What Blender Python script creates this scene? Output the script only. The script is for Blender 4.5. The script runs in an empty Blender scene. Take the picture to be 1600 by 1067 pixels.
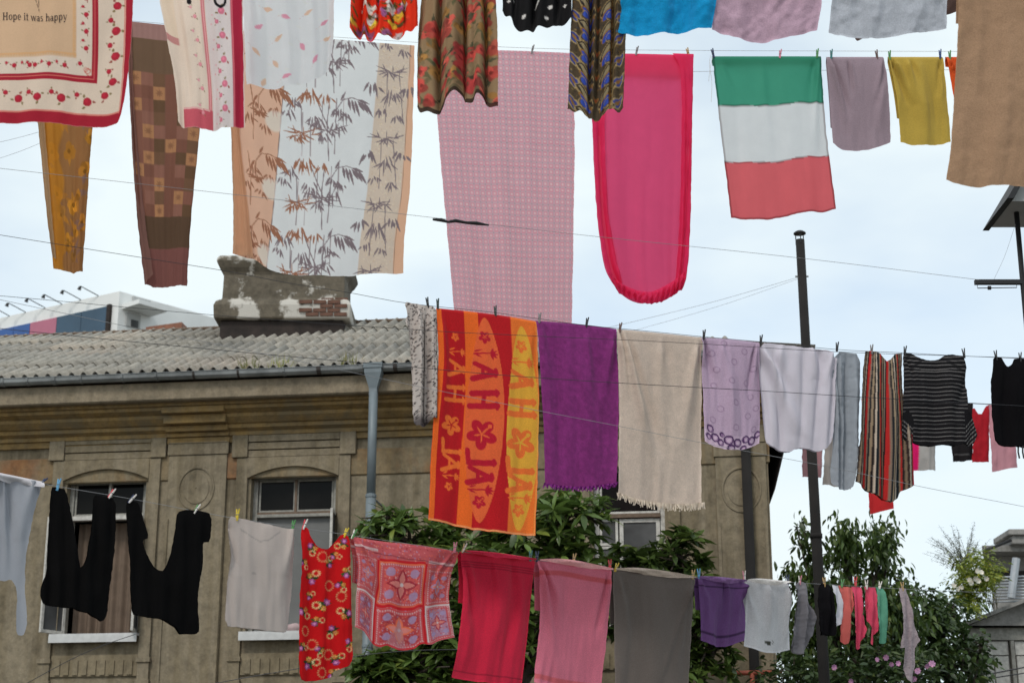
import bpy, bmesh, math, random
import numpy as np
from mathutils import Vector, geometry as mgeo

# ------------------------------------------------------------------ camera, world, sun, exposure
SC = bpy.context.scene
COL = SC.collection
F = 2667.0                       # focal length in photograph pixels (1600 wide)
PITCH = math.radians(16.5)
CAM = np.array([0.0, 0.0, 1.6])
cd = bpy.data.cameras.new('camera'); cam = bpy.data.objects.new('camera', cd); COL.objects.link(cam)
cd.sensor_width = 36.0; cd.lens = 36.0 * F / 1600.0; cd.clip_start = 0.1; cd.clip_end = 5000
cd.dof.use_dof = True; cd.dof.focus_distance = 14.5; cd.dof.aperture_fstop = 3.6
cam.location = CAM; cam.rotation_euler = (math.pi / 2 + PITCH, 0, 0)
SC.camera = cam

SUN_EL, SUN_AZ = 48.0, 205.0     # hazy sun behind and left of the camera (azimuth clockwise from +Y)
w = bpy.data.worlds.new('World'); SC.world = w; w.use_nodes = True
nt = w.node_tree; nt.nodes.clear()
out = nt.nodes.new('ShaderNodeOutputWorld'); bg = nt.nodes.new('ShaderNodeBackground')
sky = nt.nodes.new('ShaderNodeTexSky'); sky.sky_type = 'NISHITA'; sky.sun_disc = False
sky.sun_elevation = math.radians(SUN_EL); sky.sun_rotation = math.radians(SUN_AZ)
tc = nt.nodes.new('ShaderNodeTexCoord'); mp = nt.nodes.new('ShaderNodeMapping')
mp.inputs['Scale'].default_value = (1.0, 1.0, 2.2); mp.inputs['Location'].default_value = (3.1, 0.4, 1.7)
nz = nt.nodes.new('ShaderNodeTexNoise'); nz.inputs['Scale'].default_value = 3.2; nz.inputs['Detail'].default_value = 5
nz.inputs['Roughness'].default_value = 0.5
rp = nt.nodes.new('ShaderNodeValToRGB')
rp.color_ramp.elements[0].position = 0.34; rp.color_ramp.elements[0].color = (0.52, 0.52, 0.52, 1)
rp.color_ramp.elements[1].position = 0.60; rp.color_ramp.elements[1].color = (1, 1, 1, 1)
mx = nt.nodes.new('ShaderNodeMix'); mx.data_type = 'RGBA'
mx.inputs['B'].default_value = (8.4, 9.35, 9.6, 1)      # bright thin overcast
L = nt.links
L.new(tc.outputs['Generated'], mp.inputs['Vector']); L.new(mp.outputs['Vector'], nz.inputs['Vector'])
L.new(nz.outputs['Fac'], rp.inputs['Fac']); L.new(rp.outputs['Color'], mx.inputs['Factor'])
gn = nt.nodes.new('ShaderNodeMix'); gn.data_type = 'RGBA'; gn.blend_type = 'MULTIPLY'; gn.inputs['Factor'].default_value = 1.0
gn.inputs['B'].default_value = (1.75, 1.75, 1.75, 1)     # thin bright veil over the blue
L.new(sky.outputs['Color'], gn.inputs['A']); L.new(gn.outputs['Result'], mx.inputs['A']); L.new(mx.outputs['Result'], bg.inputs['Color'])
bg.inputs['Strength'].default_value = 0.1
L.new(bg.outputs['Background'], out.inputs['Surface'])

sd = bpy.data.lights.new('sun', 'SUN'); sun = bpy.data.objects.new('sun', sd); COL.objects.link(sun)
sd.energy = 1.5; sd.angle = math.radians(14); sd.color = (1.0, 0.95, 0.88)
az, el = math.radians(SUN_AZ), math.radians(SUN_EL)
sdir = Vector((math.sin(az) * math.cos(el), math.cos(az) * math.cos(el), math.sin(el)))
sun.rotation_euler = sdir.to_track_quat('Z', 'Y').to_euler(); sun.location = sdir * 60

vs = SC.view_settings; vs.view_transform = 'Standard'; vs.look = 'None'; vs.exposure = 0.08; vs.gamma = 1.0
vs.use_curve_mapping = False
SC.render.engine = 'CYCLES'; SC.cycles.use_denoising = True; SC.cycles.max_bounces = 7
SC.cycles.sample_clamp_indirect = 6

# ------------------------------------------------------------------ pixel geometry
FW = np.array([0, math.cos(PITCH), math.sin(PITCH)]); UP = np.array([0, -math.sin(PITCH), math.cos(PITCH)])
def ray(x, y):
    x = np.asarray(x, float); y = np.asarray(y, float)
    a = ((x - 800.0) / F)[..., None]; b = ((533.5 - y) / F)[..., None]
    return a * np.array([1.0, 0, 0]) + b * UP + FW
def on_plane(x, y, Y0, k):
    """point seen at photo pixel (x, y) on the vertical plane Y = Y0 + k X"""
    d = ray(x, y); t = Y0 / (d[..., 1] - k * d[..., 0])
    return CAM + d * t[..., None]
def at(x, y, Y): return on_plane(x, y, Y, 0.0)

# ------------------------------------------------------------------ object helpers
def link(name, me, parent=None, **props):
    o = bpy.data.objects.new(name, me); COL.objects.link(o)
    if parent is not None: o.parent = parent
    for k, v in props.items(): o[k] = v
    return o
def empty(name, loc, **props):
    o = bpy.data.objects.new(name, None); COL.objects.link(o); o.location = loc
    o.empty_display_size = 0.2
    for k, v in props.items(): o[k] = v
    return o
class MB:
    """collects geometry (world coordinates) for one mesh"""
    def __init__(s): s.v = []; s.f = []
    def add(s, vs_, fs_):
        n = len(s.v); s.v += [tuple(p) for p in vs_]; s.f += [tuple(i + n for i in f) for f in fs_]
    def hexa(s, p):
        s.add(p, [(0, 3, 2, 1), (4, 5, 6, 7), (0, 1, 5, 4), (1, 2, 6, 5), (2, 3, 7, 6), (3, 0, 4, 7)])
    def box(s, x0, x1, y0, y1, z0, z1):
        s.hexa([(x0, y0, z0), (x1, y0, z0), (x1, y1, z0), (x0, y1, z0), (x0, y0, z1), (x1, y0, z1), (x1, y1, z1), (x0, y1, z1)])
    def tube(s, pts, r, seg=6, caps=True):
        pts = [Vector(p) for p in pts]; n = len(pts)
        rs = r if hasattr(r, '__len__') else [r] * n
        vs_ = []; fs_ = []
        prev = None
        for i, p in enumerate(pts):
            t = (pts[min(i + 1, n - 1)] - pts[max(i - 1, 0)]).normalized()
            if prev is None:
                a = t.orthogonal().normalized()
            else:
                a = prev - t * prev.dot(t)
                a = a.normalized() if a.length > 1e-6 else t.orthogonal().normalized()
            prev = a; b = t.cross(a)
            for k in range(seg):
                th = 2 * math.pi * k / seg
                vs_.append(p + (a * math.cos(th) + b * math.sin(th)) * rs[i])
        for i in range(n - 1):
            for k in range(seg):
                k2 = (k + 1) % seg
                fs_.append((i * seg + k, i * seg + k2, (i + 1) * seg + k2, (i + 1) * seg + k))
        if caps:
            fs_.append(tuple(range(seg))[::-1]); fs_.append(tuple((n - 1) * seg + k for k in range(seg)))
        s.add(vs_, fs_)
    def build(s, name, mat, parent=None, smooth=False, bevel=0, **props):
        me = bpy.data.meshes.new(name)
        vv = s.v
        if parent is not None and parent.type == 'EMPTY' or parent is not None:
            off = wloc(parent); vv = [(a - off[0], b - off[1], c - off[2]) for a, b, c in s.v]
        me.from_pydata(vv, [], s.f); me.update()
        if mat is not None: me.materials.append(mat)
        if smooth: me.shade_smooth()
        o = link(name, me, parent, **props)
        if bevel:
            m = o.modifiers.new('bevel', 'BEVEL'); m.width = bevel; m.segments = 2; m.limit_method = 'ANGLE'
        return o
def wloc(o):
    p = Vector((0, 0, 0))
    while o is not None: p = p + o.location; o = o.parent
    return p

# ------------------------------------------------------------------ materials
def lin(c):
    c = np.asarray(c, float) / 255.0
    return np.where(c <= 0.04045, c / 12.92, ((c + 0.055) / 1.055) ** 2.4)
def new_mat(name):
    m = bpy.data.materials.new(name); m.use_nodes = True
    n = m.node_tree; n.nodes.clear()
    o = n.nodes.new('ShaderNodeOutputMaterial'); b = n.nodes.new('ShaderNodeBsdfPrincipled')
    n.links.new(b.outputs['BSDF'], o.inputs['Surface'])
    return m, n, o, b
def N(n, t, **kw):
    x = n.nodes.new(t)
    for k, v in kw.items(): setattr(x, k, v)
    return x
def noise(n, scale, detail=4, rough=0.55, vec=None):
    x = n.nodes.new('ShaderNodeTexNoise'); x.inputs['Scale'].default_value = scale
    x.inputs['Detail'].default_value = detail; x.inputs['Roughness'].default_value = rough
    if vec is not None: n.links.new(vec, x.inputs['Vector'])
    return x
def ramp(n, fac, stops):
    r = n.nodes.new('ShaderNodeValToRGB'); e = r.color_ramp.elements
    while len(e) < len(stops): e.new(0.5)
    for i, (p, c) in enumerate(stops):
        e[i].position = p; e[i].color = (*c, 1) if len(c) == 3 else c
    n.links.new(fac, r.inputs['Fac']); return r.outputs['Color']
def mixc(n, fac, a, b, mode='MIX'):
    x = n.nodes.new('ShaderNodeMix'); x.data_type = 'RGBA'; x.blend_type = mode
    for s, v in (('Factor', fac), ('A', a), ('B', b)):
        if hasattr(v, 'is_output') or hasattr(v, 'links'): n.links.new(v, x.inputs[s])
        else: x.inputs[s].default_value = v if s == 'Factor' else (*v, 1)
    return x.outputs['Result']
def bump(n, b, h, strength=0.4, dist=0.01):
    x = n.nodes.new('ShaderNodeBump'); x.inputs['Strength'].default_value = strength; x.inputs['Distance'].default_value = dist
    n.links.new(h, x.inputs['Height']); n.links.new(x.outputs['Normal'], b.inputs['Normal']); return x
def simple(name, col, rough=0.7, metal=0.0, var=0.15, scale=6.0, bmp=0.0):
    m, n, o, b = new_mat(name)
    t = N(n, 'ShaderNodeTexCoord'); z = noise(n, scale, 5, 0.6, t.outputs['Object'])
    c = tuple(col)
    lo = tuple(x * (1 - var) for x in c); hi = tuple(min(1, x * (1 + var)) for x in c)
    n.links.new(ramp(n, z.outputs['Fac'], [(0.3, lo), (0.7, hi)]), b.inputs['Base Color'])
    b.inputs['Roughness'].default_value = rough; b.inputs['Metallic'].default_value = metal
    if bmp:
        z2 = noise(n, scale * 8, 4, 0.6, t.outputs['Object']); bump(n, b, z2.outputs['Fac'], bmp, 0.01)
    return m
def plaster(name, base, stain, stain2, patch=None, streak=0.5, gate=(0.5, 0.62), pscale=1.7):
    """old weathered render: blotches, vertical rain streaks, patches"""
    m, n, o, b = new_mat(name)
    t = N(n, 'ShaderNodeTexCoord'); v = t.outputs['Object']
    z1 = noise(n, 0.9, 6, 0.62, v); z2 = noise(n, 7.0, 6, 0.65, v)
    mpn = N(n, 'ShaderNodeMapping'); mpn.inputs['Scale'].default_value = (6.0, 6.0, 0.35); n.links.new(v, mpn.inputs['Vector'])
    z3 = noise(n, 1.0, 5, 0.6, mpn.outputs['Vector'])
    c = ramp(n, z1.outputs['Fac'], [(0.32, stain), (0.5, base), (0.72, tuple(min(1, x * 1.22) for x in base))])
    s = ramp(n, z3.outputs['Fac'], [(0.38, (0, 0, 0)), (0.62, (streak,) * 3)])
    c = mixc(n, s, c, stain2)
    g = ramp(n, z2.outputs['Fac'], [(0.28, (0.66,) * 3), (0.5, (1.0,) * 3), (0.74, (1.22,) * 3)])
    c = mixc(n, 1.0, c, g, 'MULTIPLY')
    z6 = noise(n, 22.0, 5, 0.7, v); c = mixc(n, 1.0, c, ramp(n, z6.outputs['Fac'], [(0.33, (0.86,) * 3), (0.55, (1.01,) * 3), (0.72, (1.14,) * 3)]), 'MULTIPLY')
    if patch is not None:
        z4 = noise(n, pscale, 5, 0.62, v)
        pm = ramp(n, z4.outputs['Fac'], [(gate[0], (0, 0, 0)), (gate[1], (1, 1, 1))])
        c = mixc(n, pm, c, patch)
    n.links.new(c, b.inputs['Base Color']); b.inputs['Roughness'].default_value = 0.92
    z5 = noise(n, 30, 5, 0.7, v); bump(n, b, z5.outputs['Fac'], 0.5, 0.012)
    return m

M = {}
M['wall'] = plaster('weathered_plaster', (0.183, 0.146, 0.090), (0.100, 0.079, 0.048), (0.25, 0.207, 0.143), streak=0.8)
M['wall_dark'] = plaster('weathered_plaster_side', (0.155, 0.136, 0.10), (0.10, 0.088, 0.062), (0.21, 0.19, 0.15), streak=0.55)
M['trim'] = plaster('trim_plaster', (0.205, 0.165, 0.102), (0.14, 0.108, 0.062), (0.285, 0.235, 0.16), streak=0.35)
M['ochre'] = plaster('ochre_cornice', (0.26, 0.165, 0.058), (0.17, 0.108, 0.04), (0.21, 0.152, 0.078), streak=0.6, patch=(0.185, 0.138, 0.075))
M['rust'] = plaster('frieze_rust', (0.19, 0.155, 0.10), (0.22, 0.10, 0.042), (0.22, 0.14, 0.055), streak=0.5)
M['fascia'] = plaster('fascia_plaster', (0.235, 0.19, 0.13), (0.155, 0.125, 0.082), (0.19, 0.148, 0.092), streak=0.4)
M['concrete'] = plaster('concrete', (0.26, 0.25, 0.235), (0.13, 0.125, 0.115), (0.33, 0.32, 0.3), streak=0.4)
M['chimney'] = plaster('chimney_render', (0.13, 0.108, 0.078), (0.08, 0.066, 0.046), (0.105, 0.086, 0.06), patch=(0.50, 0.47, 0.42), streak=0.3, gate=(0.50, 0.545), pscale=1.2)
M['brick'] = simple('old_brick', (0.115, 0.055, 0.036), 0.9, var=0.45, scale=5, bmp=0.6)
M['tar_and_shade'] = simple('tarred_base_and_shade', (0.026, 0.018, 0.015), 0.9, var=0.5, scale=5, bmp=0.4)  # dark base coat; also paints the shade at the cornice end
M['deck'] = simple('roof_deck', (0.08, 0.05, 0.04), 0.9)
M['white_paint'] = simple('old_white_paint', (0.50, 0.48, 0.44), 0.6, var=0.25, scale=14, bmp=0.2)
M['frame_grey'] = simple('grey_frame_paint', (0.26, 0.25, 0.22), 0.7, var=0.3, scale=14, bmp=0.2)
M['brown_wood'] = simple('brown_wood', (0.13, 0.085, 0.055), 0.7, var=0.3, scale=20)
M['board'] = simple('grey_board', (0.15, 0.15, 0.145), 0.75, var=0.12, scale=3)
M['zinc'] = simple('zinc_gutter', (0.24, 0.25, 0.25), 0.55, metal=0.25, var=0.35, scale=3)
M['bracket'] = simple('dark_bracket', (0.05, 0.04, 0.035), 0.7)
M['downpipe'] = simple('blue_grey_pipe', (0.155, 0.185, 0.20), 0.5, metal=0.05, var=0.15, scale=4)
M['dark_pipe'] = simple('dark_iron_pipe', (0.011, 0.009, 0.008), 0.95, metal=0.0, var=0.35, scale=3)
M['black_steel'] = simple('black_steel', (0.012, 0.012, 0.013), 0.5, metal=0.2)
M['red_pipe'] = simple('red_gas_pipe', (0.28, 0.06, 0.03), 0.6, var=0.2)
M['sill'] = simple('white_tin_sill', (0.55, 0.55, 0.54), 0.5, var=0.15, scale=5)
M['wire'] = simple('wire', (0.03, 0.03, 0.035), 0.5, metal=0.3)
M['wire_pale'] = simple('pale_wire', (0.26, 0.26, 0.27), 0.5)
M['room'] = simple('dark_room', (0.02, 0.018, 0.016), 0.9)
M['modern'] = simple('modern_white_cladding', (0.74, 0.74, 0.72), 0.7, var=0.06, scale=1.0)
M['grey_and_bay_shade'] = simple('modern_grey', (0.40, 0.40, 0.39), 0.7, var=0.08, scale=1.0)  # plain grey; also stands for the shade in the balcony bays
M['panel_blue'] = simple('blue_panel', (0.03, 0.095, 0.30), 0.5, var=0.12, scale=0.8)
M['panel_teal'] = simple('teal_panel', (0.035, 0.075, 0.12), 0.5, var=0.15, scale=0.8)
M['panel_pink'] = simple('pink_panel', (0.42, 0.13, 0.19), 0.5, var=0.1, scale=0.8)
M['ground'] = plaster('courtyard_ground', (0.09, 0.085, 0.07), (0.05, 0.05, 0.04), (0.11, 0.10, 0.085))
M['soil'] = simple('soil', (0.05, 0.04, 0.03), 0.95)
M['terracotta'] = simple('terracotta', (0.24, 0.10, 0.06), 0.85, var=0.3)
M['tin'] = simple('corrugated_tin', (0.42, 0.45, 0.48), 0.4, metal=0.4, var=0.15, scale=4)

def glass_mat(name, col, rough):
    m, n, o, b = new_mat(name)
    t = N(n, 'ShaderNodeTexCoord'); z = noise(n, 1.8, 3, 0.5, t.outputs['Object'])
    n.links.new(ramp(n, z.outputs['Fac'], [(0.35, col), (0.7, tuple(x * 2.2 for x in col))]), b.inputs['Base Color'])
    b.inputs['Roughness'].default_value = rough; b.inputs['IOR'].default_value = 1.45; b.inputs['Specular IOR Level'].default_value = 0.12
    return m
M['glass'] = glass_mat('dark_window_glass', (0.005, 0.0045, 0.004), 0.12)
M['glass_grey'] = glass_mat('dusty_window_glass', (0.06, 0.06, 0.06), 0.3)

def roof_mat():
    m, n, o, b = new_mat('asbestos_cement')
    t = N(n, 'ShaderNodeTexCoord'); oi = N(n, 'ShaderNodeObjectInfo')
    ad = N(n, 'ShaderNodeVectorMath', operation='ADD'); n.links.new(t.outputs['Object'], ad.inputs[0])
    n.links.new(oi.outputs['Location'], ad.inputs[1]); v = ad.outputs['Vector']
    z1 = noise(n, 0.5, 4, 0.6, v); z2 = noise(n, 6, 6, 0.7, v); z3 = noise(n, 28, 4, 0.7, v)
    c = ramp(n, z1.outputs['Fac'], [(0.35, (0.25, 0.235, 0.21)), (0.55, (0.37, 0.345, 0.305)), (0.70, (0.40, 0.345, 0.29))])
    c = mixc(n, 1.0, c, ramp(n, z2.outputs['Fac'], [(0.28, (0.55, 0.54, 0.5)), (0.5, (1, 1, 1)), (0.75, (1.15, 1.13, 1.1))]), 'MULTIPLY')
    c = mixc(n, 1.0, c, ramp(n, z3.outputs['Fac'], [(0.3, (0.75, 0.75, 0.72)), (0.6, (1.05,) * 3)]), 'MULTIPLY')
    rr = ramp(n, oi.outputs['Random'], [(0, (0.82, 0.82, 0.82)), (1, (1.08, 1.06, 1.03))])
    c = mixc(n, 1.0, c, rr, 'MULTIPLY')
    n.links.new(c, b.inputs['Base Color']); b.inputs['Roughness'].default_value = 0.93
    bump(n, b, z3.outputs['Fac'], 0.5, 0.006); return m
M['roof'] = roof_mat()

def leaf_mat(name, c1, c2, trans=0.3, rough=0.4):
    m, n, o, b = new_mat(name)
    g = N(n, 'ShaderNodeNewGeometry')
    c = ramp(n, g.outputs['Random Per Island'], [(0.0, c1), (0.86, c2), (1.0, (c2[0] * 1.5, c2[1] * 1.15, c2[2]))])
    oi = N(n, 'ShaderNodeObjectInfo')
    c = mixc(n, 1.0, c, ramp(n, oi.outputs['Random'], [(0, (0.7,) * 3), (1, (1.35,) * 3)]), 'MULTIPLY')
    n.links.new(c, b.inputs['Base Color']); b.inputs['Roughness'].default_value = rough
    tr = N(n, 'ShaderNodeBsdfTranslucent'); n.links.new(c, tr.inputs['Color'])
    ms = N(n, 'ShaderNodeMixShader'); ms.inputs['Fac'].default_value = trans
    n.links.new(b.outputs['BSDF'], ms.inputs[1]); n.links.new(tr.outputs['BSDF'], ms.inputs[2])
    n.links.new(ms.outputs['Shader'], o.inputs['Surface']); return m
M['loquat_leaf'] = leaf_mat('loquat_leaf', (0.036, 0.062, 0.016), (0.125, 0.195, 0.042), 0.3, 0.32)
M['peach_leaf'] = leaf_mat('peach_leaf', (0.036, 0.07, 0.016), (0.105, 0.17, 0.035), 0.36, 0.45)
M['shrub_leaf'] = leaf_mat('shrub_leaf', (0.10, 0.15, 0.02), (0.26, 0.30, 0.05), 0.35, 0.5)
M['dry_leaf'] = leaf_mat('dry_leaf', (0.10, 0.11, 0.07), (0.22, 0.22, 0.14), 0.3, 0.6)
M['ivy_leaf'] = leaf_mat('bush_leaf', (0.022, 0.042, 0.013), (0.065, 0.11, 0.03), 0.28, 0.45)
M['grass'] = leaf_mat('roof_grass', (0.16, 0.19, 0.05), (0.30, 0.30, 0.10), 0.35, 0.6)
M['petal'] = leaf_mat('pink_petal', (0.34, 0.14, 0.30), (0.50, 0.26, 0.44), 0.35, 0.5)
M['petal_white'] = leaf_mat('white_petal', (0.65, 0.63, 0.5), (0.8, 0.8, 0.72), 0.3, 0.5)
M['bark'] = simple('bark', (0.06, 0.045, 0.035), 0.9, var=0.4, scale=9, bmp=0.6)

def cloth_mat(name, trans, rough, bscale, bstr, sheen=0.2):
    m, n, o, b = new_mat(name)
    a = N(n, 'ShaderNodeVertexColor'); a.layer_name = 'Col'
    t = N(n, 'ShaderNodeTexCoord')
    z = noise(n, 5, 4, 0.6, t.outputs['Object']); z2 = noise(n, bscale, 3, 0.7, t.outputs['Object'])
    g = ramp(n, z.outputs['Fac'], [(0.3, (0.965,) * 3), (0.7, (1.02,) * 3)])
    c = mixc(n, 1.0, a.outputs['Color'], g, 'MULTIPLY')
    g2 = ramp(n, z2.outputs['Fac'], [(0.32, (0.78,) * 3), (0.68, (1.14,) * 3)])
    c = mixc(n, min(1, bstr), c, mixc(n, 1.0, c, g2, 'MULTIPLY'))
    n.links.new(c, b.inputs['Base Color']); b.inputs['Roughness'].default_value = rough
    b.inputs['Specular IOR Level'].default_value = 0.08 if 'dark' in name else 0.22
    b.inputs['Sheen Weight'].default_value = sheen; b.inputs['Sheen Roughness'].default_value = 0.5
    bp = bump(n, b, z2.outputs['Fac'], bstr, 0.006)
    if trans > 0:
        tr = N(n, 'ShaderNodeBsdfTranslucent'); n.links.new(c, tr.inputs['Color'])
        ms = N(n, 'ShaderNodeMixShader'); ms.inputs['Fac'].default_value = trans
        n.links.new(b.outputs['BSDF'], ms.inputs[1]); n.links.new(tr.outputs['BSDF'], ms.inputs[2])
        n.links.new(ms.outputs['Shader'], o.inputs['Surface'])
    return m
M['towel'] = cloth_mat('terry_towel', 0.14, 0.95, 130, 0.8, 0.08)
M['sheet'] = cloth_mat('thin_cotton', 0.55, 0.85, 260, 0.25, 0.0)
M['veil'] = cloth_mat('light_polyester', 0.62, 0.7, 260, 0.15, 0.0)
M['cotton'] = cloth_mat('cotton_print', 0.2, 0.88, 220, 0.35, 0.0)
M['jersey'] = cloth_mat('jersey_knit', 0.16, 0.9, 200, 0.3, 0.0)
M['dark_knit'] = cloth_mat('dark_knit', 0.02, 0.9, 180, 0.4, 0.0)

# ================================================================== SETTING
g = MB(); g.add([(-600, -60, 0), (600, -60, 0), (600, 900, 0), (-600, 900, 0)], [(0, 1, 2, 3)])
g.build('ground', M['ground'], None, kind='structure')

# ------------------------------------------------------------------ the old house
def V2(a): return np.array(a, float)
Bc = at(668, 800, 25.5)[:2]
eL = V2((-1, 0.142)); eL /= np.linalg.norm(eL)
eR = -eL
def line_hit(px, py, O, e):
    """(u along e, z) where the pixel's ray meets the vertical plane through O along e"""
    d = ray(px, py); A = np.array([[d[0], -e[0]], [d[1], -e[1]]])
    t, u = np.linalg.solve(A, np.array([O[0] - CAM[0], O[1] - CAM[1]]))
    return u, CAM[2] + d[2] * t
LEN_R = line_hit(1203, 800, Bc, eR)[0]
LEN_L = 11.5
Ac = Bc + eL * LEN_L; Cc = Bc + eR * LEN_R; Dc = Cc + V2((0.0, 7.0)); Ec = Ac + V2((0.6, 8.5))
def nrm(t): t = t / np.linalg.norm(t); return V2((t[1], -t[0]))
nL, nR = nrm(Bc - Ac), nrm(Cc - Bc)
house = empty('old_house', (Bc[0], Bc[1], 0), label='weathered beige stucco house with corrugated roof and ochre-stained cornice', category='house')

class Face:
    def __init__(s, O, e, n): s.O, s.e, s.n = O, e, n
    def p(s, u, z, o=0.0):
        q = s.O + s.e * u + s.n * o; return (q[0], q[1], z)
    def px(s, x, y): return line_hit(x, y, s.O, s.e)
    def rect(s, x0, y0, x1, y1):
        ym, xm = (y0 + y1) / 2, (x0 + x1) / 2
        ua, ub = s.px(x0, ym)[0], s.px(x1, ym)[0]
        za, zb = s.px(xm, y1)[1], s.px(xm, y0)[1]
        return min(ua, ub), max(ua, ub), za, zb
    def slab(s, mb, u0, u1, z0, z1, o0, o1):
        mb.hexa([s.p(u0, z0, o1), s.p(u1, z0, o1), s.p(u1, z0, o0), s.p(u0, z0, o0),
                 s.p(u0, z1, o1), s.p(u1, z1, o1), s.p(u1, z1, o0), s.p(u0, z1, o0)])
FL, FR = Face(Bc, eL, nL), Face(Bc, eR, nR)

def wall(face, u0, u1, z0, z1, holes, depth, name, mat):
    us = sorted({u0, u1, *[h[0] for h in holes], *[h[1] for h in holes]})
    zs = sorted({z0, z1, *[h[2] for h in holes], *[h[3] for h in holes]})
    mb = MB()
    for a, b in zip(us, us[1:]):
        for c, d in zip(zs, zs[1:]):
            um, zm = (a + b) / 2, (c + d) / 2
            if any(h[0] < um < h[1] and h[2] < zm < h[3] for h in holes): continue
            mb.add([face.p(a, c), face.p(b, c), face.p(b, d), face.p(a, d)], [(0, 1, 2, 3)])
    for h in holes:
        a, b, c, d = h
        P = [(a, c), (b, c), (b, d), (a, d)]
        for i in range(4):
            (ua, za), (ub, zb) = P[i], P[(i + 1) % 4]
            mb.add([face.p(ua, za), face.p(ub, zb), face.p(ub, zb, -depth), face.p(ua, za, -depth)], [(0, 1, 2, 3)])
    return mb.build(name, mat, house)

EAVE_Z = FL.px(300, 690)[1]                         # underside of the cornice
W1 = FL.rect(97, 741, 222, 992); W2 = FL.rect(388, 736, 522, 988); W3 = FR.rect(928, 740, 1040, 985); W3 = (W3[0], W3[1], W2[2], W2[3])
wall(FL, 0, LEN_L, 0, EAVE_Z + 0.9, [W1, W2], 0.30, 'wall', M['wall'])
wall(FR, 0, LEN_R, 0, EAVE_Z + 0.9, [W3], 0.30, 'wall', M['wall'])
mb = MB()
for a, b in ((Cc, Dc), (Dc, Ec), (Ec, Ac)):
    mb.add([(*a, 0), (*b, 0), (*b, EAVE_Z + 0.9), (*a, EAVE_Z + 0.9)], [(0, 1, 2, 3)])
mb.build('wall', M['wall'], house)
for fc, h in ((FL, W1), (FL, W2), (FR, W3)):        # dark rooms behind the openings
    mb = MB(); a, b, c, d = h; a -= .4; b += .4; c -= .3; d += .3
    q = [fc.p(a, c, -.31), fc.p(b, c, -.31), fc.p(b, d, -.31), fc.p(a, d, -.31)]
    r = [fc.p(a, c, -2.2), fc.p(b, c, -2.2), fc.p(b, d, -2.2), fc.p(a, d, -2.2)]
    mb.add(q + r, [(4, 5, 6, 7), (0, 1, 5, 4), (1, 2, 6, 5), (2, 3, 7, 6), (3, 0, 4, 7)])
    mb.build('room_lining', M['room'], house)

def offset_path(path, o):
    """outward offset of an open plan polyline with mitred corners"""
    res = []
    for i, p in enumerate(path):
        ns = []
        if i > 0: ns.append(nrm(path[i] - path[i - 1]))
        if i < len(path) - 1: ns.append(nrm(path[i + 1] - path[i]))
        if len(ns) == 1: res.append(p + ns[0] * o)
        else:
            m = ns[0] + ns[1]; m /= np.linalg.norm(m); res.append(p + m * (o / max(0.3, m.dot(ns[0]))))
    return res
PATH = [Ac, Cc, Dc]
def sweep(profile, name, mat, parent=None, path=PATH, closed=False):
    mb = MB(); np_ = len(profile)
    ring = [offset_path(path, o) for o, z in profile]
    vs_ = [(*ring[j][i], profile[j][1]) for i in range(len(path)) for j in range(np_)]
    fs_ = []
    for i in range(len(path) - 1):
        for j in range(np_ if closed else np_ - 1):
            j2 = (j + 1) % np_
            fs_.append((i * np_ + j, (i + 1) * np_ + j, (i + 1) * np_ + j2, i * np_ + j2))
    mb.add(vs_, fs_); return mb.build(name, mat, parent or house)
E = EAVE_Z
sweep([(0, E - .62), (.025, E - .60), (.025, E - .22), (.0, E - .2)], 'frieze_band', M['rust'])
sweep([(0, E - .04), (.05, E - .04), (.05, E + .05), (.09, E + .06), (.09, E + .12), (.17, E + .16), (.17, E + .22),
       (.21, E + .23), (.30, E + .31), (.30, E + .36), (.42, E + .41), (.42, E + .46), (.47, E + .47), (.47, E + .52)], 'cornice_moulding', M['ochre'])
sweep([(.46, E + .5202), (.60, E + .5202), (.62, E + .54), (.62, E + .80), (.0, E + .86)], 'fascia', M['fascia'])
# gutter: half round channel, brackets, joints
gz, go = E + .905, .70
gut = sweep([(go - .085, gz), (go - .075, gz - .05), (go - .03, gz - .085), (go + .03, gz - .085), (go + .075, gz - .05), (go + .088, gz + .005),
             (go + .10, gz + .012), (go + .088, gz + .02), (go + .07, gz - .045), (go, gz - .075), (go - .07, gz - .04)], 'gutter', M['zinc'], path=PATH[:2])
sweep([(0.0, E - 1.25), (.10, E - 1.0), (.52, E + .5), (0.0, E + .5)], 'side_eave_shade', M['tar_and_shade'], path=[Cc + V2((0, .05)), Dc], closed=True)  # near-black wedge: shade on the cornice end put into its colour
random.seed(5)
u = 0.35
while u < LEN_L - 1:
    mb = MB(); wd = random.choice((.03, .03, .06))
    for k in range(6):
        a0, a1 = math.pi * (1 + k / 6), math.pi * (1 + (k + 1) / 6)
        pr = []
        for a in (a0, a1):
            for r in (.095, .105): pr.append((go + r * math.cos(a), gz + .005 + r * math.sin(a)))
        mb.hexa([FL.p(u, pr[0][1], pr[0][0]), FL.p(u + wd, pr[0][1], pr[0][0]), FL.p(u + wd, pr[1][1], pr[1][0]), FL.p(u, pr[1][1], pr[1][0]),
                 FL.p(u, pr[2][1], pr[2][0]), FL.p(u + wd, pr[2][1], pr[2][0]), FL.p(u + wd, pr[3][1], pr[3][0]), FL.p(u, pr[3][1], pr[3][0])])
    mb.build('gutter_bracket', M['bracket'] if random.random() < .6 else M['zinc'], house); u += random.uniform(.4, .75)
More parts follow.
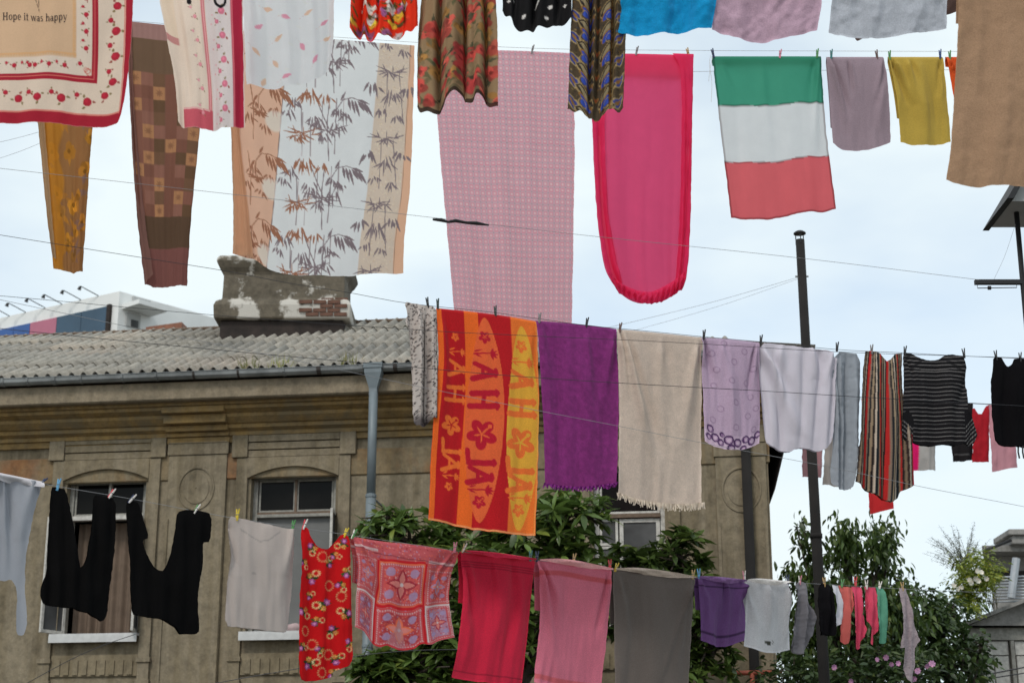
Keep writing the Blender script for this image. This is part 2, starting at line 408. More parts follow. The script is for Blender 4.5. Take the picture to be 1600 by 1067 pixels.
# downpipe with hopper
hu, hz = FL.px(597, 592)
P = FL.px(597, 612)
du = FL.px(596, 800)[0]
mb = MB()
prof = [(.145, gz + .03), (.145, gz - .05), (.13, gz - .06), (.13, gz - .12), (.06, gz - .36), (.06, gz - .47)]
cu = du
vs_ = []
for r, z in prof:
    for (a, b) in ((-r, -r * .7), (r, -r * .7), (r, r * .7), (-r, r * .7)):
        vs_.append(FL.p(cu + a, z, .74 + b))
fs_ = [(i * 4 + k, i * 4 + (k + 1) % 4, i * 4 + 4 + (k + 1) % 4, i * 4 + 4 + k) for i in range(len(prof) - 1) for k in range(4)]
mb.add(vs_, fs_ + [(0, 1, 2, 3)]); mb.build('hopper', M['downpipe'], house)
mb = MB()
mb.tube([FL.p(cu, gz - .42, .74), FL.p(cu, gz - 2.0, .74)], .068, 12)
mb.tube([FL.p(cu, gz - 1.97, .74), FL.p(cu, 0.1, .74)], .076, 12)
mb.build('downpipe', M['downpipe'], house, smooth=True)
for z in (gz - 2.0, gz - 4.2):
    mb = MB(); mb.tube([FL.p(cu, z - .02, .74), FL.p(cu, z + .02, .74)], .084, 12); FL.slab(mb, cu - .012, cu + .012, z - .012, z + .012, 0, .67); mb.build('pipe_clamp', M['downpipe'], house)
# dark pipe and red gas pipe on the side facade
du2 = FR.px(1171, 850)[0]
mb = MB(); mb.tube([FR.p(du2, 0.1, .14), FR.p(du2, E + .1, .14)], .075, 10); mb.build('drain_pipe', M['dark_pipe'], house, smooth=True)
a = FR.px(1112, 1055); b = FR.px(1222, 1053)
mb = MB(); mb.tube([FR.p(a[0], a[1], .33), FR.p(min(b[0], LEN_R + .15), a[1], .33)], .035, 8); mb.tube([FR.p(LEN_R - .35, a[1], .33), FR.p(LEN_R - .35, 0, .33)], .035, 8)
mb.build('gas_pipe', M['red_pipe'], house, smooth=True)

# pilasters, medallions, window surrounds
def pilaster(fc, x0, x1, mat):
    u0, u1, _, _ = fc.rect(x0, 700, x1, 1000)
    ztop = fc.px((x0 + x1) / 2, 712)[1] if fc is FL else fc.px((x0 + x1) / 2, 714)[1]
    mb = MB(); fc.slab(mb, u0, u1, 0, ztop, 0, .055); p = mb.build('pilaster', mat, house, bevel=.008)
    mb = MB(); fc.slab(mb, u0 - .02, u1 + .02, ztop + .003, ztop + .20, 0, .075); mb.build('pilaster_band', mat, house, bevel=.008)
    mb = MB(); fc.slab(mb, u0 + .0, u1 - .0, ztop + .203, E - .043, 0, .09); mb.build('pilaster_block', M['trim'] if fc is FL else mat, house, bevel=.008)
    # cornice breaks forward over the pilaster
    mb = MB()
    for (o, za, zb) in ((.085, E - .04, E + .05), (.125, E + .053, E + .12), (.205, E + .123, E + .22), (.33, E + .223, E + .36), (.445, E + .363, E + .46)):
        fc.slab(mb, u0 - .03, u1 + .03, za, zb, 0, o)
    mb.build('cornice_break', M['ochre'], house, bevel=.01)
    um = (u0 + u1) / 2; zc = ztop - (.53 if fc is FL else .50)
    mb = MB(); ns = 40
    for (ra, rb, oo) in ((.30, .255, .072), (.215, .0, .066)):
        vs_ = []; fs_ = []
        for k in range(ns):
            th = 2 * math.pi * k / ns; c, s_ = math.cos(th), math.sin(th)
            for r, o in ((ra, .05), (ra - .012, oo), (max(rb, 0.001) + .012, oo), (max(rb, .001), .05)):
                vs_.append(fc.p(um + r * c, zc + r * 1.18 * s_, o))
        for k in range(ns):
            for j in range(3):
                k2 = (k + 1) % ns; fs_.append((k * 4 + j, k2 * 4 + j, k2 * 4 + j + 1, k * 4 + j + 1))
        mb.add(vs_, fs_)
    mb.build('medallion', mat, house)
    # raised margins running down the shaft
    for ua in (u0 + .0, u1 - .06):
        mb = MB(); fc.slab(mb, ua + .01, ua + .05, 0, ztop - 1.0, .055, .075); mb.build('pilaster_margin', mat, house)
pilaster(FL, 258, 350, M['wall'])
pilaster(FR, 1122, 1202, M['wall'])
pilaster(FL, -150, -60, M['wall'])

def surround(fc, W, mat, ogee=True):
    u0, u1, z0, z1 = W
    jw = .17
    for ua, ub in ((u0 - .06 - jw, u0 - .05), (u1 + .05, u1 + .06 + jw)):
        mb = MB(); fc.slab(mb, ua, ub, z0 - 1.2, z1 + .22, 0, .06); mb.build('jamb_strip', mat, house, bevel=.006)
        for zz in (z0 - .42, z0 - .75):
            mb = MB(); fc.slab(mb, ua - .02, ub + .02, zz, zz + .07, .0, .085); mb.build('jamb_cap', mat, house, bevel=.006)
    top = z1 + .225
    for ua, ub in ((u0 - .31, u0 - .06), (u1 + .06, u1 + .31)):     # end blocks
        mb = MB(); fc.slab(mb, ua, ub, top + .003, top + .36, 0, .085); mb.build('lintel_block', mat, house, bevel=.008)
    zz = top + .003                                                  # the grooved lintel: three boards
    for k, hh in enumerate((.105, .105, .105)):
        mb = MB(); fc.slab(mb, u0 - .055, u1 + .055, zz, zz + hh, 0, .05 + .012 * k); mb.build('lintel_course', mat, house, bevel=.006)
        zz += hh + .016
    # segmental arch hood: fills the corners of the opening's head
    mb = MB(); ns = 16; um = (u0 + u1) / 2; hw = (u1 - u0) / 2 + .05; rise = .17
    vs_ = []
    for k in range(ns + 1):
        t = -1 + 2 * k / ns; zb = z1 - .10 + rise * (1 - t * t)
        for o in (.07, -.28):
            vs_.append(fc.p(um + hw * t, min(zb, z1 + .19), o)); vs_.append(fc.p(um + hw * t, z1 + .22, o))
    fs_ = []
    for k in range(ns):
        a = k * 4; b = a + 4
        fs_ += [(a, b, b + 1, a + 1), (a + 2, a + 3, b + 3, b + 2), (a, a + 2, b + 2, b)]
    mb.add(vs_, fs_); mb.build('window_arch', mat, house)
    # sill and parapet panel below
    mb = MB(); fc.slab(mb, u0 - .04, u1 + .04, z0 - .62, z0 - .30, 0, .03); mb.build('apron_panel', M['trim'] if mat is M['wall'] else mat, house, bevel=.005)
    n = 9
    for k in range(n):
        ua = u0 + (u1 - u0) * (k + .2) / n
        mb = MB(); fc.slab(mb, ua, ua + (u1 - u0) / n * .6, z0 - .60, z0 - .38, .03, .05); mb.build('apron_flute', M['trim'] if mat is M['wall'] else mat, house, bevel=.005)
surround(FL, W1, M['wall']); surround(FL, W2, M['wall']); surround(FR, W3, M['wall'])

def sash(fc, parent, u0, u1, z0, z1, o, pane, frame, fw=.045, name='sash'):
    mb = MB()
    for a, b, c, d in ((u0, u1, z0, z0 + fw), (u0, u1, z1 - fw, z1), (u0, u0 + fw, z0 + fw, z1 - fw), (u1 - fw, u1, z0 + fw, z1 - fw)):
        fc.slab(mb, a, b, c, d, o - .025, o + .025)
    mb.build(name, frame, parent, bevel=.004)
    mb = MB(); fc.slab(mb, u0 + fw - .004, u1 - fw + .004, z0 + fw - .004, z1 - fw + .004, o - .006, o + .004)
    mb.build('pane', pane, parent)
def window(fc, W, frame):
    u0, u1, z0, z1 = W
    q = fc.p((u0 + u1) / 2, z0)
    wn = bpy.data.objects.new('window', None); COL.objects.link(wn); wn.parent = house
    hl = wloc(house); wn.location = (q[0] - hl[0], q[1] - hl[1], q[2] - hl[2])
    mb = MB()
    for a, b, c, d in ((u0, u0 + .07, z0, z1), (u1 - .07, u1, z0, z1), (u0 + .07, u1 - .07, z1 - .10, z1), (u0 + .07, u1 - .07, z0, z0 + .05)):
        fc.slab(mb, a, b, c, d, -.26, -.14)
    mb.build('frame', frame, wn, bevel=.005)
    return wn
# window one: brown curtain behind, white transom, one sash leaf swung open
wn = window(FL, W1, M['frame_grey']); u0, u1, z0, z1 = W1
zt = FL.px(160, 806)[1]
mb = MB(); FL.slab(mb, u0 + .07, u1 - .07, zt - .035, zt + .035, -.25, -.13); mb.build('transom', M['white_paint'], wn, bevel=.006)
um = (u0 + u1) / 2
sash(FL, wn, u0 + .075, um - .004, zt + .04, z1 - .10, -.20, M['glass'], M['frame_grey'], .03)
sash(FL, wn, um + .004, u1 - .075, zt + .04, z1 - .10, -.20, M['glass'], M['frame_grey'], .03)
mb = MB(); FL.slab(mb, um - .015, um + .015, zt + .036, z1 - .101, -.19, -.155); mb.build('mullion', M['white_paint'], wn)
def open_leaf(fc, parent, u, inward, z0, z1, width, ang, frame, pane):
    ca, sa = math.cos(ang), math.sin(ang)
    def pt(a, z, t):
        return fc.p(u + inward * (a * ca) - t * sa * inward, z, -.14 + a * sa + t * ca)
    fw = .05
    mb = MB()
    def sl(a0, a1, c, d, t0, t1):
        mb.hexa([pt(a0, c, t1), pt(a1, c, t1), pt(a1, c, t0), pt(a0, c, t0), pt(a0, d, t1), pt(a1, d, t1), pt(a1, d, t0), pt(a0, d, t0)])
    for a0, a1, c, d in ((0, width, z0, z0 + fw), (0, width, z1 - fw, z1), (0, fw, z0 + fw, z1 - fw), (width - fw, width, z0 + fw, z1 - fw)):
        sl(a0, a1, c, d, -.02, .02)
    mb.build('open_sash', frame, parent, bevel=.004)
    mb = MB(); 
    sl(fw - .003, width - fw + .003, z0 + fw - .003, z1 - fw + .003, -.004, .004)
    mb.build('pane', pane, parent)
open_leaf(FL, wn, u1 - .06, 1, z0 + .03, zt - .04, .46, math.radians(62), M['white_paint'], M['glass_grey'])
open_leaf(FL, wn, u0 + .06, -1, z0 + .03, zt - .04, .44, math.radians(80), M['white_paint'], M['glass_grey'])
mb = MB(); FL.slab(mb, u0 - .05, u1 + .05, z0 - .02, z0 + .012, -.25, .16); FL.slab(mb, u0 - .05, u1 + .05, z0 - .12, z0 - .02, .145, .165)
mb.build('sill', M['sill'], wn)
def pleated(fc, u0, u1, z0, z1, o, amp, n, name, mat, **kw):
    mb = MB(); ns = 90; vs_ = []
    for i in range(ns + 1):
        t = i / ns; u = u0 + (u1 - u0) * t
        d = amp * math.sin(t * n * 2 * math.pi) + amp * .5 * math.sin(t * n * 4.7 + 1)
        for z, k in ((z1, .5), ((z0 + z1) / 2, 1), (z0, 1.1)): vs_.append(fc.p(u, z, o + d * k))
    mb.add(vs_, [(i * 3 + j, i * 3 + 3 + j, i * 3 + 4 + j, i * 3 + 1 + j) for i in range(ns) for j in range(2)])
    return mb.build(name, mat, None, smooth=True, **kw)
M['curtain'] = simple('brown_curtain', (0.15, 0.105, 0.075), 0.9, var=0.2, scale=5)
pleated(FL, u0 + .08, u1 - .08, z0 + .04, zt - .04, -.42, .035, 7, 'curtain', M['curtain'], label='dull brown pleated curtain inside the window behind the black garments', category='curtain')
# window two: dark upper lights, grey board in the lower half
wn = window(FL, W2, M['frame_grey']); u0, u1, z0, z1 = W2
zt = FL.px(455, 800)[1]; um = (u0 + u1) / 2
mb = MB(); FL.slab(mb, u0 + .07, u1 - .07, zt - .05, zt + .0, -.25, -.12); mb.build('transom', M['frame_grey'], wn, bevel=.006)
mb = MB(); FL.slab(mb, u0 + .07, u1 - .07, zt + .003, zt + .035, -.24, -.14); mb.build('transom_rail', M['brown_wood'], wn)
sash(FL, wn, u0 + .08, um - .012, zt + .04, z1 - .10, -.20, M['glass'], M['frame_grey'], .03)
sash(FL, wn, um + .012, u1 - .08, zt + .04, z1 - .10, -.20, M['glass'], M['frame_grey'], .03)
mb = MB(); FL.slab(mb, um - .018, um + .018, zt + .036, z1 - .101, -.21, -.155); mb.build('mullion', M['brown_wood'], wn)
mb = MB(); FL.slab(mb, u0 + .072, u1 - .072, z0 + .051, zt - .052, -.22, -.20); mb.build('grey_board', M['board'], wn)
open_leaf(FL, wn, u0 + .02, -1, z0 + .03, zt - .02, .50, math.radians(84), M['white_paint'], M['glass_grey'])
mb = MB(); FL.slab(mb, u0 - .05, u1 + .05, z0 - .02, z0 + .012, -.25, .16); FL.slab(mb, u0 - .05, u1 + .05, z0 - .12, z0 - .02, .145, .165)
mb.build('sill', M['sill'], wn)
mb = MB(); q = FL.px(463, 975)
mb.tube([FL.p(q[0] + .12, W2[2] + .07, .03), FL.p(q[0] + .0, W2[2] + .075, .05), FL.p(q[0] - .1, W2[2] + .07, .03)], [.05, .065, .045], 10)
M['cushion'] = simple('pale_pink_cloth', (0.45, 0.33, 0.33), 0.9)
mb.build('rolled_cloth', M['cushion'], None, smooth=True, label='small rolled pale pink cloth lying on the white window sill', category='cloth')
# window three (side facade)
wn = window(FR, W3, M['white_paint']); u0, u1, z0, z1 = W3
zt = FR.px(985, 803)[1]; um = FR.px(966, 850)[0]
mb = MB(); FR.slab(mb, u0 + .07, u1 - .07, zt - .03, zt + .03, -.25, -.10); mb.build('transom', M['brown_wood'], wn)
sash(FR, wn, u0 + .08, u1 - .08, zt + .04, z1 - .10, -.20, M['glass'], M['white_paint'], .035)
sash(FR, wn, um + .01, u1 - .08, z0 + .06, zt - .04, -.17, M['glass_grey'], M['white_paint'], .06)
sash(FR, wn, u0 + .075, um - .01, z0 + .06, zt - .45, -.17, M['glass_grey'], M['white_paint'], .04)
sash(FR, wn, u0 + .075, um - .01, zt - .44, zt - .04, -.17, M['glass_grey'], M['white_paint'], .04)
mb = MB(); FR.slab(mb, u0 - .05, u1 + .05, z0 - .04, z0 + .0, -.25, .14); mb.build('sill', M['sill'], wn)

# ------------------------------------------------------------------ roof of corrugated sheets
PR = math.radians(25.0); RUN = 4.28; RO = .66
eav = offset_path([Ac, Cc, Dc], RO); RZ = E + .93
hipB = Bc + nL * RO - nL * RUN + eL * .3
topA = eav[0] - nL * RUN; RT = RZ + RUN * math.tan(PR)
roof = bpy.data.objects.new('roof', None); COL.objects.link(roof); roof.parent = house
hl = wloc(house); roof.location = (eav[1][0] - hl[0], eav[1][1] - hl[1], RZ)
mb = MB()
back = V2((0.1, 1.0))
q = lambda p, z: (p[0], p[1], z - .05)
mb.add([q(eav[0], RZ), q(eav[1], RZ), q(hipB, RT), q(topA, RT)], [(0, 1, 2, 3)])
eD = eav[2] + V2((0, 2))
mb.add([q(eav[1], RZ), q(eD, RZ), q(hipB, RT)], [(0, 1, 2)])
mb.add([q(topA, RT), q(hipB, RT), q(eD, RZ), q(topA + V2((.6, 5)), RZ)], [(0, 1, 2, 3)])
mb.build('roof_deck', M['deck'], roof)
# one corrugated sheet, local x along the eave, y up the slope
SWD, SLN, WAVES = 1.14, 1.18, 6
def sheet_mesh():
    me = bpy.data.meshes.new('roof_sheet'); vs_ = []; fs_ = []; ns = WAVES * 8 + 3
    for layer in (0, -.011):
        for yy in (0, SLN):
            for i in range(ns + 1):
                x = i / 8 * SWD / WAVES; vs_.append((x, yy, .044 * math.cos(2 * math.pi * i / 8) + layer))
    r = ns + 1
    for i in range(ns):
        fs_.append((i, i + 1, r + i + 1, r + i)); fs_.append((2 * r + i, 3 * r + i, 3 * r + i + 1, 2 * r + i + 1))
        fs_.append((i, 2 * r + i, 2 * r + i + 1, i + 1)); fs_.append((r + i, r + i + 1, 3 * r + i + 1, 3 * r + i))
    me.from_pydata(vs_, [], fs_); me.shade_smooth(); me.materials.append(M['roof'])
    for p in me.polygons:
        if abs(p.normal.y) > .8: p.use_smooth = False
    return me
SM = sheet_mesh()
from mathutils import Matrix
random.seed(11)
def lay(o0, e, nin, length, hip0, hip1):
    """rows of sheets; e runs along the eave from o0, nin horizontally inward; hip0/hip1 = metres lost per row metre at both ends"""
    up = Vector((nin[0] * math.cos(PR), nin[1] * math.cos(PR), math.sin(PR))); ex = Vector((e[0], e[1], 0))
    if ex.cross(up).z < 0: flip = True
    else: flip = False
    ez = ex.cross(up)
    if ez.z < 0: ez = -ez
    slope = RUN / math.cos(PR); rows = 5; exp = slope / rows
    for r in range(rows):
        t = r * exp; off = random.choice((0, 2, 4)) * SWD / WAVES
        a0 = hip0 * (t + exp * .8) * math.cos(PR) + (.6 if t else 0); a1 = length - hip1 * (t + exp) * math.cos(PR)
        k = 0; pw = SWD / WAVES; s = round(a0 / pw) * pw + off
        while s < a1 - .25:
            o = bpy.data.objects.new('roof_sheet', SM); COL.objects.link(o)
            jt = random.uniform(-.02, .02); jz = random.uniform(0, .006) + (.012 if random.random() < .18 else 0)
            pos = Vector((o0[0], o0[1], RZ)) + ex * s + up * (t - .05 + jt) + ez * (.03 + jz + .0)
            tl = .013
            y = (up * 1.0 - ez * (tl / exp)).normalized()       # each row lies on the one below
            pos = pos + ez * tl
            x = ex; z = x.cross(y)
            if z.z < 0: x = -ex; z = x.cross(y); pos = pos + ex * SWD
            Mx = Matrix((x, y, z)).transposed().to_4x4(); Mx.translation = pos
            o.parent = roof; o.matrix_parent_inverse = Matrix.Translation(-wloc(roof)); o.matrix_basis = Mx
            s += SWD
lay(eav[1], eL, -nL, LEN_L + LEN_R, (hipB - eav[1]).dot(eL) / RUN, 0)
mb = MB(); na, nb_ = 300, 12; vs_ = []
for i in range(na + 1):
    s = i / na; a_ = eav[1] * (1 - s) + eD * s; b_ = hipB
    for j in range(nb_ + 1):
        t = j / nb_; p_ = a_ * (1 - t) + b_ * t; vs_.append((p_[0], p_[1], RZ + (RT - RZ) * t + .03 + .03 * math.cos(2 * math.pi * s * np.linalg.norm(eD - eav[1]) / .16) * (1 - t) - .02 * ((t * 5) % 1)))
mb.add(vs_, [(i * (nb_ + 1) + j, (i + 1) * (nb_ + 1) + j, (i + 1) * (nb_ + 1) + j + 1, i * (nb_ + 1) + j + 1) for i in range(na) for j in range(nb_)])
mb.build('side_roof_slope', M['roof'], roof, smooth=True)
mb = MB(); mb.tube([(*hipB, RT + .06), (*topA, RT + .06)], .035, 6); mb.build('ridge_cap', M['brown_wood'], roof)

# chimney: rendered shaft with flaring cap and broken plaster showing brick
CY = hipB[1] - .1
ca, cb = at(352, 470, CY), at(547, 470, CY)
cx, hw, hd = (ca[0] + cb[0]) / 2, (cb[0] - ca[0]) / 2, .62
zb_ = lambda py: at(450, py, CY - hd)[2]
chim = bpy.data.objects.new('chimney', None); COL.objects.link(chim); chim.parent = house
cy0 = CY
chim.location = (cx - hl[0], cy0 - hl[1], RT - .5 - hl[2])
def ringbox(prof, name, mat, jit=0.0):
    mb = MB(); vs_ = []
    for w_, z in prof:
        for (a, b) in ((-1, -1), (1, -1), (1, 1), (-1, 1)):
            vs_.append((cx + a * (hw + w_), cy0 + b * (hd + w_), z))
    n = len(prof)
    fs_ = [(i * 4 + k, i * 4 + (k + 1) % 4, i * 4 + 4 + (k + 1) % 4, i * 4 + 4 + k) for i in range(n - 1) for k in range(4)]
    fs_.append(tuple((n - 1) * 4 + k for k in range(4))); fs_.append((3, 2, 1, 0))
    mb.add(vs_, fs_); return mb.build(name, mat, chim, bevel=.03)
ringbox([(-.03, RT - 1.2), (-.03, zb_(500))], 'chimney_base', M['tar_and_shade'])
ringbox([(.07, zb_(499)), (.085, zb_(478)), (.05, zb_(470)), (-.04, zb_(466)), (-.05, zb_(428)), (-.03, zb_(424)), (.02, zb_(418)), (.07, zb_(409)), (.07, zb_(404)), (.03, zb_(400)), (-.15, zb_(396))], 'chimney_shaft', M['chimney'])
random.seed(3)
BM = bpy.data.meshes.new('brick'); bb = MB(); bb.box(-.11, .11, -.04, .03, -.03, .03); BM.from_pydata(bb.v, [], bb.f); BM.materials.append(M['brick'])
zb0, zb1 = zb_(496), zb_(458)
nrow = int((zb1 - zb0) / .075)
for r in range(nrow):
    zz_ = zb0 + r * .075
    for k in range(5):
        xk = cx + hw + .02 - .11 - k * .245 - (.12 if r % 2 else 0)
        if k >= 1 + (r % 3 == 0) + (r % 4 == 1) + (zz_ < zb_(470)) or xk > cx + hw - .02: continue
        o = link('brick', BM, chim)
        zz = zb0 + r * .075 + .03
        bulge = .062 if zz < zb_(471) else -.05
        o.location = (xk - cx, -hd - bulge - random.uniform(0, .015), zz - (RT - .5)); o.rotation_euler = (0, 0, random.uniform(-.04, .04))
# roof grass in the gutter
random.seed(8)
for (px, py, wh) in ((407, 575, 'farthest from the hopper'), (455, 573, 'midway along the eave'), (562, 572, 'right beside the blue-grey hopper')):
    u = FL.px(px, py)[0]; mb = MB(); c0 = FL.p(u, gz + .02, go - .05)
    for k in range(34):
        a = random.uniform(0, 6.28); ln = random.uniform(.10, .30); le = random.uniform(.02, .16)
        bx, by = c0[0] + random.uniform(-.16, .16), c0[1] + random.uniform(-.04, .1)
        tip = (bx + le * math.cos(a), by + le * math.sin(a), c0[2] + ln)
        mb.add([(bx - .008, by, c0[2]), (bx + .008, by, c0[2]), tip], [(0, 1, 2)])
    o = mb.build('grass_tuft', M['grass'], None, label='tuft of yellow-green weeds growing in the roof gutter, ' + wh, category='weeds', group='weeds in the roof gutter')

# ------------------------------------------------------------------ modern building behind, left
K = at(187, 455, 58.0); kz = K[2]; K = K[:2]
e1 = V2((-1, 0.62)); e1 /= np.linalg.norm(e1); e2 = V2((1, 1.15)); e2 /= np.linalg.norm(e2)
modern = empty('modern_building', (K[0], K[1], 0), label='modern white block with blue and pink wall panels behind the old roof', category='building')
F1, F2 = Face(K, e1, nrm(-e1)), Face(K, e2, nrm(e2))
mb = MB(); A1 = K + e1 * 30; A2 = K + e2 * 9; A3 = A1 + e2 * 9
mb.add([(*A1, 0), (*K, 0), (*A2, 0), (*A3, 0), (*A1, kz), (*K, kz), (*A2, kz), (*A3, kz)], [(0, 1, 5, 4), (1, 2, 6, 5), (2, 3, 7, 6), (3, 0, 4, 7), (4, 5, 6, 7)])
mb.build('wall', M['modern'], modern)
zp = F1.px(168, 480)[1]
us = [F1.px(x, 510)[0] for x in (168, 91, 50, 0)] + [29]
for a, b, mt in ((us[0], us[1], 'panel_teal'), (us[1], us[2], 'panel_pink'), (us[2], us[3], 'panel_blue'), (us[3], us[4], 'panel_blue')):
    n_ = max(1, round((b - a) / 1.1))
    for k in range(n_):
        mb = MB(); F1.slab(mb, a + (b - a) * k / n_ + .01, a + (b - a) * (k + 1) / n_ - .01, zp - 4, zp, .02, .10); mb.build('wall_panel', M[mt], modern)
mb = MB(); F1.slab(mb, us[0] - .18, us[0] - .02, zp - 4, zp + .05, .02, .13); mb.build('panel_edge', M['tar_and_shade'], modern)
k = 0
for x in (15, 40, 70, 96, 125, 152):                        # sign lamps on long arms along the parapet
    u = F1.px(x, 490)[0]
    mb = MB(); p0 = F1.p(u, kz, 0.0); p1 = F1.p(u + 0.40, kz + .29, .48); mb.tube([p0, p1], .017, 6)
    h0 = F1.p(u + .43, kz + .27, .51); h1 = F1.p(u + .45, kz + .17, .53)
    lp = mb.build('lamp_arm', M['black_steel'], modern)
    mb = MB(); mb.tube([p1, h0, h1], [.03, .05, .075], 8); mb.build('lamp_head', M['black_steel'], lp)
# balcony bays on the return wall: grey plates paint their shade
for (x0, y0, x1, y1) in ((206, 467, 234, 482), (196, 490, 218, 512)):
    u0, u1, z0, z1 = F2.rect(x0, y0, x1, y1); mb = MB(); F2.slab(mb, u0, u1, z0, z1, .01, .06); mb.build('recess_shade_plate', M['grey_and_bay_shade'], modern)
    mb = MB(); F2.slab(mb, u0 + .2, u1 - .1, z0, z1 - .25, .061, .09); mb.build('recess_window', M['glass_grey'], modern)
u0, u1, z0, z1 = F2.rect(190, 482, 236, 489); mb = MB(); F2.slab(mb, u0, u1, z0, z1, .01, 1.0); mb.build('balcony_slab', M['modern'], modern)
K2 = at(262, 476, 66.0); k2z = K2[2]
mb = MB(); mb.hexa([(K2[0] - 2.4, K2[1], 0), (K2[0], K2[1], 0), (K2[0] + .5, K2[1] + 9, 0), (K2[0] - 2.4, K2[1] + 9, 0),
                    (K2[0] - 2.4, K2[1], k2z), (K2[0], K2[1], k2z), (K2[0] + .5, K2[1] + 9, k2z), (K2[0] - 2.4, K2[1] + 9, k2z)])
mb.build('stair_tower', M['grey_and_bay_shade'], modern)
q = [at(262, 476, 67), at(348, 499, 73), at(356, 540, 73), at(262, 540, 67)]
mb = MB(); b2 = [(p[0] + 1.5, p[1] + 4, p[2]) for p in q]; q = [tuple(p) for p in q]
q[2] = (q[2][0], q[2][1], 0); q[3] = (q[3][0], q[3][1], 0); b2[2] = (b2[2][0], b2[2][1], 0); b2[3] = (b2[3][0], b2[3][1], 0)
mb.hexa([q[3], q[2], b2[2], b2[3], q[0], q[1], b2[1], b2[0]]); mb.build('white_wing', M['modern'], modern)
q0, q1 = at(228, 511, 44), at(284, 506, 44)
mb = MB(); mb.hexa([(q0[0], 44, q0[2] - 1), (q1[0], 44, q1[2] - 1), (q1[0], 48, q1[2] - 1), (q0[0], 48, q0[2] - 1), (q0[0], 44, q0[2]), (q1[0], 44, q1[2] + .05), (q1[0], 48, q1[2] + .5), (q0[0], 48, q0[2] + .5)])
tr = empty('tiled_roof', (q0[0], 44, 0), label='red-brown roof slope peeping over the ridge below the white block', category='roof')
mb.build('roof_slope', M['terracotta'], tr)
mb = MB(); mb.box(q0[0] + .2, q1[0] - .2, 44.3, 47.8, 0, q0[2] - .8); mb.build('wall', M['concrete'], tr)

# ------------------------------------------------------------------ stove pipe, clothes pole
PY = 22.0
pb = at(1289, 1050, PY); pt = at(1250, 375, PY)
px_ = pt[0]
pipe = empty('stove_pipe', (px_, PY, 0), label='tall dark metal stove pipe with a small round rain cap', category='chimney pipe')
mb = MB(); mb.tube([(pb[0] + (px_ - pb[0]) * 0.0, PY, 0), (px_, PY, pt[2])], [.078, .060], 14); mb.build('flue', M['dark_pipe'], pipe, smooth=True)
for k in range(1, 4):
    zz = pt[2] * k / 4 + .7; xx = pb[0] + (px_ - pb[0]) * zz / pt[2]
    mb = MB(); mb.tube([(xx, PY, zz - .03), (xx, PY, zz + .03)], .079, 14); mb.build('flue_joint', M['dark_pipe'], pipe, smooth=True)
for k in range(3):
    a = 2.1 * k + .5; mb = MB(); q = (px_ + .06 * math.cos(a), PY + .06 * math.sin(a)); mb.tube([(*q, pt[2] - .06), (*q, pt[2] + .10)], .007, 5); mb.build('cap_strut', M['black_steel'], pipe)
mb = MB(); mb.tube([(px_, PY, pt[2] + .085), (px_, PY, pt[2] + .10), (px_, PY, pt[2] + .125), (px_, PY, pt[2] + .14)], [.085, .085, .05, .01], 16); mb.build('rain_cap', M['black_steel'], pipe)
mb = MB(); z1_ = at(1246, 432, PY)[2]; mb.tube([(px_ - .09, PY, z1_), (px_ + .09, PY, z1_)], .012, 6); mb.build('wire_hook', M['zinc'], pipe)

QY = 13.0
qt = at(1588, 330, QY); qx = qt[0]
pole = empty('clothes_pole', (qx, QY, 0), label='thin black steel pole with pulley crossbar and a little gabled hood', category='pole')
mb = MB(); mb.tube([(qx, QY, 0), (qx, QY, qt[2] + .1)], .021, 10); mb.build('upright', M['black_steel'], pole, smooth=True)
q = at(1560, 441, QY); ql = at(1523, 441, QY)
mb = MB(); mb.box(ql[0], qx + .2, QY - .02, QY + .02, q[2] - .018, q[2] + .018); mb.build('crossbar', M['black_steel'], pole)
mb = MB(); mb.tube([(ql[0] + .01, QY - .03, q[2] - .018), (ql[0] + .01, QY - .03, q[2] - .06), (qx - .06, QY - .03, q[2] - .055), (qx - .06, QY - .03, q[2] - .018)], .004, 5); mb.build('pulley_wire', M['black_steel'], pole)
mb = MB(); qc = at(1544, 447, QY); mb.tube([(qc[0] - .012, QY - .03, q[2] - .058), (qc[0] + .012, QY - .03, q[2] - .058)], .016, 10); mb.build('pulley', M['black_steel'], pole)
# hood: two sloping boards on a wedge-shaped gable
gl, gt = at(1566, 332, QY), at(1598, 280, QY)
half = qx + .15 - gl[0]; apx = qx + .15; ap_z = gl[2] + half * 1.45
mb = MB()
v0 = [(gl[0], QY - .25, gl[2]), (apx + half, QY - .25, gl[2]), (apx, QY - .25, ap_z)]
v1 = [(x, QY + .35, z) for x, _, z in v0]
mb.add(v0 + v1, [(0, 1, 2), (5, 4, 3), (0, 3, 4, 1), (1, 4, 5, 2), (2, 5, 3, 0)]); mb.build('hood_gable', M['grey_and_bay_shade'], pole)
for s in (-1, 1):
    mb = MB(); t = .03
    a = (apx + s * (half - .004), gl[2] - .004); b = (apx - s * .002, ap_z + .06)
    nx, nz_ = s * .09, .025
    mb.hexa([(a[0], QY - .33, a[1]), (b[0], QY - .33, b[1]), (b[0], QY + .42, b[1]), (a[0], QY + .42, a[1]),
             (a[0] + nx * .6, QY - .33, a[1] + .0), (b[0], QY - .33, b[1] + .05), (b[0], QY + .42, b[1] + .05), (a[0] + nx * .6, QY + .42, a[1])])
    mb.build('hood_board', M['black_steel'], pole)

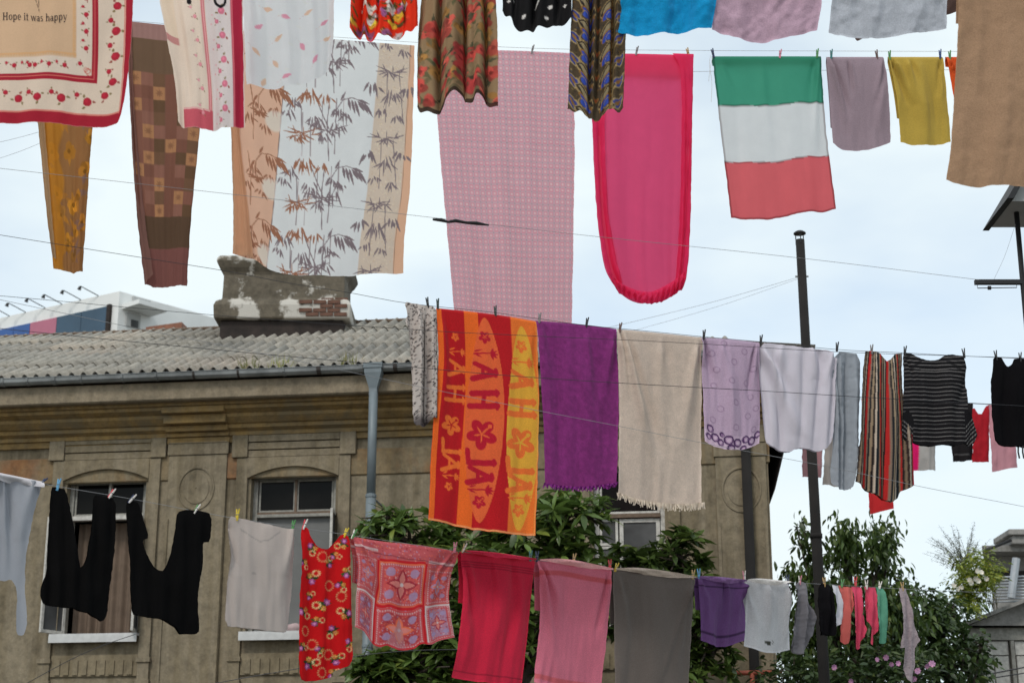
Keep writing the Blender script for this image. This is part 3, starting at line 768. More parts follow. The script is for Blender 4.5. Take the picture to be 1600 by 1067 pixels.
# ------------------------------------------------------------------ small house at the right edge
HY = 31.0
def hp(x, y, Y=HY): return at(x, y, Y)
rh = empty('concrete_house', (hp(1560, 1000)[0], HY, 0), label='grey concrete house with white doors, plants along its roof edge', category='house')
xl = hp(1512, 1000)[0]; xr = hp(1680, 1000)[0]
zr = lambda px, py, Y=HY: at(px, py, Y)[2]
zl_, zr_ = zr(1514, 980), zr(1600, 942)
slope = (zr_ - zl_) / (hp(1600, 942)[0] - xl)
ze = zl_ + slope * (xr - xl)
zbm = zr(1560, 977)
mb = MB(); mb.hexa([(xl, HY + .25, 0), (xr, HY + .25, 0), (xr, HY + 7, 0), (xl * 1.25, HY + 7, 0), (xl, HY + .25, zbm), (xr, HY + .25, zbm), (xr, HY + 7, zbm), (xl * 1.25, HY + 7, zbm)]); mb.build('wall', M['concrete'], rh)
mb = MB(); mb.hexa([(xl - .05, HY, zbm + .003), (xr, HY, zbm + .003), (xr, HY + 7, zbm + .003), (xl * 1.25, HY + 7, zbm + .003), (xl - .05, HY, zl_), (xr, HY, ze), (xr, HY + 7, ze), (xl * 1.25, HY + 7, zl_)]); mb.build('gable', M['concrete'], rh)
mb = MB(); mb.hexa([(xl - .15, HY - .25, zl_ - .02), (xr, HY - .25, ze - .02), (xr, HY + 7, ze + .003), (xl * 1.25, HY + 7, zl_ + .003), (xl - .15, HY - .25, zl_ + .05), (xr, HY - .25, ze + .05), (xr, HY + 7, ze + .10), (xl * 1.25, HY + 7, zl_ + .10)]); mb.build('roof_edge', M['concrete'], rh)
mb = MB(); za, zb2 = zr(1560, 998), zr(1560, 979); mb.box(xl + .05, xr, HY + .12, HY + .247, za, zb2); mb.build('beam', M['frame_grey'], rh)
xd = [hp(x, 1030)[0] for x in (1533, 1581, 1592, 1640)]
for a, b in ((xd[0], xd[1]), (xd[2], xd[3])):
    mb = MB(); mb.box(a, b, HY + .17, HY + .24, zr(1560, 1021), zr(1560, 1000)); mb.build('door_light', M['white_paint'], rh)
    for k in range(2):
        mb = MB(); m0 = a + (b - a) * k / 2 + .01; m1 = a + (b - a) * (k + 1) / 2 - .01
        mb.box(m0, m1, HY + .15, HY + .235, 0.1, zr(1560, 1023)); mb.build('door_leaf', M['white_paint'], rh, bevel=.01)
mb = MB(); mb.box(xd[1] + .03, xd[2] - .03, HY + .1, HY + .22, 0, zr(1560, 999)); mb.build('door_post', M['frame_grey'], rh)
# upper terrace: railing of corrugated tin, back wall, chimney stack, leaning post
TY = 33.0
xa, xb_ = at(1541, 900, TY)[0], at(1690, 900, TY)[0]
mb = MB(); z0, z1 = at(1570, 962, TY)[2], at(1570, 856, TY)[2]; xs_ = lambda x, Y, Y1: x * Y1 / Y
for q0, q1, y0_, y1_, za_, zb__, nm, mt in ((xa, xb_, TY + 1.0, TY + 4, z0, z1, 'terrace_wall', 'concrete'), (xa - .12, xb_, TY + .4, TY + 4.4, z1 + .003, z1 + .12, 'roof_slab', 'concrete')):
    mb = MB(); l0, l1 = xs_(q0, TY, y0_ + .3), xs_(q0, TY, y1_ + .6)
    mb.hexa([(l0, y0_, za_), (q1 + 1, y0_, za_), (q1 + 1, y1_, za_), (l1, y1_, za_), (l0, y0_, zb__), (q1 + 1, y0_, zb__), (q1 + 1, y1_, zb__), (l1, y1_, zb__)]); mb.build(nm, M[mt], rh)
if 0: mb.build('terrace_wall', M['concrete'], rh)
mb = MB(); mb.box(at(1562, 890, TY)[0], xb_, TY + .9, TY + .995, at(1570, 893, TY)[2], at(1570, 880, TY)[2]); mb.build('opening_shade_plate', M['room'], rh)  # dark plate on the wall: shade of an opening put into colour
sx0 = at(1585, 830, TY)[0]; z2 = at(1590, 824, TY)[2]
mb = MB(); mb.box(sx0, sx0 + 1.2, TY + .2, TY + 1.2, z1 + .12, z2 - .12); mb.build('chimney_stack', M['concrete'], rh, bevel=.02)
mb = MB(); mb.box(sx0 - .07, sx0 + 1.27, TY + .13, TY + 1.27, z2 - .117, z2); mb.build('stack_cap', M['concrete'], rh, bevel=.02)
p0, p1 = at(1536, 861, TY), at(1584, 841, TY); mb = MB(); mb.tube([p0, (p1[0], p1[1] + .2, p1[2])], .03, 6); mb.build('stay_pole', M['black_steel'], rh)
for i in range(9):
    mb = MB(); zz = at(1570, 940, TY - 1)[2] + i * .045; xs = at(1552 - i * 1.2, 925, TY - 1)[0]
    mb.tube([(xs, TY - 1, zz + i * .012), (xb_, TY - 1, zz + .06 + i * .012)], .018, 6); mb.build('tin_rib', M['tin'], rh, smooth=True)
mb = MB(); p0, p1 = at(1580, 934, TY - 1.2), at(1588, 872, TY - 1.2); mb.tube([p0, p1], .075, 8); mb.build('leaning_post', M['tin'], rh)

# ================================================================== LAUNDRY
E_FRONT = 0.79       # how bright a pure white cloth facing the camera comes out: photo colour -> cloth colour
SKY_TINT = np.array([0.93, 1.0, 1.06])            # the daylight is a little blue: a grey that looks neutral is slightly warm
def alb(c, k=1.0): return np.clip(lin(c) / (E_FRONT * k * SKY_TINT), 0.003, 0.90)

def vnoise(x, y, seed=0):
    """smooth value noise on arrays"""
    rng = np.random.RandomState(seed); T = rng.rand(256, 256)
    xi, yi = np.floor(x).astype(int), np.floor(y).astype(int); fx, fy = x - xi, y - yi
    fx = fx * fx * (3 - 2 * fx); fy = fy * fy * (3 - 2 * fy)
    g = lambda a, b: T[a % 256, b % 256]
    return (g(xi, yi) * (1 - fx) + g(xi + 1, yi) * fx) * (1 - fy) + (g(xi, yi + 1) * (1 - fx) + g(xi + 1, yi + 1) * fx) * fy
def fbm(x, y, seed=0, o=4):
    s = 0; a = .5
    for k in range(o): s = s + a * (vnoise(x * 2 ** k, y * 2 ** k, seed + k) - .5); a *= .5
    return s

class Canvas:
    """a small painted print: photo-pixel coordinates, supersampled"""
    def __init__(s, x0, y0, x1, y1, base, k=2):
        s.x0, s.y0, s.k = x0, y0, k
        s.W, s.H = int((x1 - x0) * k) + 1, int((y1 - y0) * k) + 1
        s.w, s.h = x1 - x0, y1 - y0
        s.a = np.empty((s.H, s.W, 3)); s.a[:] = base
    def win(s, bx0, by0, bx1, by1):
        i0 = max(0, int((bx0 - s.x0) * s.k) - 2); i1 = min(s.W, int((bx1 - s.x0) * s.k) + 3)
        j0 = max(0, int((by0 - s.y0) * s.k) - 2); j1 = min(s.H, int((by1 - s.y0) * s.k) + 3)
        if i1 <= i0 or j1 <= j0: return None
        X = s.x0 + np.arange(i0, i1)[None, :] / s.k; Y = s.y0 + np.arange(j0, j1)[:, None] / s.k
        return (slice(j0, j1), slice(i0, i1)), X, Y
    def put(s, sl, m, col, al=1.0):
        m = np.clip(m, 0, 1)[..., None] * al
        s.a[sl] = s.a[sl] * (1 - m) + np.asarray(col, float) * m
    def ell(s, cx, cy, rx, ry, col, ang=0., al=1., soft=.7):
        R = max(rx, ry) + 1; q = s.win(cx - R, cy - R, cx + R, cy + R)
        if q is None: return
        sl, X, Y = q; c, n = math.cos(ang), math.sin(ang); dx, dy = X - cx, Y - cy
        u, v = (dx * c + dy * n) / rx, (-dx * n + dy * c) / ry
        s.put(sl, (1 - np.sqrt(u * u + v * v)) * min(rx, ry) / soft + .5, col, al)
    def ring(s, cx, cy, r, w_, col, al=1., ry=None):
        ry = ry or r; R = max(r, ry) + w_ + 1; q = s.win(cx - R, cy - R, cx + R, cy + R)
        if q is None: return
        sl, X, Y = q; d = np.sqrt(((X - cx) / r) ** 2 + ((Y - cy) / ry) ** 2) - 1
        s.put(sl, (w_ / 2 - np.abs(d * min(r, ry))) / .6 + .5, col, al)
    def seg(s, x0, y0, x1, y1, w_, col, al=1.):
        q = s.win(min(x0, x1) - w_, min(y0, y1) - w_, max(x0, x1) + w_, max(y0, y1) + w_)
        if q is None: return
        sl, X, Y = q; dx, dy = x1 - x0, y1 - y0; L2 = dx * dx + dy * dy + 1e-9
        t = np.clip(((X - x0) * dx + (Y - y0) * dy) / L2, 0, 1)
        d = np.hypot(X - x0 - t * dx, Y - y0 - t * dy); s.put(sl, (w_ / 2 - d) / .6 + .5, col, al)
    def path(s, pts, w_, col, al=1.):
        for a, b in zip(pts, pts[1:]): s.seg(*a, *b, w_, col, al)
    def leaf(s, x0, y0, x1, y1, w_, col, al=1.):
        q = s.win(min(x0, x1) - w_, min(y0, y1) - w_, max(x0, x1) + w_, max(y0, y1) + w_)
        if q is None: return
        sl, X, Y = q; dx, dy = x1 - x0, y1 - y0; ln = math.hypot(dx, dy) + 1e-9
        t = ((X - x0) * dx + (Y - y0) * dy) / ln ** 2; d = np.abs((X - x0) * dy - (Y - y0) * dx) / ln
        hwid = w_ / 2 * np.sin(np.pi * np.clip(t, 0, 1) ** .75)
        s.put(sl, np.where((t > 0) & (t < 1), (hwid - d) / .6 + .4, 0), col, al)
    def rect(s, x0, y0, x1, y1, col, al=1.):
        q = s.win(x0, y0, x1, y1)
        if q is None: return
        sl, X, Y = q; m = np.minimum(np.minimum(X - x0, x1 - X), np.minimum(Y - y0, y1 - Y)); s.put(sl, m / .6 + .5, col, al)
    def mask(s, fn, col, al=1.):
        sl, X, Y = s.win(s.x0, s.y0, s.x0 + s.w, s.y0 + s.h); s.put(sl, fn(X, Y) + 0 * X + 0 * Y, col, al)
    def poly(s, pts, col, al=1.):
        xs, ys = [p[0] for p in pts], [p[1] for p in pts]; q = s.win(min(xs), min(ys), max(xs), max(ys))
        if q is None: return
        sl, X, Y = q; ins = np.zeros(np.broadcast(X, Y).shape, bool); j = len(pts) - 1
        for i in range(len(pts)):
            (xi, yi), (xj, yj) = pts[i], pts[j]
            if yi != yj: ins ^= ((yi > Y) != (yj > Y)) & (X < (xj - xi) * (Y - yi) / (yj - yi) + xi)
            j = i
        s.put(sl, ins.astype(float), col, al)
    def sample(s, X, Y):
        i = np.clip(((X - s.x0) * s.k).round().astype(int), 0, s.W - 1); j = np.clip(((Y - s.y0) * s.k).round().astype(int), 0, s.H - 1)
        return s.a[j, i]

def curve(pts, t, smooth=True):
    """points along a polyline at parameters t (0..1 by length), Hermite-smoothed"""
    P = np.array(pts, float); d = np.r_[0, np.cumsum(np.hypot(*np.diff(P, axis=0).T))]; d /= d[-1]
    if len(P) == 2 or not smooth: return np.c_[np.interp(t, d, P[:, 0]), np.interp(t, d, P[:, 1])]
    T = np.zeros_like(P); T[1:-1] = (P[2:] - P[:-2]) / (d[2:] - d[:-2])[:, None]; T[0] = (P[1] - P[0]) / (d[1] - d[0]); T[-1] = (P[-1] - P[-2]) / (d[-1] - d[-2])
    i = np.clip(np.searchsorted(d, t, 'right') - 1, 0, len(P) - 2); h = (d[i + 1] - d[i]); s = (t - d[i]) / h
    h, s = h[:, None], s[:, None]
    return (2 * s ** 3 - 3 * s ** 2 + 1) * P[i] + (s ** 3 - 2 * s ** 2 + s) * h * T[i] + (-2 * s ** 3 + 3 * s ** 2) * P[i + 1] + (s ** 3 - s ** 2) * h * T[i + 1]

def folds(u, v, sp, seed, wpx, hpx):
    """how far the cloth stands off its plane, metres towards the viewer"""
    D = np.zeros_like(u)
    for (n, amp, ph, sl) in sp.get('vf', ()):
        x = u + sl * v + .06 * fbm(u * 2, v * 2.5, seed + 9)
        D += amp * np.sin(2 * np.pi * n * x + ph) * np.clip(v * 3 + .15, 0, 1)
    asp = hpx / max(wpx, 1)
    rg = random.Random(seed * 13 + 5)
    pull = sp.get('fan', 0) + sp.get('sw', 0) * .6               # creases pulled from the pegs, each with its own reach, lean and sharpness
    if pull:
        for k in range(rg.randint(4, 7)):
            side = rg.choice((0, 1, 1, 0, 2)); u0 = (rg.uniform(.0, .06), rg.uniform(.94, 1.0), rg.uniform(.3, .7))[side]
            lean = (rg.uniform(.08, .75), -rg.uniform(.08, .75), rg.uniform(-.25, .25))[side] * min(1.0, asp)
            reach = rg.uniform(.25, .95); wd = rg.uniform(.022, .06); amp = 4.0 * pull * rg.uniform(.35, 1.15) * rg.choice((1, 1, -1)); bend = rg.uniform(-.35, .35)
            t = v / reach; cu = u0 + lean * (t + bend * t * t) * reach / max(asp, .6) + .05 * fbm(v * 4 + k, v * 0 + .3, seed + k, 2)
            env = np.clip(t * 5, 0, 1) * np.clip(1 - t, 0, 1) ** .8; w2 = wd * (.5 + 1.3 * np.clip(t, 0, 1)); q = (u - cu) / w2
            D += amp * env * (np.exp(-q * q) - .55 * np.exp(-((q - 1.7) * .8) ** 2))
    a = sp.get('drape', .010)                                     # long uneven vertical undulations
    wx = .25 * fbm(u * 1.5, v * 1.3, seed + 31, 2)
    D += a * (9.0 if 'drape' not in sp else 4.6) * fbm(u * 4.3 + wx * 3 + seed, v * .75 + .4 * seed, seed + 33, 3) * np.clip(.25 + v * 1.6, 0, 1)
    for (gu, dep, wd, sl) in sp.get('gr', ()):
        D -= dep * np.exp(-((u - gu - sl * (v - .5) - .02 * fbm(u * 0 + gu * 9, v * 3, seed + 2)) / wd) ** 2) * np.clip(v * 2 + .4, 0, 1) * (1 - .85 * np.clip(v, 0, 1) ** 5)
    a = sp.get('nz', .006); f = sp.get('nf', 2.2)
    D += a * 2 * fbm(u * f + seed, v * f * asp * .55 + 3.3, seed + 1, 3)
    a = sp.get('wr', 0)
    if a: D += a * 2 * fbm(u * 9 + seed, v * 9 * asp + 1.3, seed + 21, 3)
    D *= 1.35
    D += sp.get('belly', .02) * np.sin(np.pi * np.clip(u, 0, 1)) * np.sin(np.pi * np.clip(v, 0, 1) ** .8)
    return D

class Line:
    """a washing line: vertical plane Y = Y0 + k X"""
    def __init__(s, Y0, k): s.Y0, s.k = Y0, k; n = np.array([k, -1.0, 0]); s.n = n / np.linalg.norm(n)
    def p(s, x, y, d=0.0):
        q = on_plane(np.asarray(x, float), np.asarray(y, float), s.Y0, s.k)
        return q + np.asarray(d)[..., None] * s.n if np.ndim(d) else q + d * s.n
L1, L2, L3, L4, L5 = Line(9.5, 0.0), Line(15.3, .085), Line(13.74, .28), Line(14.2, .66), Line(26.0, 0.15)
L1B = Line(10.3, 0.0)

def make_mesh(name, V, Fc, cols, mat, parent=None, **props):
    me = bpy.data.meshes.new(name)
    o3 = V.mean(axis=0) if parent is None else np.array(wloc(parent))
    if parent is None: o3 = np.array([V[:, 0].mean(), V[:, 1].mean(), V[:, 2].max()])
    V = V - o3
    Fc = np.asarray(Fc); nf, k = Fc.shape
    me.vertices.add(len(V)); me.vertices.foreach_set('co', V.astype(np.float32).ravel())
    me.loops.add(nf * k); me.loops.foreach_set('vertex_index', Fc.astype(np.int32).ravel())
    me.polygons.add(nf); me.polygons.foreach_set('loop_start', np.arange(0, nf * k, k, dtype=np.int32)); me.polygons.foreach_set('loop_total', np.full(nf, k, np.int32))
    me.update(calc_edges=True); me.validate()
    ca = me.color_attributes.new('Col', 'FLOAT_COLOR', 'POINT')
    rgba = np.ones((len(V), 4), np.float32); rgba[:, :3] = cols; ca.data.foreach_set('color', rgba.ravel())
    me.shade_smooth(); me.materials.append(mat)
    o = link(name, me, parent, **props)
    if parent is None: o.location = o3
    return o

SEED = [0]
def cloth(name, label, cat, line, top, bottom, left=(), right=(), col=(200, 200, 200), print_=None, mat='towel', sp=3.0, fold=None,
          flap=0.0, hem=.0, group=None, parent=None, d0=0.0, roll=True, sharp=False):
    """a rectangular cloth pinned along its top edge; the edges are given in photo pixels"""
    SEED[0] += 1; seed = SEED[0] * 7
    fold = fold or {}
    T, B = list(top), list(bottom); Lf = [T[0], *left, B[0]]; Rt = [T[-1], *right, B[-1]]
    wpx = max(np.hypot(*(np.array(T[-1]) - T[0])), np.hypot(*(np.array(B[-1]) - B[0]))); hpx = max(np.hypot(*(np.array(B[0]) - T[0])), np.hypot(*(np.array(B[-1]) - T[-1])))
    nu, nv = max(8, int(wpx / sp)), max(8, int(hpx / sp))
    u1 = np.linspace(0, 1, nu + 1); v1 = np.linspace(0, 1, nv + 1)
    t, b, l, r = curve(T, u1), curve(B, u1, not sharp), curve(Lf, v1), curve(Rt, v1)
    U, Vv = np.meshgrid(u1, v1)
    def coons(U, Vv, t, b, l, r):
        q = (1 - Vv)[..., None] * t[None] + Vv[..., None] * b[None] + (1 - U)[..., None] * l[:, None] + U[..., None] * r[:, None]
        c = ((1 - U) * (1 - Vv))[..., None] * t[0] + (U * (1 - Vv))[..., None] * t[-1] + ((1 - U) * Vv)[..., None] * b[0] + (U * Vv)[..., None] * b[-1]
        return q - c
    Pp = coons(U, Vv, t, b, l, r)
    jx = 2.0 * fbm(U * 3 + 9, Vv * hpx / 14, seed + 60, 3) * np.abs(2 * U - 1) ** 4; jy = 2.2 * fbm(U * wpx / 12, Vv * 2, seed + 61, 3) * Vv ** 6
    Pp[..., 0] += jx; Pp[..., 1] += jy
    D = folds(U, Vv, fold, seed, wpx, hpx) * np.clip(Vv * 8 + .12, 0, 1) + d0
    rr = 5.0 / hpx                                              # rolls back over the line
    if roll: D = D - .022 * np.clip(1 - Vv / rr, 0, 1) ** 2
    V = line.p(Pp[..., 0], Pp[..., 1], D).reshape(-1, 3)
    kE = .82 if mat in ('sheet', 'veil') else 1.0
    if mat == 'towel' and not hem: hem = -.13
    idx = np.arange((nu + 1) * (nv + 1)).reshape(nv + 1, nu + 1)
    Fc = np.stack([idx[:-1, :-1], idx[1:, :-1], idx[1:, 1:], idx[:-1, 1:]], -1).reshape(-1, 4)
    if print_ is None:
        C = np.empty(((nu + 1) * (nv + 1), 3)); C[:] = alb(col, kE)
    elif callable(print_):
        C = alb(print_(U, Vv).reshape(-1, 3), kE)
    else:
        C = alb(print_.sample(print_.x0 + U * print_.w, print_.y0 + Vv * print_.h).reshape(-1, 3), kE)
    if hem:
        e = np.minimum(np.minimum(U * wpx, (1 - U) * wpx), (1 - Vv) * hpx).ravel()
        C = C * np.where(e < 2.2, 1 - hem, 1)[:, None]
    if flap > 0:                                                # the part that hangs down behind the line
        fv = np.linspace(0, flap, max(4, int(flap * hpx / sp)))
        Uf, Vf = np.meshgrid(u1, fv); lf, rf = curve(Lf, fv), curve(Rt, fv)
        Pf = coons(Uf, Vf, t, b, lf, rf); wob = .02 * fbm(Uf * 3, Vf * 3, seed + 40) / .5
        Pf[..., 1] += wob * hpx * .35 * (Vf / flap)
        Df = -.022 - .035 * np.clip(Vf * hpx / 6, 0, 1) - .012 * np.sin(Uf * 9 + seed) * (Vf / flap) + d0
        Vb = line.p(Pf[..., 0], Pf[..., 1], Df).reshape(-1, 3); n0 = len(V)
        idf = np.arange(len(Vb)).reshape(len(fv), nu + 1) + n0
        Ff = np.stack([idf[:-1, :-1], idf[:-1, 1:], idf[1:, 1:], idf[1:, :-1]], -1).reshape(-1, 4)
        V = np.r_[V, Vb]; Fc = np.r_[Fc, Ff]
        Cb = C.reshape(nv + 1, nu + 1, 3)[np.clip((fv * nv).round().astype(int), 0, nv)].reshape(-1, 3); C = np.r_[C, Cb]
    props = {}
    if parent is None:
        props = dict(label=label, category=cat)
        if group: props['group'] = group
    return make_mesh(name, V, Fc, C, M[mat], parent, **props)

def garment(name, label, cat, line, outline, col=(20, 20, 20), print_=None, mat='jersey', sp=3.0, fold=None, group=None, d0=0.0, parent=None, soft=1, two=False):
    """a garment cut to a free outline (photo pixels)"""
    SEED[0] += 1; seed = SEED[0] * 7; fold = fold or {}
    P = [np.array(p, float) for p in outline]
    for _ in range(soft):
        Q = []
        for a, b in zip(P, P[1:] + P[:1]):
            Q += [a * .8 + b * .2, a * .2 + b * .8]
        P = Q
    Bd = []
    for a, b in zip(P, P[1:] + P[:1]):
        n = max(1, int(np.hypot(*(b - a)) / sp))
        for k in range(n): Bd.append(a + (b - a) * k / n)
    Bd = np.array(Bd); nb = len(Bd)
    Bd = Bd + 2.4 * np.c_[fbm(Bd[:, 0] / 7, Bd[:, 1] / 7, seed, 3), fbm(Bd[:, 0] / 7 + 40, Bd[:, 1] / 7, seed + 3, 3)]
    x0, y0 = Bd.min(0); x1, y1 = Bd.max(0)
    gx, gy = np.meshgrid(np.arange(x0, x1, sp), np.arange(y0, y1, sp * .87)); gx = gx + (np.arange(gx.shape[0]) % 2)[:, None] * sp / 2
    X, Y = gx.ravel(), gy.ravel(); ins = np.zeros(len(X), bool); dm = np.full(len(X), 1e9); j = nb - 1
    for i in range(nb):
        xi, yi = Bd[i]; xj, yj = Bd[j]
        if yi != yj: ins ^= ((yi > Y) != (yj > Y)) & (X < (xj - xi) * (Y - yi) / (yj - yi) + xi)
        dm = np.minimum(dm, np.hypot(X - xi, Y - yi)); j = i
    ok = ins & (dm > sp * .6)
    pts = np.r_[Bd, np.c_[X[ok], Y[ok]]]
    res = mgeo.delaunay_2d_cdt([Vector(p) for p in pts], [(i, (i + 1) % nb) for i in range(nb)], [], 1, 1e-4)
    pv = np.array([tuple(p) for p in res[0]]); tri = [f for f in res[2] if len(f) == 3]
    wpx, hpx = x1 - x0, y1 - y0; U, Vv = (pv[:, 0] - x0) / wpx, (pv[:, 1] - y0) / hpx
    D = folds(U, Vv, fold, seed, wpx, hpx) * np.clip(Vv * 8 + .2, 0, 1) + d0
    V = line.p(pv[:, 0], pv[:, 1], D)
    if print_ is None: C = np.empty((len(pv), 3)); C[:] = alb(col)
    elif callable(print_): C = alb(print_(U, Vv))
    else: C = alb(print_.sample(pv[:, 0], pv[:, 1]))
    Fc = np.array(tri)
    if two:                                                     # back panel of the garment, a hand's breadth behind
        Vb = line.p(pv[:, 0], pv[:, 1], D - .008 - .03 * np.sin(np.pi * np.clip(U, 0, 1)) * np.clip(Vv, 0, 1))
        Fc = np.r_[Fc, Fc[:, ::-1] + len(V)]; V = np.r_[V, Vb]; C = np.r_[C, C]
    props = {}
    if parent is None:
        props = dict(label=label, category=cat)
        if group: props['group'] = group
    return make_mesh(name, V, Fc, C, M[mat], parent, **props)

rnd = random.Random(42)
TW = dict(fan=.007, sw=.010, nz=.010, wr=.0012)
ST = dict(fan=.006, nz=.014, vf=[(2.5, .006, .4, .05)])

# ---- washing lines and wires
def wire(label, line, pts, r=.0028, mat='wire', n=60, group='thin wires and washing lines across the yard', name='washing_line', cat='washing line'):
    q = curve(pts, np.linspace(0, 1, n)); V = line.p(q[:, 0], q[:, 1], -.004)
    if pts[0][0] <= -60: V = np.r_[[V[0] + (V[0] - V[3]) / np.linalg.norm(V[0] - V[3]) * 7], V]       # the wire runs on beyond the frame
    if pts[-1][0] >= 1680: V = np.r_[V, [V[-1] + (V[-1] - V[-4]) / np.linalg.norm(V[-1] - V[-4]) * 7]]
    mb = MB(); mb.tube([tuple(p) for p in V], r, 5); o = mb.build(name, M[mat], None, label=label, category=cat); o['group'] = group; return o
wire('washing line carrying the tablecloth, skirts and bath towels overhead', L1, [(-250, -112), (400, -104), (900, -100), (1300, -104), (1800, -114)], .002, 'wire_pale')
wire('washing line carrying the bamboo duvet cover, pink sheets and tricolour cloth', L2, [(-120, 8), (205, 33), (520, 58), (830, 75.5), (1080, 79), (1300, 80), (1600, 80.5), (1800, 78)], .0019, 'wire_pale')
wire('second strand of the line above the tricolour cloth', Line(15.6, .085), [(1083, 112), (1300, 110), (1600, 109), (1800, 107)], .002, 'wire_pale')
wire('washing line carrying the orange surfboard towel and the striped trousers', L3, [(-150, 342), (0, 367), (200, 399), (357, 424), (450, 442), (545, 457), (632, 473), (770, 488), (915, 508), (1000, 516), (1100, 526), (1190, 534), (1310, 546), (1410, 551), (1505, 556), (1600, 560), (1750, 566)], .0023)
wire('washing line carrying the black garments, red dress and plain towels', L4, [(-150, 715), (0, 741), (65, 755), (205, 779), (310, 799), (365, 809), (480, 826), (550, 836), (720, 861), (840, 875), (960, 888), (1090, 901), (1165, 905), (1230, 909), (1300, 913), (1400, 919), (1480, 923), (1700, 930)], .0019, 'wire_pale')
wire('washing line with the small far clothes beyond the striped trousers', L5, [(1150, 612), (1300, 620), (1450, 628), (1513, 630), (1600, 634), (1750, 640)], .005, 'wire')
wA, wB = Line(11.5, .12), Line(12.2, .15)
wire('high wire with a dark knot passing before the pink sheets', wA, [(-100, 252), (0, 263), (340, 301), (660, 338), (900, 366), (1250, 403), (1530, 437)], .0017, 'wire_pale')
wire('wire crossing just above the old roof to the striped trousers', wB, [(-100, 455), (0, 462), (347, 493), (680, 517), (840, 525), (1060, 535), (1300, 549), (1500, 556), (1750, 563)], .002)
wire('dark wire crossing the corrugated roof and the purple towel', wB, [(-100, 502), (0, 513), (210, 534), (400, 552), (640, 573), (800, 587), (1000, 600), (1200, 611), (1345, 620), (1600, 634), (1750, 642)], .0023)
wire('steep pale wire crossing the roof and the cream towel', Line(11.8, .2), [(-100, 446), (0, 468), (195, 509), (400, 550), (595, 591), (690, 611), (850, 643), (965, 665), (1100, 692), (1300, 730), (1440, 760), (1600, 791), (1750, 822)], .0017, 'wire_pale')
wire('upper faint wire tied to the stove pipe', Line(21.9, 0), [(900, 523), (1000, 500), (1120, 470), (1248, 433)], .0025, 'wire_pale')
wire('lower faint wire tied to the stove pipe', Line(21.7, 0), [(900, 540), (1010, 511), (1130, 476), (1246, 436)], .002, 'wire_pale')
wire('dark wire hooked to the window sill behind the black garments', Line(24.0, -.1), [(36, 1070), (110, 1030), (160, 1008), (218, 988)], .005)
wire('dark wire crossing the wall below the grey shirt', Line(20.0, 0), [(320, 1070), (400, 1055), (470, 1043), (560, 1024), (640, 1016), (720, 1014)], .0045)
wire('faint wire beside the ochre sheet', Line(17, 0), [(-60, 233), (0, 222), (55, 208), (110, 190)], .002, 'wire_pale')
wire('second faint wire beside the ochre sheet', Line(17.3, 0), [(-60, 262), (0, 247), (55, 227), (110, 200)], .002, 'wire_pale')
wire('cable crossing the white doors of the concrete house', Line(29, 0), [(1490, 1058), (1540, 1053), (1600, 1042), (1680, 1026)], .012)
wire('lower cable crossing the white doors of the concrete house', Line(29.3, 0), [(1490, 1066), (1540, 1060), (1600, 1051), (1680, 1038)], .010)
wire('faint stay wire rising from the crossbar to the pole', Line(12.98, 0), [(1553, 437), (1570, 400), (1587, 350)], .0012, 'wire_pale')
k = wA.p(np.array([676., 690, 700, 712, 728, 745, 764]), np.array([343., 344, 347, 345, 348, 349, 352]))
mb = MB(); mb.tube([tuple(p) for p in k], [.008, .014, .009, .013, .010, .014, .005], 6); mb.build('wire_knot', M['black_steel'], None, label='dark knotted splice on the high wire before the tiled pink sheet', category='knot')

# ---- pegs
def peg_meshes():
    res = {}
    jaw = MB()
    prof = [(-.05, .0055, .004), (-.03, .0065, .0055), (0, .006, .0065), (.025, .0058, .0055), (.05, .0052, .004)]
    vs_ = []
    for z, hw_, th in prof:
        off = .003 + (.010 * max(0, z) / .05)
        for x, y in ((-hw_, off), (hw_, off), (hw_, off + th * 1.3), (-hw_, off + th * 1.3)): vs_.append((x, y, z))
    fs_ = [(i * 4 + a, i * 4 + (a + 1) % 4, i * 4 + 4 + (a + 1) % 4, i * 4 + 4 + a) for i in range(4) for a in range(4)] + [(3, 2, 1, 0), (16, 17, 18, 19)]
    jaw.add(vs_, fs_); res['jaw'] = jaw
    sp_ = MB(); pts = [(.009 * math.cos(t * .7), .016 * math.sin(t * .7), .002 * t / 6 - .003) for t in range(19)]; sp_.tube(pts, .0016, 4); res['spring'] = sp_
    return res
PMESH = peg_meshes(); PCACHE = {}; PCOL = {}
def peg_mat(c):
    if c not in PCOL: PCOL[c] = simple('peg_plastic', tuple(alb(c)), .45, var=.12, scale=30)
    return PCOL[c]
SPR = None
def peg(x, y, line, c1, where, c2=None, tilt=0.0, size=1.0, cname=None):
    global SPR
    key = (c1, c2)
    if key not in PCACHE:
        ms = []
        for c, s in ((c1, 1), (c2 or c1, -1)):
            me = bpy.data.meshes.new('jaw'); me.from_pydata([(a * s, b * s, z) for a, b, z in PMESH['jaw'].v], [], PMESH['jaw'].f); me.materials.append(peg_mat(c)); ms.append(me)
        PCACHE[key] = ms
    if SPR is None:
        SPR = bpy.data.meshes.new('spring'); SPR.from_pydata(PMESH['spring'].v, [], PMESH['spring'].f); SPR.materials.append(M['zinc'])
    p = line.p(x, y)
    o = empty('clothes_peg', p, label=f'{cname} clothes peg {where}', category='clothes peg', group='clothes pegs on the washing lines')
    o.rotation_euler = (0, tilt, math.atan2(line.k, 1) + .35); o.scale = (size,) * 3; o.empty_display_size = .03
    for me in PCACHE[key]: link('jaw', me, o)
    link('spring', SPR, o)

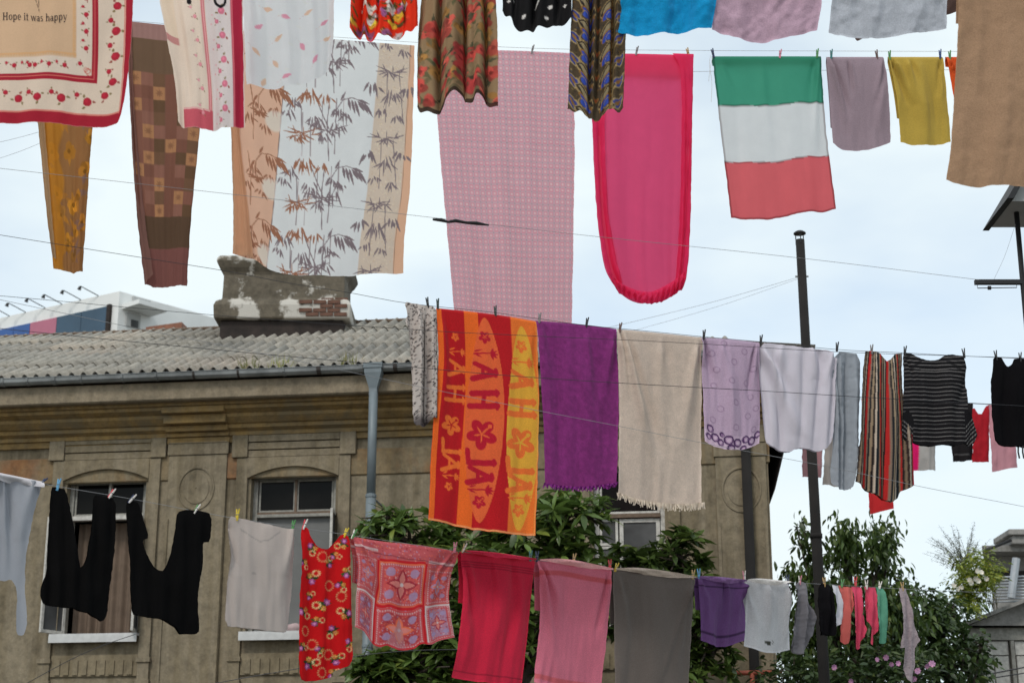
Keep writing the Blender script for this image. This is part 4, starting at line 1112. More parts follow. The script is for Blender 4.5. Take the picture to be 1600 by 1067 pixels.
# ---------------------------------------------------------------- TOP LINE
R1, R2, CR, OL = (150, 30, 48), (172, 40, 58), (200, 186, 172), (112, 98, 62)
def rose(c, x, y, r, col=(158, 36, 54), ol=True):
    for k in range(3):
        a = k * 2.1 + x; c.leaf(x + r * 1.35 * math.cos(a), y + r * 1.35 * math.sin(a), x + r * 2.3 * math.cos(a + .3), y + r * 2.3 * math.sin(a + .3), r * .65, OL if k else (128, 60, 50), .9)
    r = r * 1.12
    c.ell(x, y, r, r, col); c.ell(x - r * .2, y - r * .2, r * .45, r * .45, tuple(min(255, v * 1.18) for v in col), 0, .6)
c = Canvas(-140, -110, 207, 197, CR, 2)
c.rect(-140, 127 + 52, 207, 197, R1); c.rect(-140, 176, 197, 178.5, (196, 120, 110)); c.rect(193, -110, 207, 197, R1); c.rect(190.5, -110, 192.5, 180, (196, 120, 110))
c.rect(-140, 117, 151, 128, R1); c.rect(142, -110, 151, 128, R1); c.rect(-140, 121.5, 146, 123, (196, 110, 100)); c.rect(145.5, -110, 147, 122, (196, 110, 100))
c.rect(-140, -110, 142, 117, (200, 188, 176))
c.rect(-140, -110, 118, 91, (190, 162, 134)); c.rect(-140, 84, 118, 86, (196, 150, 100), .6); c.rect(112.5, -110, 114.5, 84, (196, 150, 100), .6)
for k in range(60):
    c.ell(-130 + k * 4.2, 87.5, 1.1, 1.1, (190, 140, 90), 0, .6); c.ell(116, -105 + k * 3.3, 1.1, 1.1, (190, 140, 90), 0, .6)
for x, y, r in ((180, 7, 5.5), (178, 46, 6), (178, 86, 6), (176, 126, 5.5), (180, -32, 5.5), (180, -72, 5.5)): rose(c, x, y, r)
for x, y in ((170, 29), (169, 68), (169, 109), (171, -12), (171, -52)): rose(c, x, y, 3.6)
for x, y, r in ((165, 147, 5.3), (138, 158, 6), (98, 156, 6), (60, 156, 5.5), (30, 157, 5.5), (-10, 157, 5.5), (-50, 157, 5.5), (-90, 157, 5.5)): rose(c, x, y, r)
for x in (121, 82, 46, 10, -30, -70, -110): rose(c, x, 147.5, 3.5)
for y in (23, 49, 75, -3, -29, -55, -81): rose(c, 133, y, 3.4); rose(c, 128, y - 12, 2.0)
for x in (22, 46, 54, 77, 101, -5, -30, -58, -86, -112): rose(c, x, 104, 3.2); rose(c, x - 12, 100, 2.0)
rose(c, 124, 99, 3)
for k in range(3): c.ring(133 + 3 * k, 108 + 2 * k, 3 + k, 1, (178, 70, 60), .8)
c.seg(53, -4, 60, 20, .9, (90, 70, 60)); c.seg(58, -8, 60, 18, .8, (90, 70, 60)); c.leaf(40, -70, 75, -20, 30, (176, 110, 100), .5)
tablecloth = cloth('tablecloth', 'cream and red rose-bordered tablecloth printed with the words Hope it was happy', 'tablecloth', L1,
      [(-140, -108), (0, -105), (205, -104)], [(-140, 190), (0, 194), (60, 191), (110, 195), (160, 198), (182, 193), (189, 180)], [], [(208, 0), (204, 80), (196, 150)], print_=c, mat='cotton', sp=1.3,
      fold=dict(nz=.012, vf=[(1.6, .006, 1, .1), (3.3, .003, 0, 0)], belly=.01), hem=.0)
# the printed words
class Glyphs:
    """serif letters cut from bars and rings; unit em, baseline 0"""
    def __init__(g): g.v = []; g.f = []; g.x = 0.0
    def quad(g, *p): n = len(g.v); g.v += [(g.x + a, b) for a, b in p]; g.f.append(tuple(range(n, n + len(p))))
    def bar(g, x0, y0, x1, y1): g.quad((x0, y0), (x1, y0), (x1, y1), (x0, y1))
    def sl(g, x0, y0, x1, y1, w_): g.quad((x0 - w_ / 2, y0), (x0 + w_ / 2, y0), (x1 + w_ / 2, y1), (x1 - w_ / 2, y1))
    def ring(g, cx, cy, rx, ry, ix, iy, a0=0, a1=360, n=18):
        for k in range(n):
            t0, t1 = math.radians(a0 + (a1 - a0) * k / n), math.radians(a0 + (a1 - a0) * (k + 1) / n)
            g.quad((cx + rx * math.cos(t0), cy + ry * math.sin(t0)), (cx + rx * math.cos(t1), cy + ry * math.sin(t1)), (cx + ix * math.cos(t1), cy + iy * math.sin(t1)), (cx + ix * math.cos(t0), cy + iy * math.sin(t0)))
    def put(g, ch):
        B, R, S = g.bar, g.ring, g.sl; adv = .3
        if ch == 'H':
            for x in (.08, .52): B(x, 0, x + .12, .7); B(x - .07, 0, x + .19, .035); B(x - .07, .665, x + .19, .7)
            B(.2, .33, .52, .385); adv = .80
        elif ch == 'o': R(.27, .24, .24, .25, .13, .21); adv = .56
        elif ch == 'p': B(.09, -.2, .2, .46); B(.02, -.2, .28, -.165); B(.02, .43, .1, .46); R(.32, .24, .22, .25, .11, .2, -150, 150); adv = .62
        elif ch == 'e': R(.26, .24, .23, .25, .12, .205, 0, 315); B(.08, .23, .47, .275); adv = .53
        elif ch == 'i': B(.1, 0, .21, .46); B(.03, 0, .28, .035); B(.03, .425, .1, .46); R(.155, .61, .07, .07, .001, .001); adv = .33
        elif ch == 't': B(.1, .03, .2, .62); B(.01, .42, .31, .46); B(.1, 0, .31, .05); adv = .36
        elif ch == 'w':
            S(.06, .46, .21, 0, .10); S(.36, .46, .22, 0, .05); S(.37, .46, .52, 0, .10); S(.67, .46, .53, 0, .05); B(-.02, .43, .16, .46); B(.59, .43, .76, .46); B(.28, .43, .44, .46); adv = .76
        elif ch == 'a': B(.29, 0, .39, .34); B(.39, 0, .46, .05); R(.23, .33, .16, .13, .07, .085, 0, 165); R(.19, .13, .17, .14, .08, .095); adv = .49
        elif ch == 's': R(.2, .345, .15, .125, .06, .08, 35, 270); R(.2, .13, .16, .135, .07, .085, -145, 90); adv = .41
        elif ch == 'h':
            B(.09, 0, .2, .7); B(.02, 0, .27, .035); B(.02, .665, .1, .7); R(.33, .28, .19, .18, .08, .135, 0, 170); B(.41, 0, .52, .3); B(.34, 0, .59, .035); adv = .63
        elif ch == 'y': S(.08, .46, .29, 0, .11); S(.48, .46, .2, -.2, .05); R(.16, -.16, .07, .06, .001, .001); B(0, .43, .2, .46); B(.38, .43, .56, .46); adv = .56
        g.x += adv
gl_ = Glyphs()
for ch in 'Hope it was happy': gl_.put(ch)
tv = np.array(gl_.v); tw = gl_.x
M['ink'] = simple('printed_ink', (0.035, 0.018, 0.018), .9)
tx = 4 + tv[:, 0] / tw * 101; ty = 32.5 - tv[:, 1] * 17.0 - 1.2 * np.sin(tx / 14)
# follow the cloth: drop each letter vertex onto the cloth surface
from mathutils.bvhtree import BVHTree
tmx = np.array(tablecloth.location); bv = BVHTree.FromPolygons([v.co[:] for v in tablecloth.data.vertices], [p.vertices[:] for p in tablecloth.data.polygons])
tp = []
for a, b in zip(tx, ty):
    d = Vector(ray(a, b)).normalized(); h = bv.ray_cast(Vector(CAM - tmx), d)
    tp.append(tuple(h[0] - d * .004) if h[0] is not None else tuple(L1.p(a, b, .02) - tmx))
tm2 = bpy.data.meshes.new('lettering'); tm2.from_pydata(tp, [], gl_.f); tm2.materials.append(M['ink']); link('lettering', tm2, tablecloth)

c = Canvas(236, -110, 385, 203, (205, 192, 180), 2)
c.rect(317, -110, 385, 203, (196, 190, 192)); c.rect(310, -110, 316, 178, (190, 96, 110)); c.rect(312.3, -110, 313.6, 178, (215, 170, 170)); c.rect(256, 172, 317, 203, (182, 84, 98)); c.rect(256, 172, 312, 174, (215, 170, 170))
c.rect(363, -110, 383, 203, (158, 36, 62)); c.rect(364.5, -110, 366.5, 203, (200, 110, 120)); c.rect(240, -110, 262, 60, (206, 190, 172))
for k in range(9):
    y = -100 + k * 39
    rose(c, 346, y, 5.2, (190, 110, 132)); rose(c, 337, y + 18, 3.4, (184, 108, 128))
    c.ell(329, y + 6, 1.4, 1.4, (200, 150, 160)); c.ell(326, y + 20, 1.2, 1.2, (200, 150, 160))
    rose(c, 298, y + 12 - k, 3.0, (196, 130, 140)); rose(c, 292, y - 6, 2.2, (196, 140, 150))
c.ell(290, 2, 4.5, 5, (22, 20, 24)); c.ring(345, 1, 9, 4.5, (22, 20, 24)); c.rect(236, 60, 262, 72, (150, 60, 70), .5)
cloth('rose_scarf', 'pale pink rose-bordered scarf with red side hem beside the lettered tablecloth', 'scarf', L1,
      [(236, -105), (310, -104), (386, -104)], [(279, 190), (286, 200), (310, 202), (345, 204), (382, 199)], [(250, 0), (264, 70), (275, 130)], [(381, 0), (382, 100)], print_=c, mat='cotton', sp=1.3,
      fold=dict(nz=.016, vf=[(2.2, .010, 1.3, .12), (5, .003, 0, 0)]))
c = Canvas(378, -110, 524, 136, (222, 222, 226), 2)
rnd.seed(4)
for x, y, a, k in ((443, 30, .3, 0), (478, 23, -.5, 1), (503, 45, -.5, 0), (430, 58, -.4, 1), (466, 77, 1.1, 0), (507, 75, .1, 1), (423, 97, 1, 1), (486, 102, -1.1, 0), (441, 121, -.2, 0), (404, 126, -1.2, 1), (395, 82, .8, 1), (400, 40, -.7, 0), (415, 12, .4, 1), (455, -8, .9, 0), (490, -20, -.3, 1), (425, -40, .2, 0), (500, -60, 1, 1), (450, -75, -.6, 0)):
    col = ((196, 122, 146), (214, 160, 138))[k]; dx, dy = 8 * math.cos(a), 8 * math.sin(a)
    c.leaf(x - dx, y - dy, x + dx, y + dy, 7, col, .85); c.seg(x - dx * 2.2, y - dy * 2.2 + 1, x - dx, y - dy, .6, (165, 150, 155), .7)
    c.leaf(x + 14, y + 12, x + 24, y + 18, 5, (186, 186, 188), .6)
cloth('pillowcase', 'thin white pillowcase scattered with pink and orange feathers', 'pillowcase', L1,
      [(378, -104), (450, -103), (524, -103)], [(386, 136), (420, 138), (455, 136), (488, 127), (508, 112), (517, 96)], [(382, 20)], [(522, 0), (521, 60)], print_=c, mat='sheet', sp=1.5, fold=dict(nz=.010, vf=[(3, .004, 0, .03)]))
def floral(x0, y0, x1, y1, base, flowers, seed, n, leafc, rad, k=2):
    c = Canvas(x0, y0, x1, y1, base, k); r = random.Random(seed)
    for _ in range(n):
        x, y = r.uniform(x0, x1), r.uniform(y0, y1)
        for q in range(4):
            a = r.uniform(0, 6.28); l = r.uniform(.8, 2.0) * rad; c.leaf(x, y, x + l * math.cos(a), y + l * math.sin(a), rad * .55, r.choice(leafc), .85)
        col = r.choice(flowers); R = rad * r.uniform(.6, 1.15)
        for q in range(5):
            a = r.uniform(0, 6.28); f = r.uniform(.75, 1.2); c.ell(x + R * .45 * math.cos(a), y + R * .45 * math.sin(a), R * .6, R * .5, tuple(min(255, v * f) for v in col), a, .8)
        c.ell(x, y, R * .25, R * .25, tuple(v * .7 for v in col))
    return c
c = floral(545, -110, 655, 65, (206, 46, 22), [(222, 214, 210), (228, 180, 60), (150, 90, 140), (214, 60, 40), (205, 200, 205)], 5, 70, [(70, 80, 40), (60, 60, 30)], 8)
cloth('red_skirt', 'bright orange-red floral skirt with ruffled hem', 'skirt', L1, [(560, -103), (600, -102), (640, -102)], [(547, 46), (553, 53), (562, 57), (569, 52), (574, 60), (586, 61), (592, 54), (612, 57), (630, 57), (634, 50), (645, 54), (653, 46)], [(549, 0)], [(652, 0)],
      print_=c, mat='cotton', sp=1.6, fold=dict(nz=.01, vf=[(5.3, .014, .4, .02), (2.1, .012, 1.4, .05)], gr=[(.15, .07, .025, 0), (.42, .08, .03, 0), (.62, .05, .02, 0), (.8, .08, .03, 0)]))
c = floral(650, -110, 780, 180, (136, 115, 88), [(178, 72, 66), (184, 84, 74), (166, 62, 62), (158, 118, 66)], 9, 95, [(56, 60, 46), (86, 86, 60), (70, 74, 56), (100, 92, 68), (120, 104, 78)], 13)
c.mask(lambda X, Y: (Y > 172).astype(float), (44, 34, 30), .8)
cloth('rose_dress', 'beige pleated dress printed with big red roses and dark leaves', 'dress', L1, [(672, -103), (720, -102), (764, -102)],
      [(652, 168), (657, 178), (668, 176), (680, 180), (692, 168), (699, 152), (712, 143), (722, 147), (729, 159), (738, 159), (744, 147), (755, 152), (765, 165), (778, 166)], [(654, 40)], [(777, 40)], print_=c, mat='cotton', sp=1.5,
      fold=dict(nz=.012, vf=[(3.2, .02, -.6, .0), (6.4, .01, .2, .02)], belly=.05, gr=[(.245, .10, .022, .01), (.60, .12, .022, .02), (.86, .10, .02, .0), (.03, .05, .03, 0)]))
c = Canvas(780, -110, 896, 52, (26, 26, 28), 2); rnd.seed(2)
for x, y, r in ((842, 9, 5), (862, 18, 5), (822, 28, 4.5), (800, 10, 4), (880, -10, 5), (805, -30, 5), (850, -40, 5), (830, -70, 5), (870, -70, 5), (857, 36, 4), (793, 22, 3.5), (885, 18, 3.5)): c.ell(x, y, r * .65, r * .75, (196, 196, 196))
cloth('polka_dot_skirt', 'black skirt with white polka dots and uneven frilled hem', 'skirt', L1, [(800, -102), (840, -101), (880, -101)], [(785, 18), (791, 28), (798, 31), (804, 42), (815, 50), (826, 47), (834, 51), (841, 46), (855, 45), (866, 41), (876, 37), (885, 35), (893, 29)], [(788, -40)], [(892, -40)],
      print_=c, mat='dark_knit', sp=1.7, fold=dict(nz=.012, vf=[(5, .012, 1, .05), (2, .015, 0, 0)], gr=[(.2, .06, .03, 0), (.5, .07, .03, 0), (.8, .06, .03, 0)]))
c = Canvas(886, -110, 978, 192, (70, 60, 46), 2)
TAN, BLU, DK, OC = (150, 132, 92), (46, 68, 158), (40, 36, 36), (126, 92, 48)
r_ = random.Random(3)
for _ in range(420): c.ell(r_.uniform(886, 978), r_.uniform(-110, 192), r_.uniform(.8, 2), r_.uniform(.8, 2), r_.choice([TAN, OC, DK, (96, 84, 58), (56, 62, 72)]), 0, .7)
for row in range(9):
    y = -104 + row * 37
    for s in (-1, 1):
        cx_ = 930
        c.leaf(cx_ + s * 4, y + 20, cx_ + s * 36, y - 12, 19, TAN); c.leaf(cx_ + s * 5, y + 18, cx_ + s * 34, y - 10, 15, DK); c.leaf(cx_ + s * 8, y + 14, cx_ + s * 30, y - 6, 9, (134, 124, 98))
        c.leaf(cx_ + s * 6, y + 26, cx_ + s * 30, y + 6, 15, OC); c.leaf(cx_ + s * 8, y + 26, cx_ + s * 27, y + 9, 11, BLU)
        c.leaf(cx_ + s * 30, y + 34, cx_ + s * 46, y + 8, 15, TAN); c.leaf(cx_ + s * 31, y + 32, cx_ + s * 45, y + 10, 11, (44, 60, 130)); c.leaf(cx_ + s * 33, y + 28, cx_ + s * 43, y + 14, 5, OC)
        c.ring(cx_ + s * 22, y + 22, 7, 1.2, TAN); c.ell(cx_ + s * 22, y + 22, 4, 5, (52, 76, 168), .5 * s)
    c.ell(cx_, y + 2, 4, 4, OC); c.ell(cx_, y + 2, 2, 2, (150, 70, 50))
c.rect(955, -110, 958, 192, OC); c.rect(959.5, -110, 961, 192, TAN, .8)
cloth('paisley_dress', 'dark olive dress with mirrored blue and tan paisley leaves', 'dress', L1, [(902, -102), (935, -101), (972, -101)], [(887, 171), (896, 176), (906, 174), (917, 184), (927, 191), (936, 188), (943, 178), (951, 171), (960, 174), (967, 175), (974, 168)], [(894, 0), (890, 90)], [(978, 0), (977, 80)],
      print_=c, mat='cotton', sp=1.3, fold=dict(nz=.01, vf=[(2.7, .012, .6, 0), (5.2, .006, 0, .02)], gr=[(.36, .12, .03, .02), (.47, .06, .03, .0), (.78, .12, .03, 0)]))
WR = dict(fan=.008, sw=.010, nz=.016, wr=.013)
cloth('turquoise_towel', 'bright turquoise bath towel next to the paisley dress', 'towel', L1, [(966, -101), (1040, -101), (1121, -102)], [(963, 51), (985, 54), (1010, 55), (1050, 52), (1080, 50), (1111, 47)], [(965, 0)], [(1119, 0)], col=(6, 130, 186), sp=2.0, fold=WR, flap=.5)
cloth('lilac_towel', 'crumpled pale lilac bath towel between the turquoise and blue-grey towels', 'towel', L1, [(1118, -102), (1200, -103), (1288, -104)], [(1112, 47), (1140, 55), (1165, 62), (1190, 65), (1215, 62), (1245, 56), (1277, 47)], [(1117, 0)], [(1284, 0)], col=(168, 144, 164), sp=2.0, fold=WR, flap=.5)
cloth('blue_grey_towel', 'pale blue-grey bath towel with rumpled hem beside the big beige towel', 'towel', L1, [(1292, -104), (1390, -105), (1484, -106)], [(1297, 46), (1312, 52), (1340, 57), (1370, 58), (1405, 55), (1445, 49), (1480, 43)], [(1300, 0)], [(1481, 0)], col=(160, 168, 180), sp=2.0, fold=WR, flap=.5)
cloth('brown_cloth', 'dark brown cloth whose corner shows below the blue-grey towel', 'cloth', L1B, [(1330, -20), (1505, -25)], [(1334, 50), (1339, 64), (1345, 62), (1400, 45), (1499, 18)], col=(78, 62, 58), sp=3, mat='cotton')
cloth('beige_towel', 'large dull beige bath towel hanging lowest of the overhead towels', 'towel', L1, [(1494, -107), (1580, -109), (1690, -112)], [(1479, 280), (1495, 286), (1530, 291), (1575, 289), (1620, 292), (1670, 287)], [(1498, 0), (1492, 150), (1484, 250)], [(1692, 50), (1680, 200)], col=(146, 120, 97), sp=2.2,
      fold=dict(nz=.018, vf=[(2.3, .012, .5, .05)], wr=.006), flap=.35)

# ---------------------------------------------------------------- SECOND LINE
c = floral(36, 20, 152, 428, (132, 94, 58), [(172, 118, 40), (160, 108, 40), (148, 104, 50)], 3, 40, [(164, 112, 44), (150, 102, 46), (118, 90, 80)], 16)
c.mask(lambda X, Y: np.clip((86 - X + 6 * np.sin(Y / 14)) / 6, 0, 1), (168, 112, 34), .75)
ochre_sheet = cloth('ochre_sheet', 'narrow hanging sheet patterned in ochre and dull purple', 'bed sheet', L2, [(36, 19), (95, 24), (154, 28)], [(83, 419), (92, 423), (105, 424), (120, 427), (129, 424)], [(58, 180), (74, 335)], [(144, 200), (135, 330)], print_=c, mat='sheet', sp=1.7, fold=dict(nz=.012, vf=[(1.5, .012, 0, 0)]))
cloth('folded_edge', '', '', L2, [(36, 19), (60, 21)], [(83, 405), (89, 407)], [(58, 180), (74, 335)], [(70, 180), (82, 335)], col=(150, 128, 100), mat='sheet', sp=2.5, parent=ochre_sheet, d0=.03, fold=dict(nz=.003, belly=.0))
c = Canvas(198, 33, 318, 448, (112, 80, 74), 2); r_ = random.Random(12)
BR = [(118, 80, 68), (102, 76, 58), (90, 68, 50), (126, 88, 76), (110, 74, 62)]
c.rect(198, 33, 318, 60, (140, 108, 104)); c.rect(198, 60, 318, 113, (98, 78, 62))
for i in range(6):
    for j in range(11):
        x, y = 198 + i * 20, 113 + j * 20.5; tan = (i * 2 + j * 3) % 7 == 0 or (i + j * 2) % 9 == 4
        c.rect(x, y, x + 20, y + 20.5, (154, 112, 80) if tan else BR[(i * 3 + j * 5 + (i * j) % 3) % 5])
        if tan:
            for q in range(8): a = q * .785; c.leaf(x + 10, y + 10, x + 10 + 7 * math.cos(a), y + 10 + 7 * math.sin(a), 2.4, (122, 86, 64), .8)
c.rect(198, 338, 318, 388, (80, 62, 48)); c.rect(198, 388, 318, 448, (108, 70, 66))
for q in range(60): c.rect(198 + q * 2, 33, 199 + q * 2, 448, (90, 66, 60), .10)
brown_sheet = cloth('checked_sheet', 'long brown sheet with a patchwork of squares and tan blossoms', 'bed sheet', L2, [(199, 32), (258, 38), (318, 44)], [(226, 444), (240, 448), (265, 447), (292, 447)], [(203, 150), (214, 330)], [(312, 205), (299, 335)], print_=c, mat='sheet', sp=1.6, fold=dict(nz=.010, vf=[(1.4, .008, 0, 0)]))
cloth('folded_edge', '', '', L2, [(199, 32), (205, 33)], [(227, 446), (240, 430)], [(203, 150), (214, 330)], [(213, 200), (228, 350)], col=(122, 92, 86), mat='sheet', sp=2.5, parent=brown_sheet, d0=.03, fold=dict(nz=.003, belly=0))

# bamboo duvet cover
GR, BRN, PEA, WHT, BEI = (112, 102, 108), (138, 96, 76), (196, 160, 140), (200, 200, 204), (184, 172, 160)
c = Canvas(358, 46, 648, 430, WHT, 2)
sh = lambda x, y: x + 0.0
def seam(x_top, x_bot):      # photo x of a seam at the top and bottom -> canvas x
    ut, ub = (x_top - 358) / 290, (x_bot - 365) / 265
    return lambda Y: 358 + 290 * (ut + (ub - ut) * (Y - 46) / 384)
s1, s2, s3 = seam(452, 420), seam(594, 560), seam(641, 614)
c.mask(lambda X, Y: np.clip((s1(Y) - X) + .5, 0, 1), PEA)
c.mask(lambda X, Y: np.clip((X - s2(Y)) + .5, 0, 1), BEI)
r_ = random.Random(5)
for _ in range(900):
    y = r_.uniform(46, 430); x = r_.uniform(s2(y) + 2, s3(y) - 1); c.seg(x, y, x + r_.uniform(-3, 3), y + r_.uniform(-2, 2), .8, r_.choice([(176, 156, 132), (212, 196, 176)]), .7)
c.mask(lambda X, Y: np.clip((X - s3(Y)) + .5, 0, 1), (194, 158, 134))
c.mask(lambda X, Y: np.clip(1.1 - np.abs(X - s1(Y)), 0, 1), (98, 84, 84)); c.mask(lambda X, Y: np.clip(.8 - np.abs(X - s3(Y) - 1), 0, 1), (120, 96, 86))
sx = lambda x, y: x - 25 * (y - 250) / 384 + 7         # follow the slant of the stripes
def star(x, y, R, col, n=12, seed=0, wd=2.5):
    r = random.Random(seed)
    for k in range(n):
        a = math.pi * (-.10 + 1.20 * (k + r.uniform(-.3, .3)) / (n - 1))
        l = R * (1.15 - .45 * math.sin(a)) * r.uniform(.75, 1.15); ox = r.uniform(-.4, .4) * R
        c.leaf(x + ox, y - R * .15 * r.random(), x + ox * .6 + l * math.cos(a), y + l * .75 * math.sin(a) - (R * .12 if k in (0, 1, n - 2, n - 1) else 0), wd, col)
    for s in (-.45, 0, .5): c.leaf(x + s * R, y, x + s * R * 1.5, y - R * .62, wd * .8, col)
def hang(x, y, R, col, seed=0, n=8, s=1, wd=2.7):
    r = random.Random(seed)
    for k in range(n):
        t = k / (n - 1) - .5; c.leaf(x + t * R * .7 + r.uniform(-2, 2), y + r.uniform(-.3, .3) * R, x + t * R * 1.8 + r.uniform(-3, 3), y + R * r.uniform(.6, 1.3), wd, col)
def arch(x, y, s, col, seed=0):
    c.path([(x, y + 42), (x + s * 2, y + 20), (x + s * 12, y + 4), (x + s * 26, y), (x + s * 38, y + 4)], 1.4, col)
    for k in range(6):
        bx = x + s * (20 + k * 5); c.leaf(bx, y + 2 + k, bx + s * (4 + k * 2.2), y + 22 + (k % 3) * 5, 4.6, col)
    c.leaf(x + s * 34, y + 2, x + s * 54, y + 10, 4.6, col); c.leaf(x + s * 34, y + 5, x + s * 52, y + 20, 4.6, col); c.leaf(x + s * 8, y + 6, x + s * 16, y - 10, 3.6, col); c.leaf(x, y + 20, x - s * 8, y + 34, 4.2, col)
for k in range(-2, 3):
    dy = k * 111
    q = lambda x, y: (sx(x, y + dy), y + dy)
    # white field
    x, y = q(503, 309); star(x, y, 25, GR, 11, k + 2); c.path([(x, y), (x + 3, y + 48)], 1.5, GR); c.path([(x - 1, y - 10), (x + 4, y - 55)], 1.5, GR)
    x, y = q(512, 252); arch(x, y, 1, GR); hang(*q(520, 275), 15, GR, k, 6); hang(*q(480, 285), 16, GR, k + 7, 6)
    x, y = q(480, 253); c.path([(x, y), (x + 12, y + 30), (x + 22, y + 52)], 1.5, GR); c.path([(x - 22, y + 22), (x - 21, y + 56)], 1.5, GR)
    star(*q(466, 317), 26, BRN, 11, k + 9); hang(*q(472, 246), 21, BRN, k + 4, 9); hang(*q(448, 262), 17, GR, k + 2, 7); hang(*q(498, 252), 16, BRN, k + 5, 5)
    for sx_, a_, b_ in ((462, 280, 350), (476, 300, 350), (514, 255, 345), (492, 262, 330), (525, 250, 300)):
        (xa_, ya_), (xb2, yb2) = q(sx_, a_), q(sx_ + 3, b_); c.seg(xa_, ya_, xb2, yb2, 1.2, GR, .9)
    # beige field
    x, y = q(598, 318); star(x, y, 24, GR, 11, k + 30); c.path([(x - 8, y), (x - 10, y + 82)], 1.3, GR); c.path([(x + 10, y), (x + 18, y + 82)], 1.3, GR)
    x, y = q(600, 352); hang(x, y, 22, GR, k + 3, 9); hang(*q(570, 340), 18, GR, k + 6, 5, wd=4); hang(*q(624, 340), 18, GR, k + 8, 5, wd=4)
    # peach field
    x, y = q(392, 250); arch(x - 4, y - 6, 1, BRN); hang(*q(388, 275), 17, BRN, k + 1, 6); hang(*q(376, 300), 16, BRN, k + 2, 5)
    for dx_, dy_, cc_, R_ in ((520, 318, GR, 18), (486, 312, GR, 16), (440, 300, GR, 13), (455, 340, BRN, 12), (530, 300, GR, 14), (498, 335, GR, 13), (462, 270, BRN, 14), (404, 330, BRN, 13), (415, 300, BRN, 12), (612, 300, GR, 12), (585, 290, GR, 12)):
        hang(*q(dx_, dy_ - 20), R_, cc_, k * 7 + dx_, 5, wd=3.0)
    x, y = q(404, 268 - 111 * .0); c.ell(x + 14, y + 32, 17, 17, (214, 206, 204), 0, .55, 4)
    x, y = q(380, 290); c.path([(x, y - 40), (x + 4, y), (x + 2, y + 50)], 1.3, BRN); star(x + 14, y + 4, 13, BRN, 9, k + 3, 3.6)
duvet = cloth('bamboo_duvet', 'white, peach and beige duvet cover printed with grey and brown bamboo', 'duvet cover', L2, [(356, 45), (440, 53), (520, 60), (648, 70)],
      [(364, 397), (380, 402), (398, 406), (422, 420), (455, 427), (500, 430), (548, 431), (566, 427), (590, 427), (612, 429), (630, 428)], [(361, 200), (365, 320)], [(645, 180), (640, 300), (632, 370)], print_=c, mat='sheet', sp=1.2, fold=dict(nz=.012, vf=[(2.0, .008, .4, .06), (4.4, .0025, 0, .05)]), flap=.0)
cloth('folded_edge', '', '', L2, [(356, 45), (372, 47)], [(365, 398), (396, 404)], [(361, 200), (365, 320)], [(374, 200), (386, 310)], col=(178, 146, 120), mat='sheet', sp=2, parent=duvet, d0=.035, fold=dict(nz=.004, belly=0))

# tiled pink sheet
c = Canvas(676, 76, 897, 540, (180, 152, 164), 2)
pt_ = 9.6
for i in range(24):
    for j in range(49):
        x, y = 676 + i * pt_, 78 + j * pt_
        c.rect(x - 3.4, y - 3.4, x + 3.4, y + 3.4, (194, 118, 136), .6); c.rect(x - 1.7, y - 1.7, x + 1.7, y + 1.7, (204, 172, 178), .95)
        c.ell(x + pt_ / 2, y + pt_ / 2, 1.2, 1.2, (140, 120, 132), 0, .7)
cloth('tiled_pink_sheet', 'long pale pink bed sheet with a fine tile pattern', 'bed sheet', L2, [(674, 75), (760, 77), (830, 79), (897, 82)], [(712, 522), (800, 532), (892, 534)], [(682, 170), (690, 270), (702, 400)], [(898, 200), (896, 350)], print_=c, mat='sheet', sp=1.25, fold=dict(nz=.010, vf=[(1.4, .006, 1, .04), (5, .002, 0, 0)]))

# hot pink fitted sheet: body plus gathered sides that double over
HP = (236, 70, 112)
fitted = cloth('fitted_sheet', 'hot pink fitted sheet with gathered elastic bottom', 'bed sheet', L2, [(925, 82), (1000, 83), (1083, 85)], [(968, 458), (985, 469), (1010, 473), (1035, 470), (1058, 458)], [(925, 160), (928, 250), (934, 345), (946, 420)], [(1080, 260), (1077, 370), (1072, 430)], col=HP, mat='veil', sp=2.4,
      fold=dict(nz=.014, vf=[(2, .008, 0, 0)]), flap=.095)
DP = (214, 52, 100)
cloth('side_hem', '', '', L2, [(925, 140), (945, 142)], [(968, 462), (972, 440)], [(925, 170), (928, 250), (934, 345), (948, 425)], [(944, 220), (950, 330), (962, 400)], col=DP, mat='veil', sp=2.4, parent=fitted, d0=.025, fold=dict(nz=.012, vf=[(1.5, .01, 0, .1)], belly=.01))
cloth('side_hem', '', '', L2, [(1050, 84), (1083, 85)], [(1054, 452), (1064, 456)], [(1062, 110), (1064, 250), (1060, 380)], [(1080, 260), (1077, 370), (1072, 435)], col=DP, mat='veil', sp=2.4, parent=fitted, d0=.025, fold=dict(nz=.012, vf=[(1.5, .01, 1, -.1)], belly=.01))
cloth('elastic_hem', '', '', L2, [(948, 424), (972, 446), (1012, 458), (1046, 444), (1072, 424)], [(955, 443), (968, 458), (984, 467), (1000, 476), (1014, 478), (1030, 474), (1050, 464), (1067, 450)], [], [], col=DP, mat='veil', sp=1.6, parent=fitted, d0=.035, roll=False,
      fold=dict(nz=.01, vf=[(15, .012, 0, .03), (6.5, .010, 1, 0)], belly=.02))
def tri(U, V):
    o = np.empty(U.shape + (3,)); w = .006 * np.sin(U * 9)
    o[:] = (212, 212, 218); o[V + w < .31] = (60, 138, 116); o[V + w > .655] = (205, 92, 100)
    for b in (.31, .655): o[np.abs(V + w - b) < .006] *= .72
    o[(U < .012) | (U > .988) | (V > .988)] *= .72
    return o
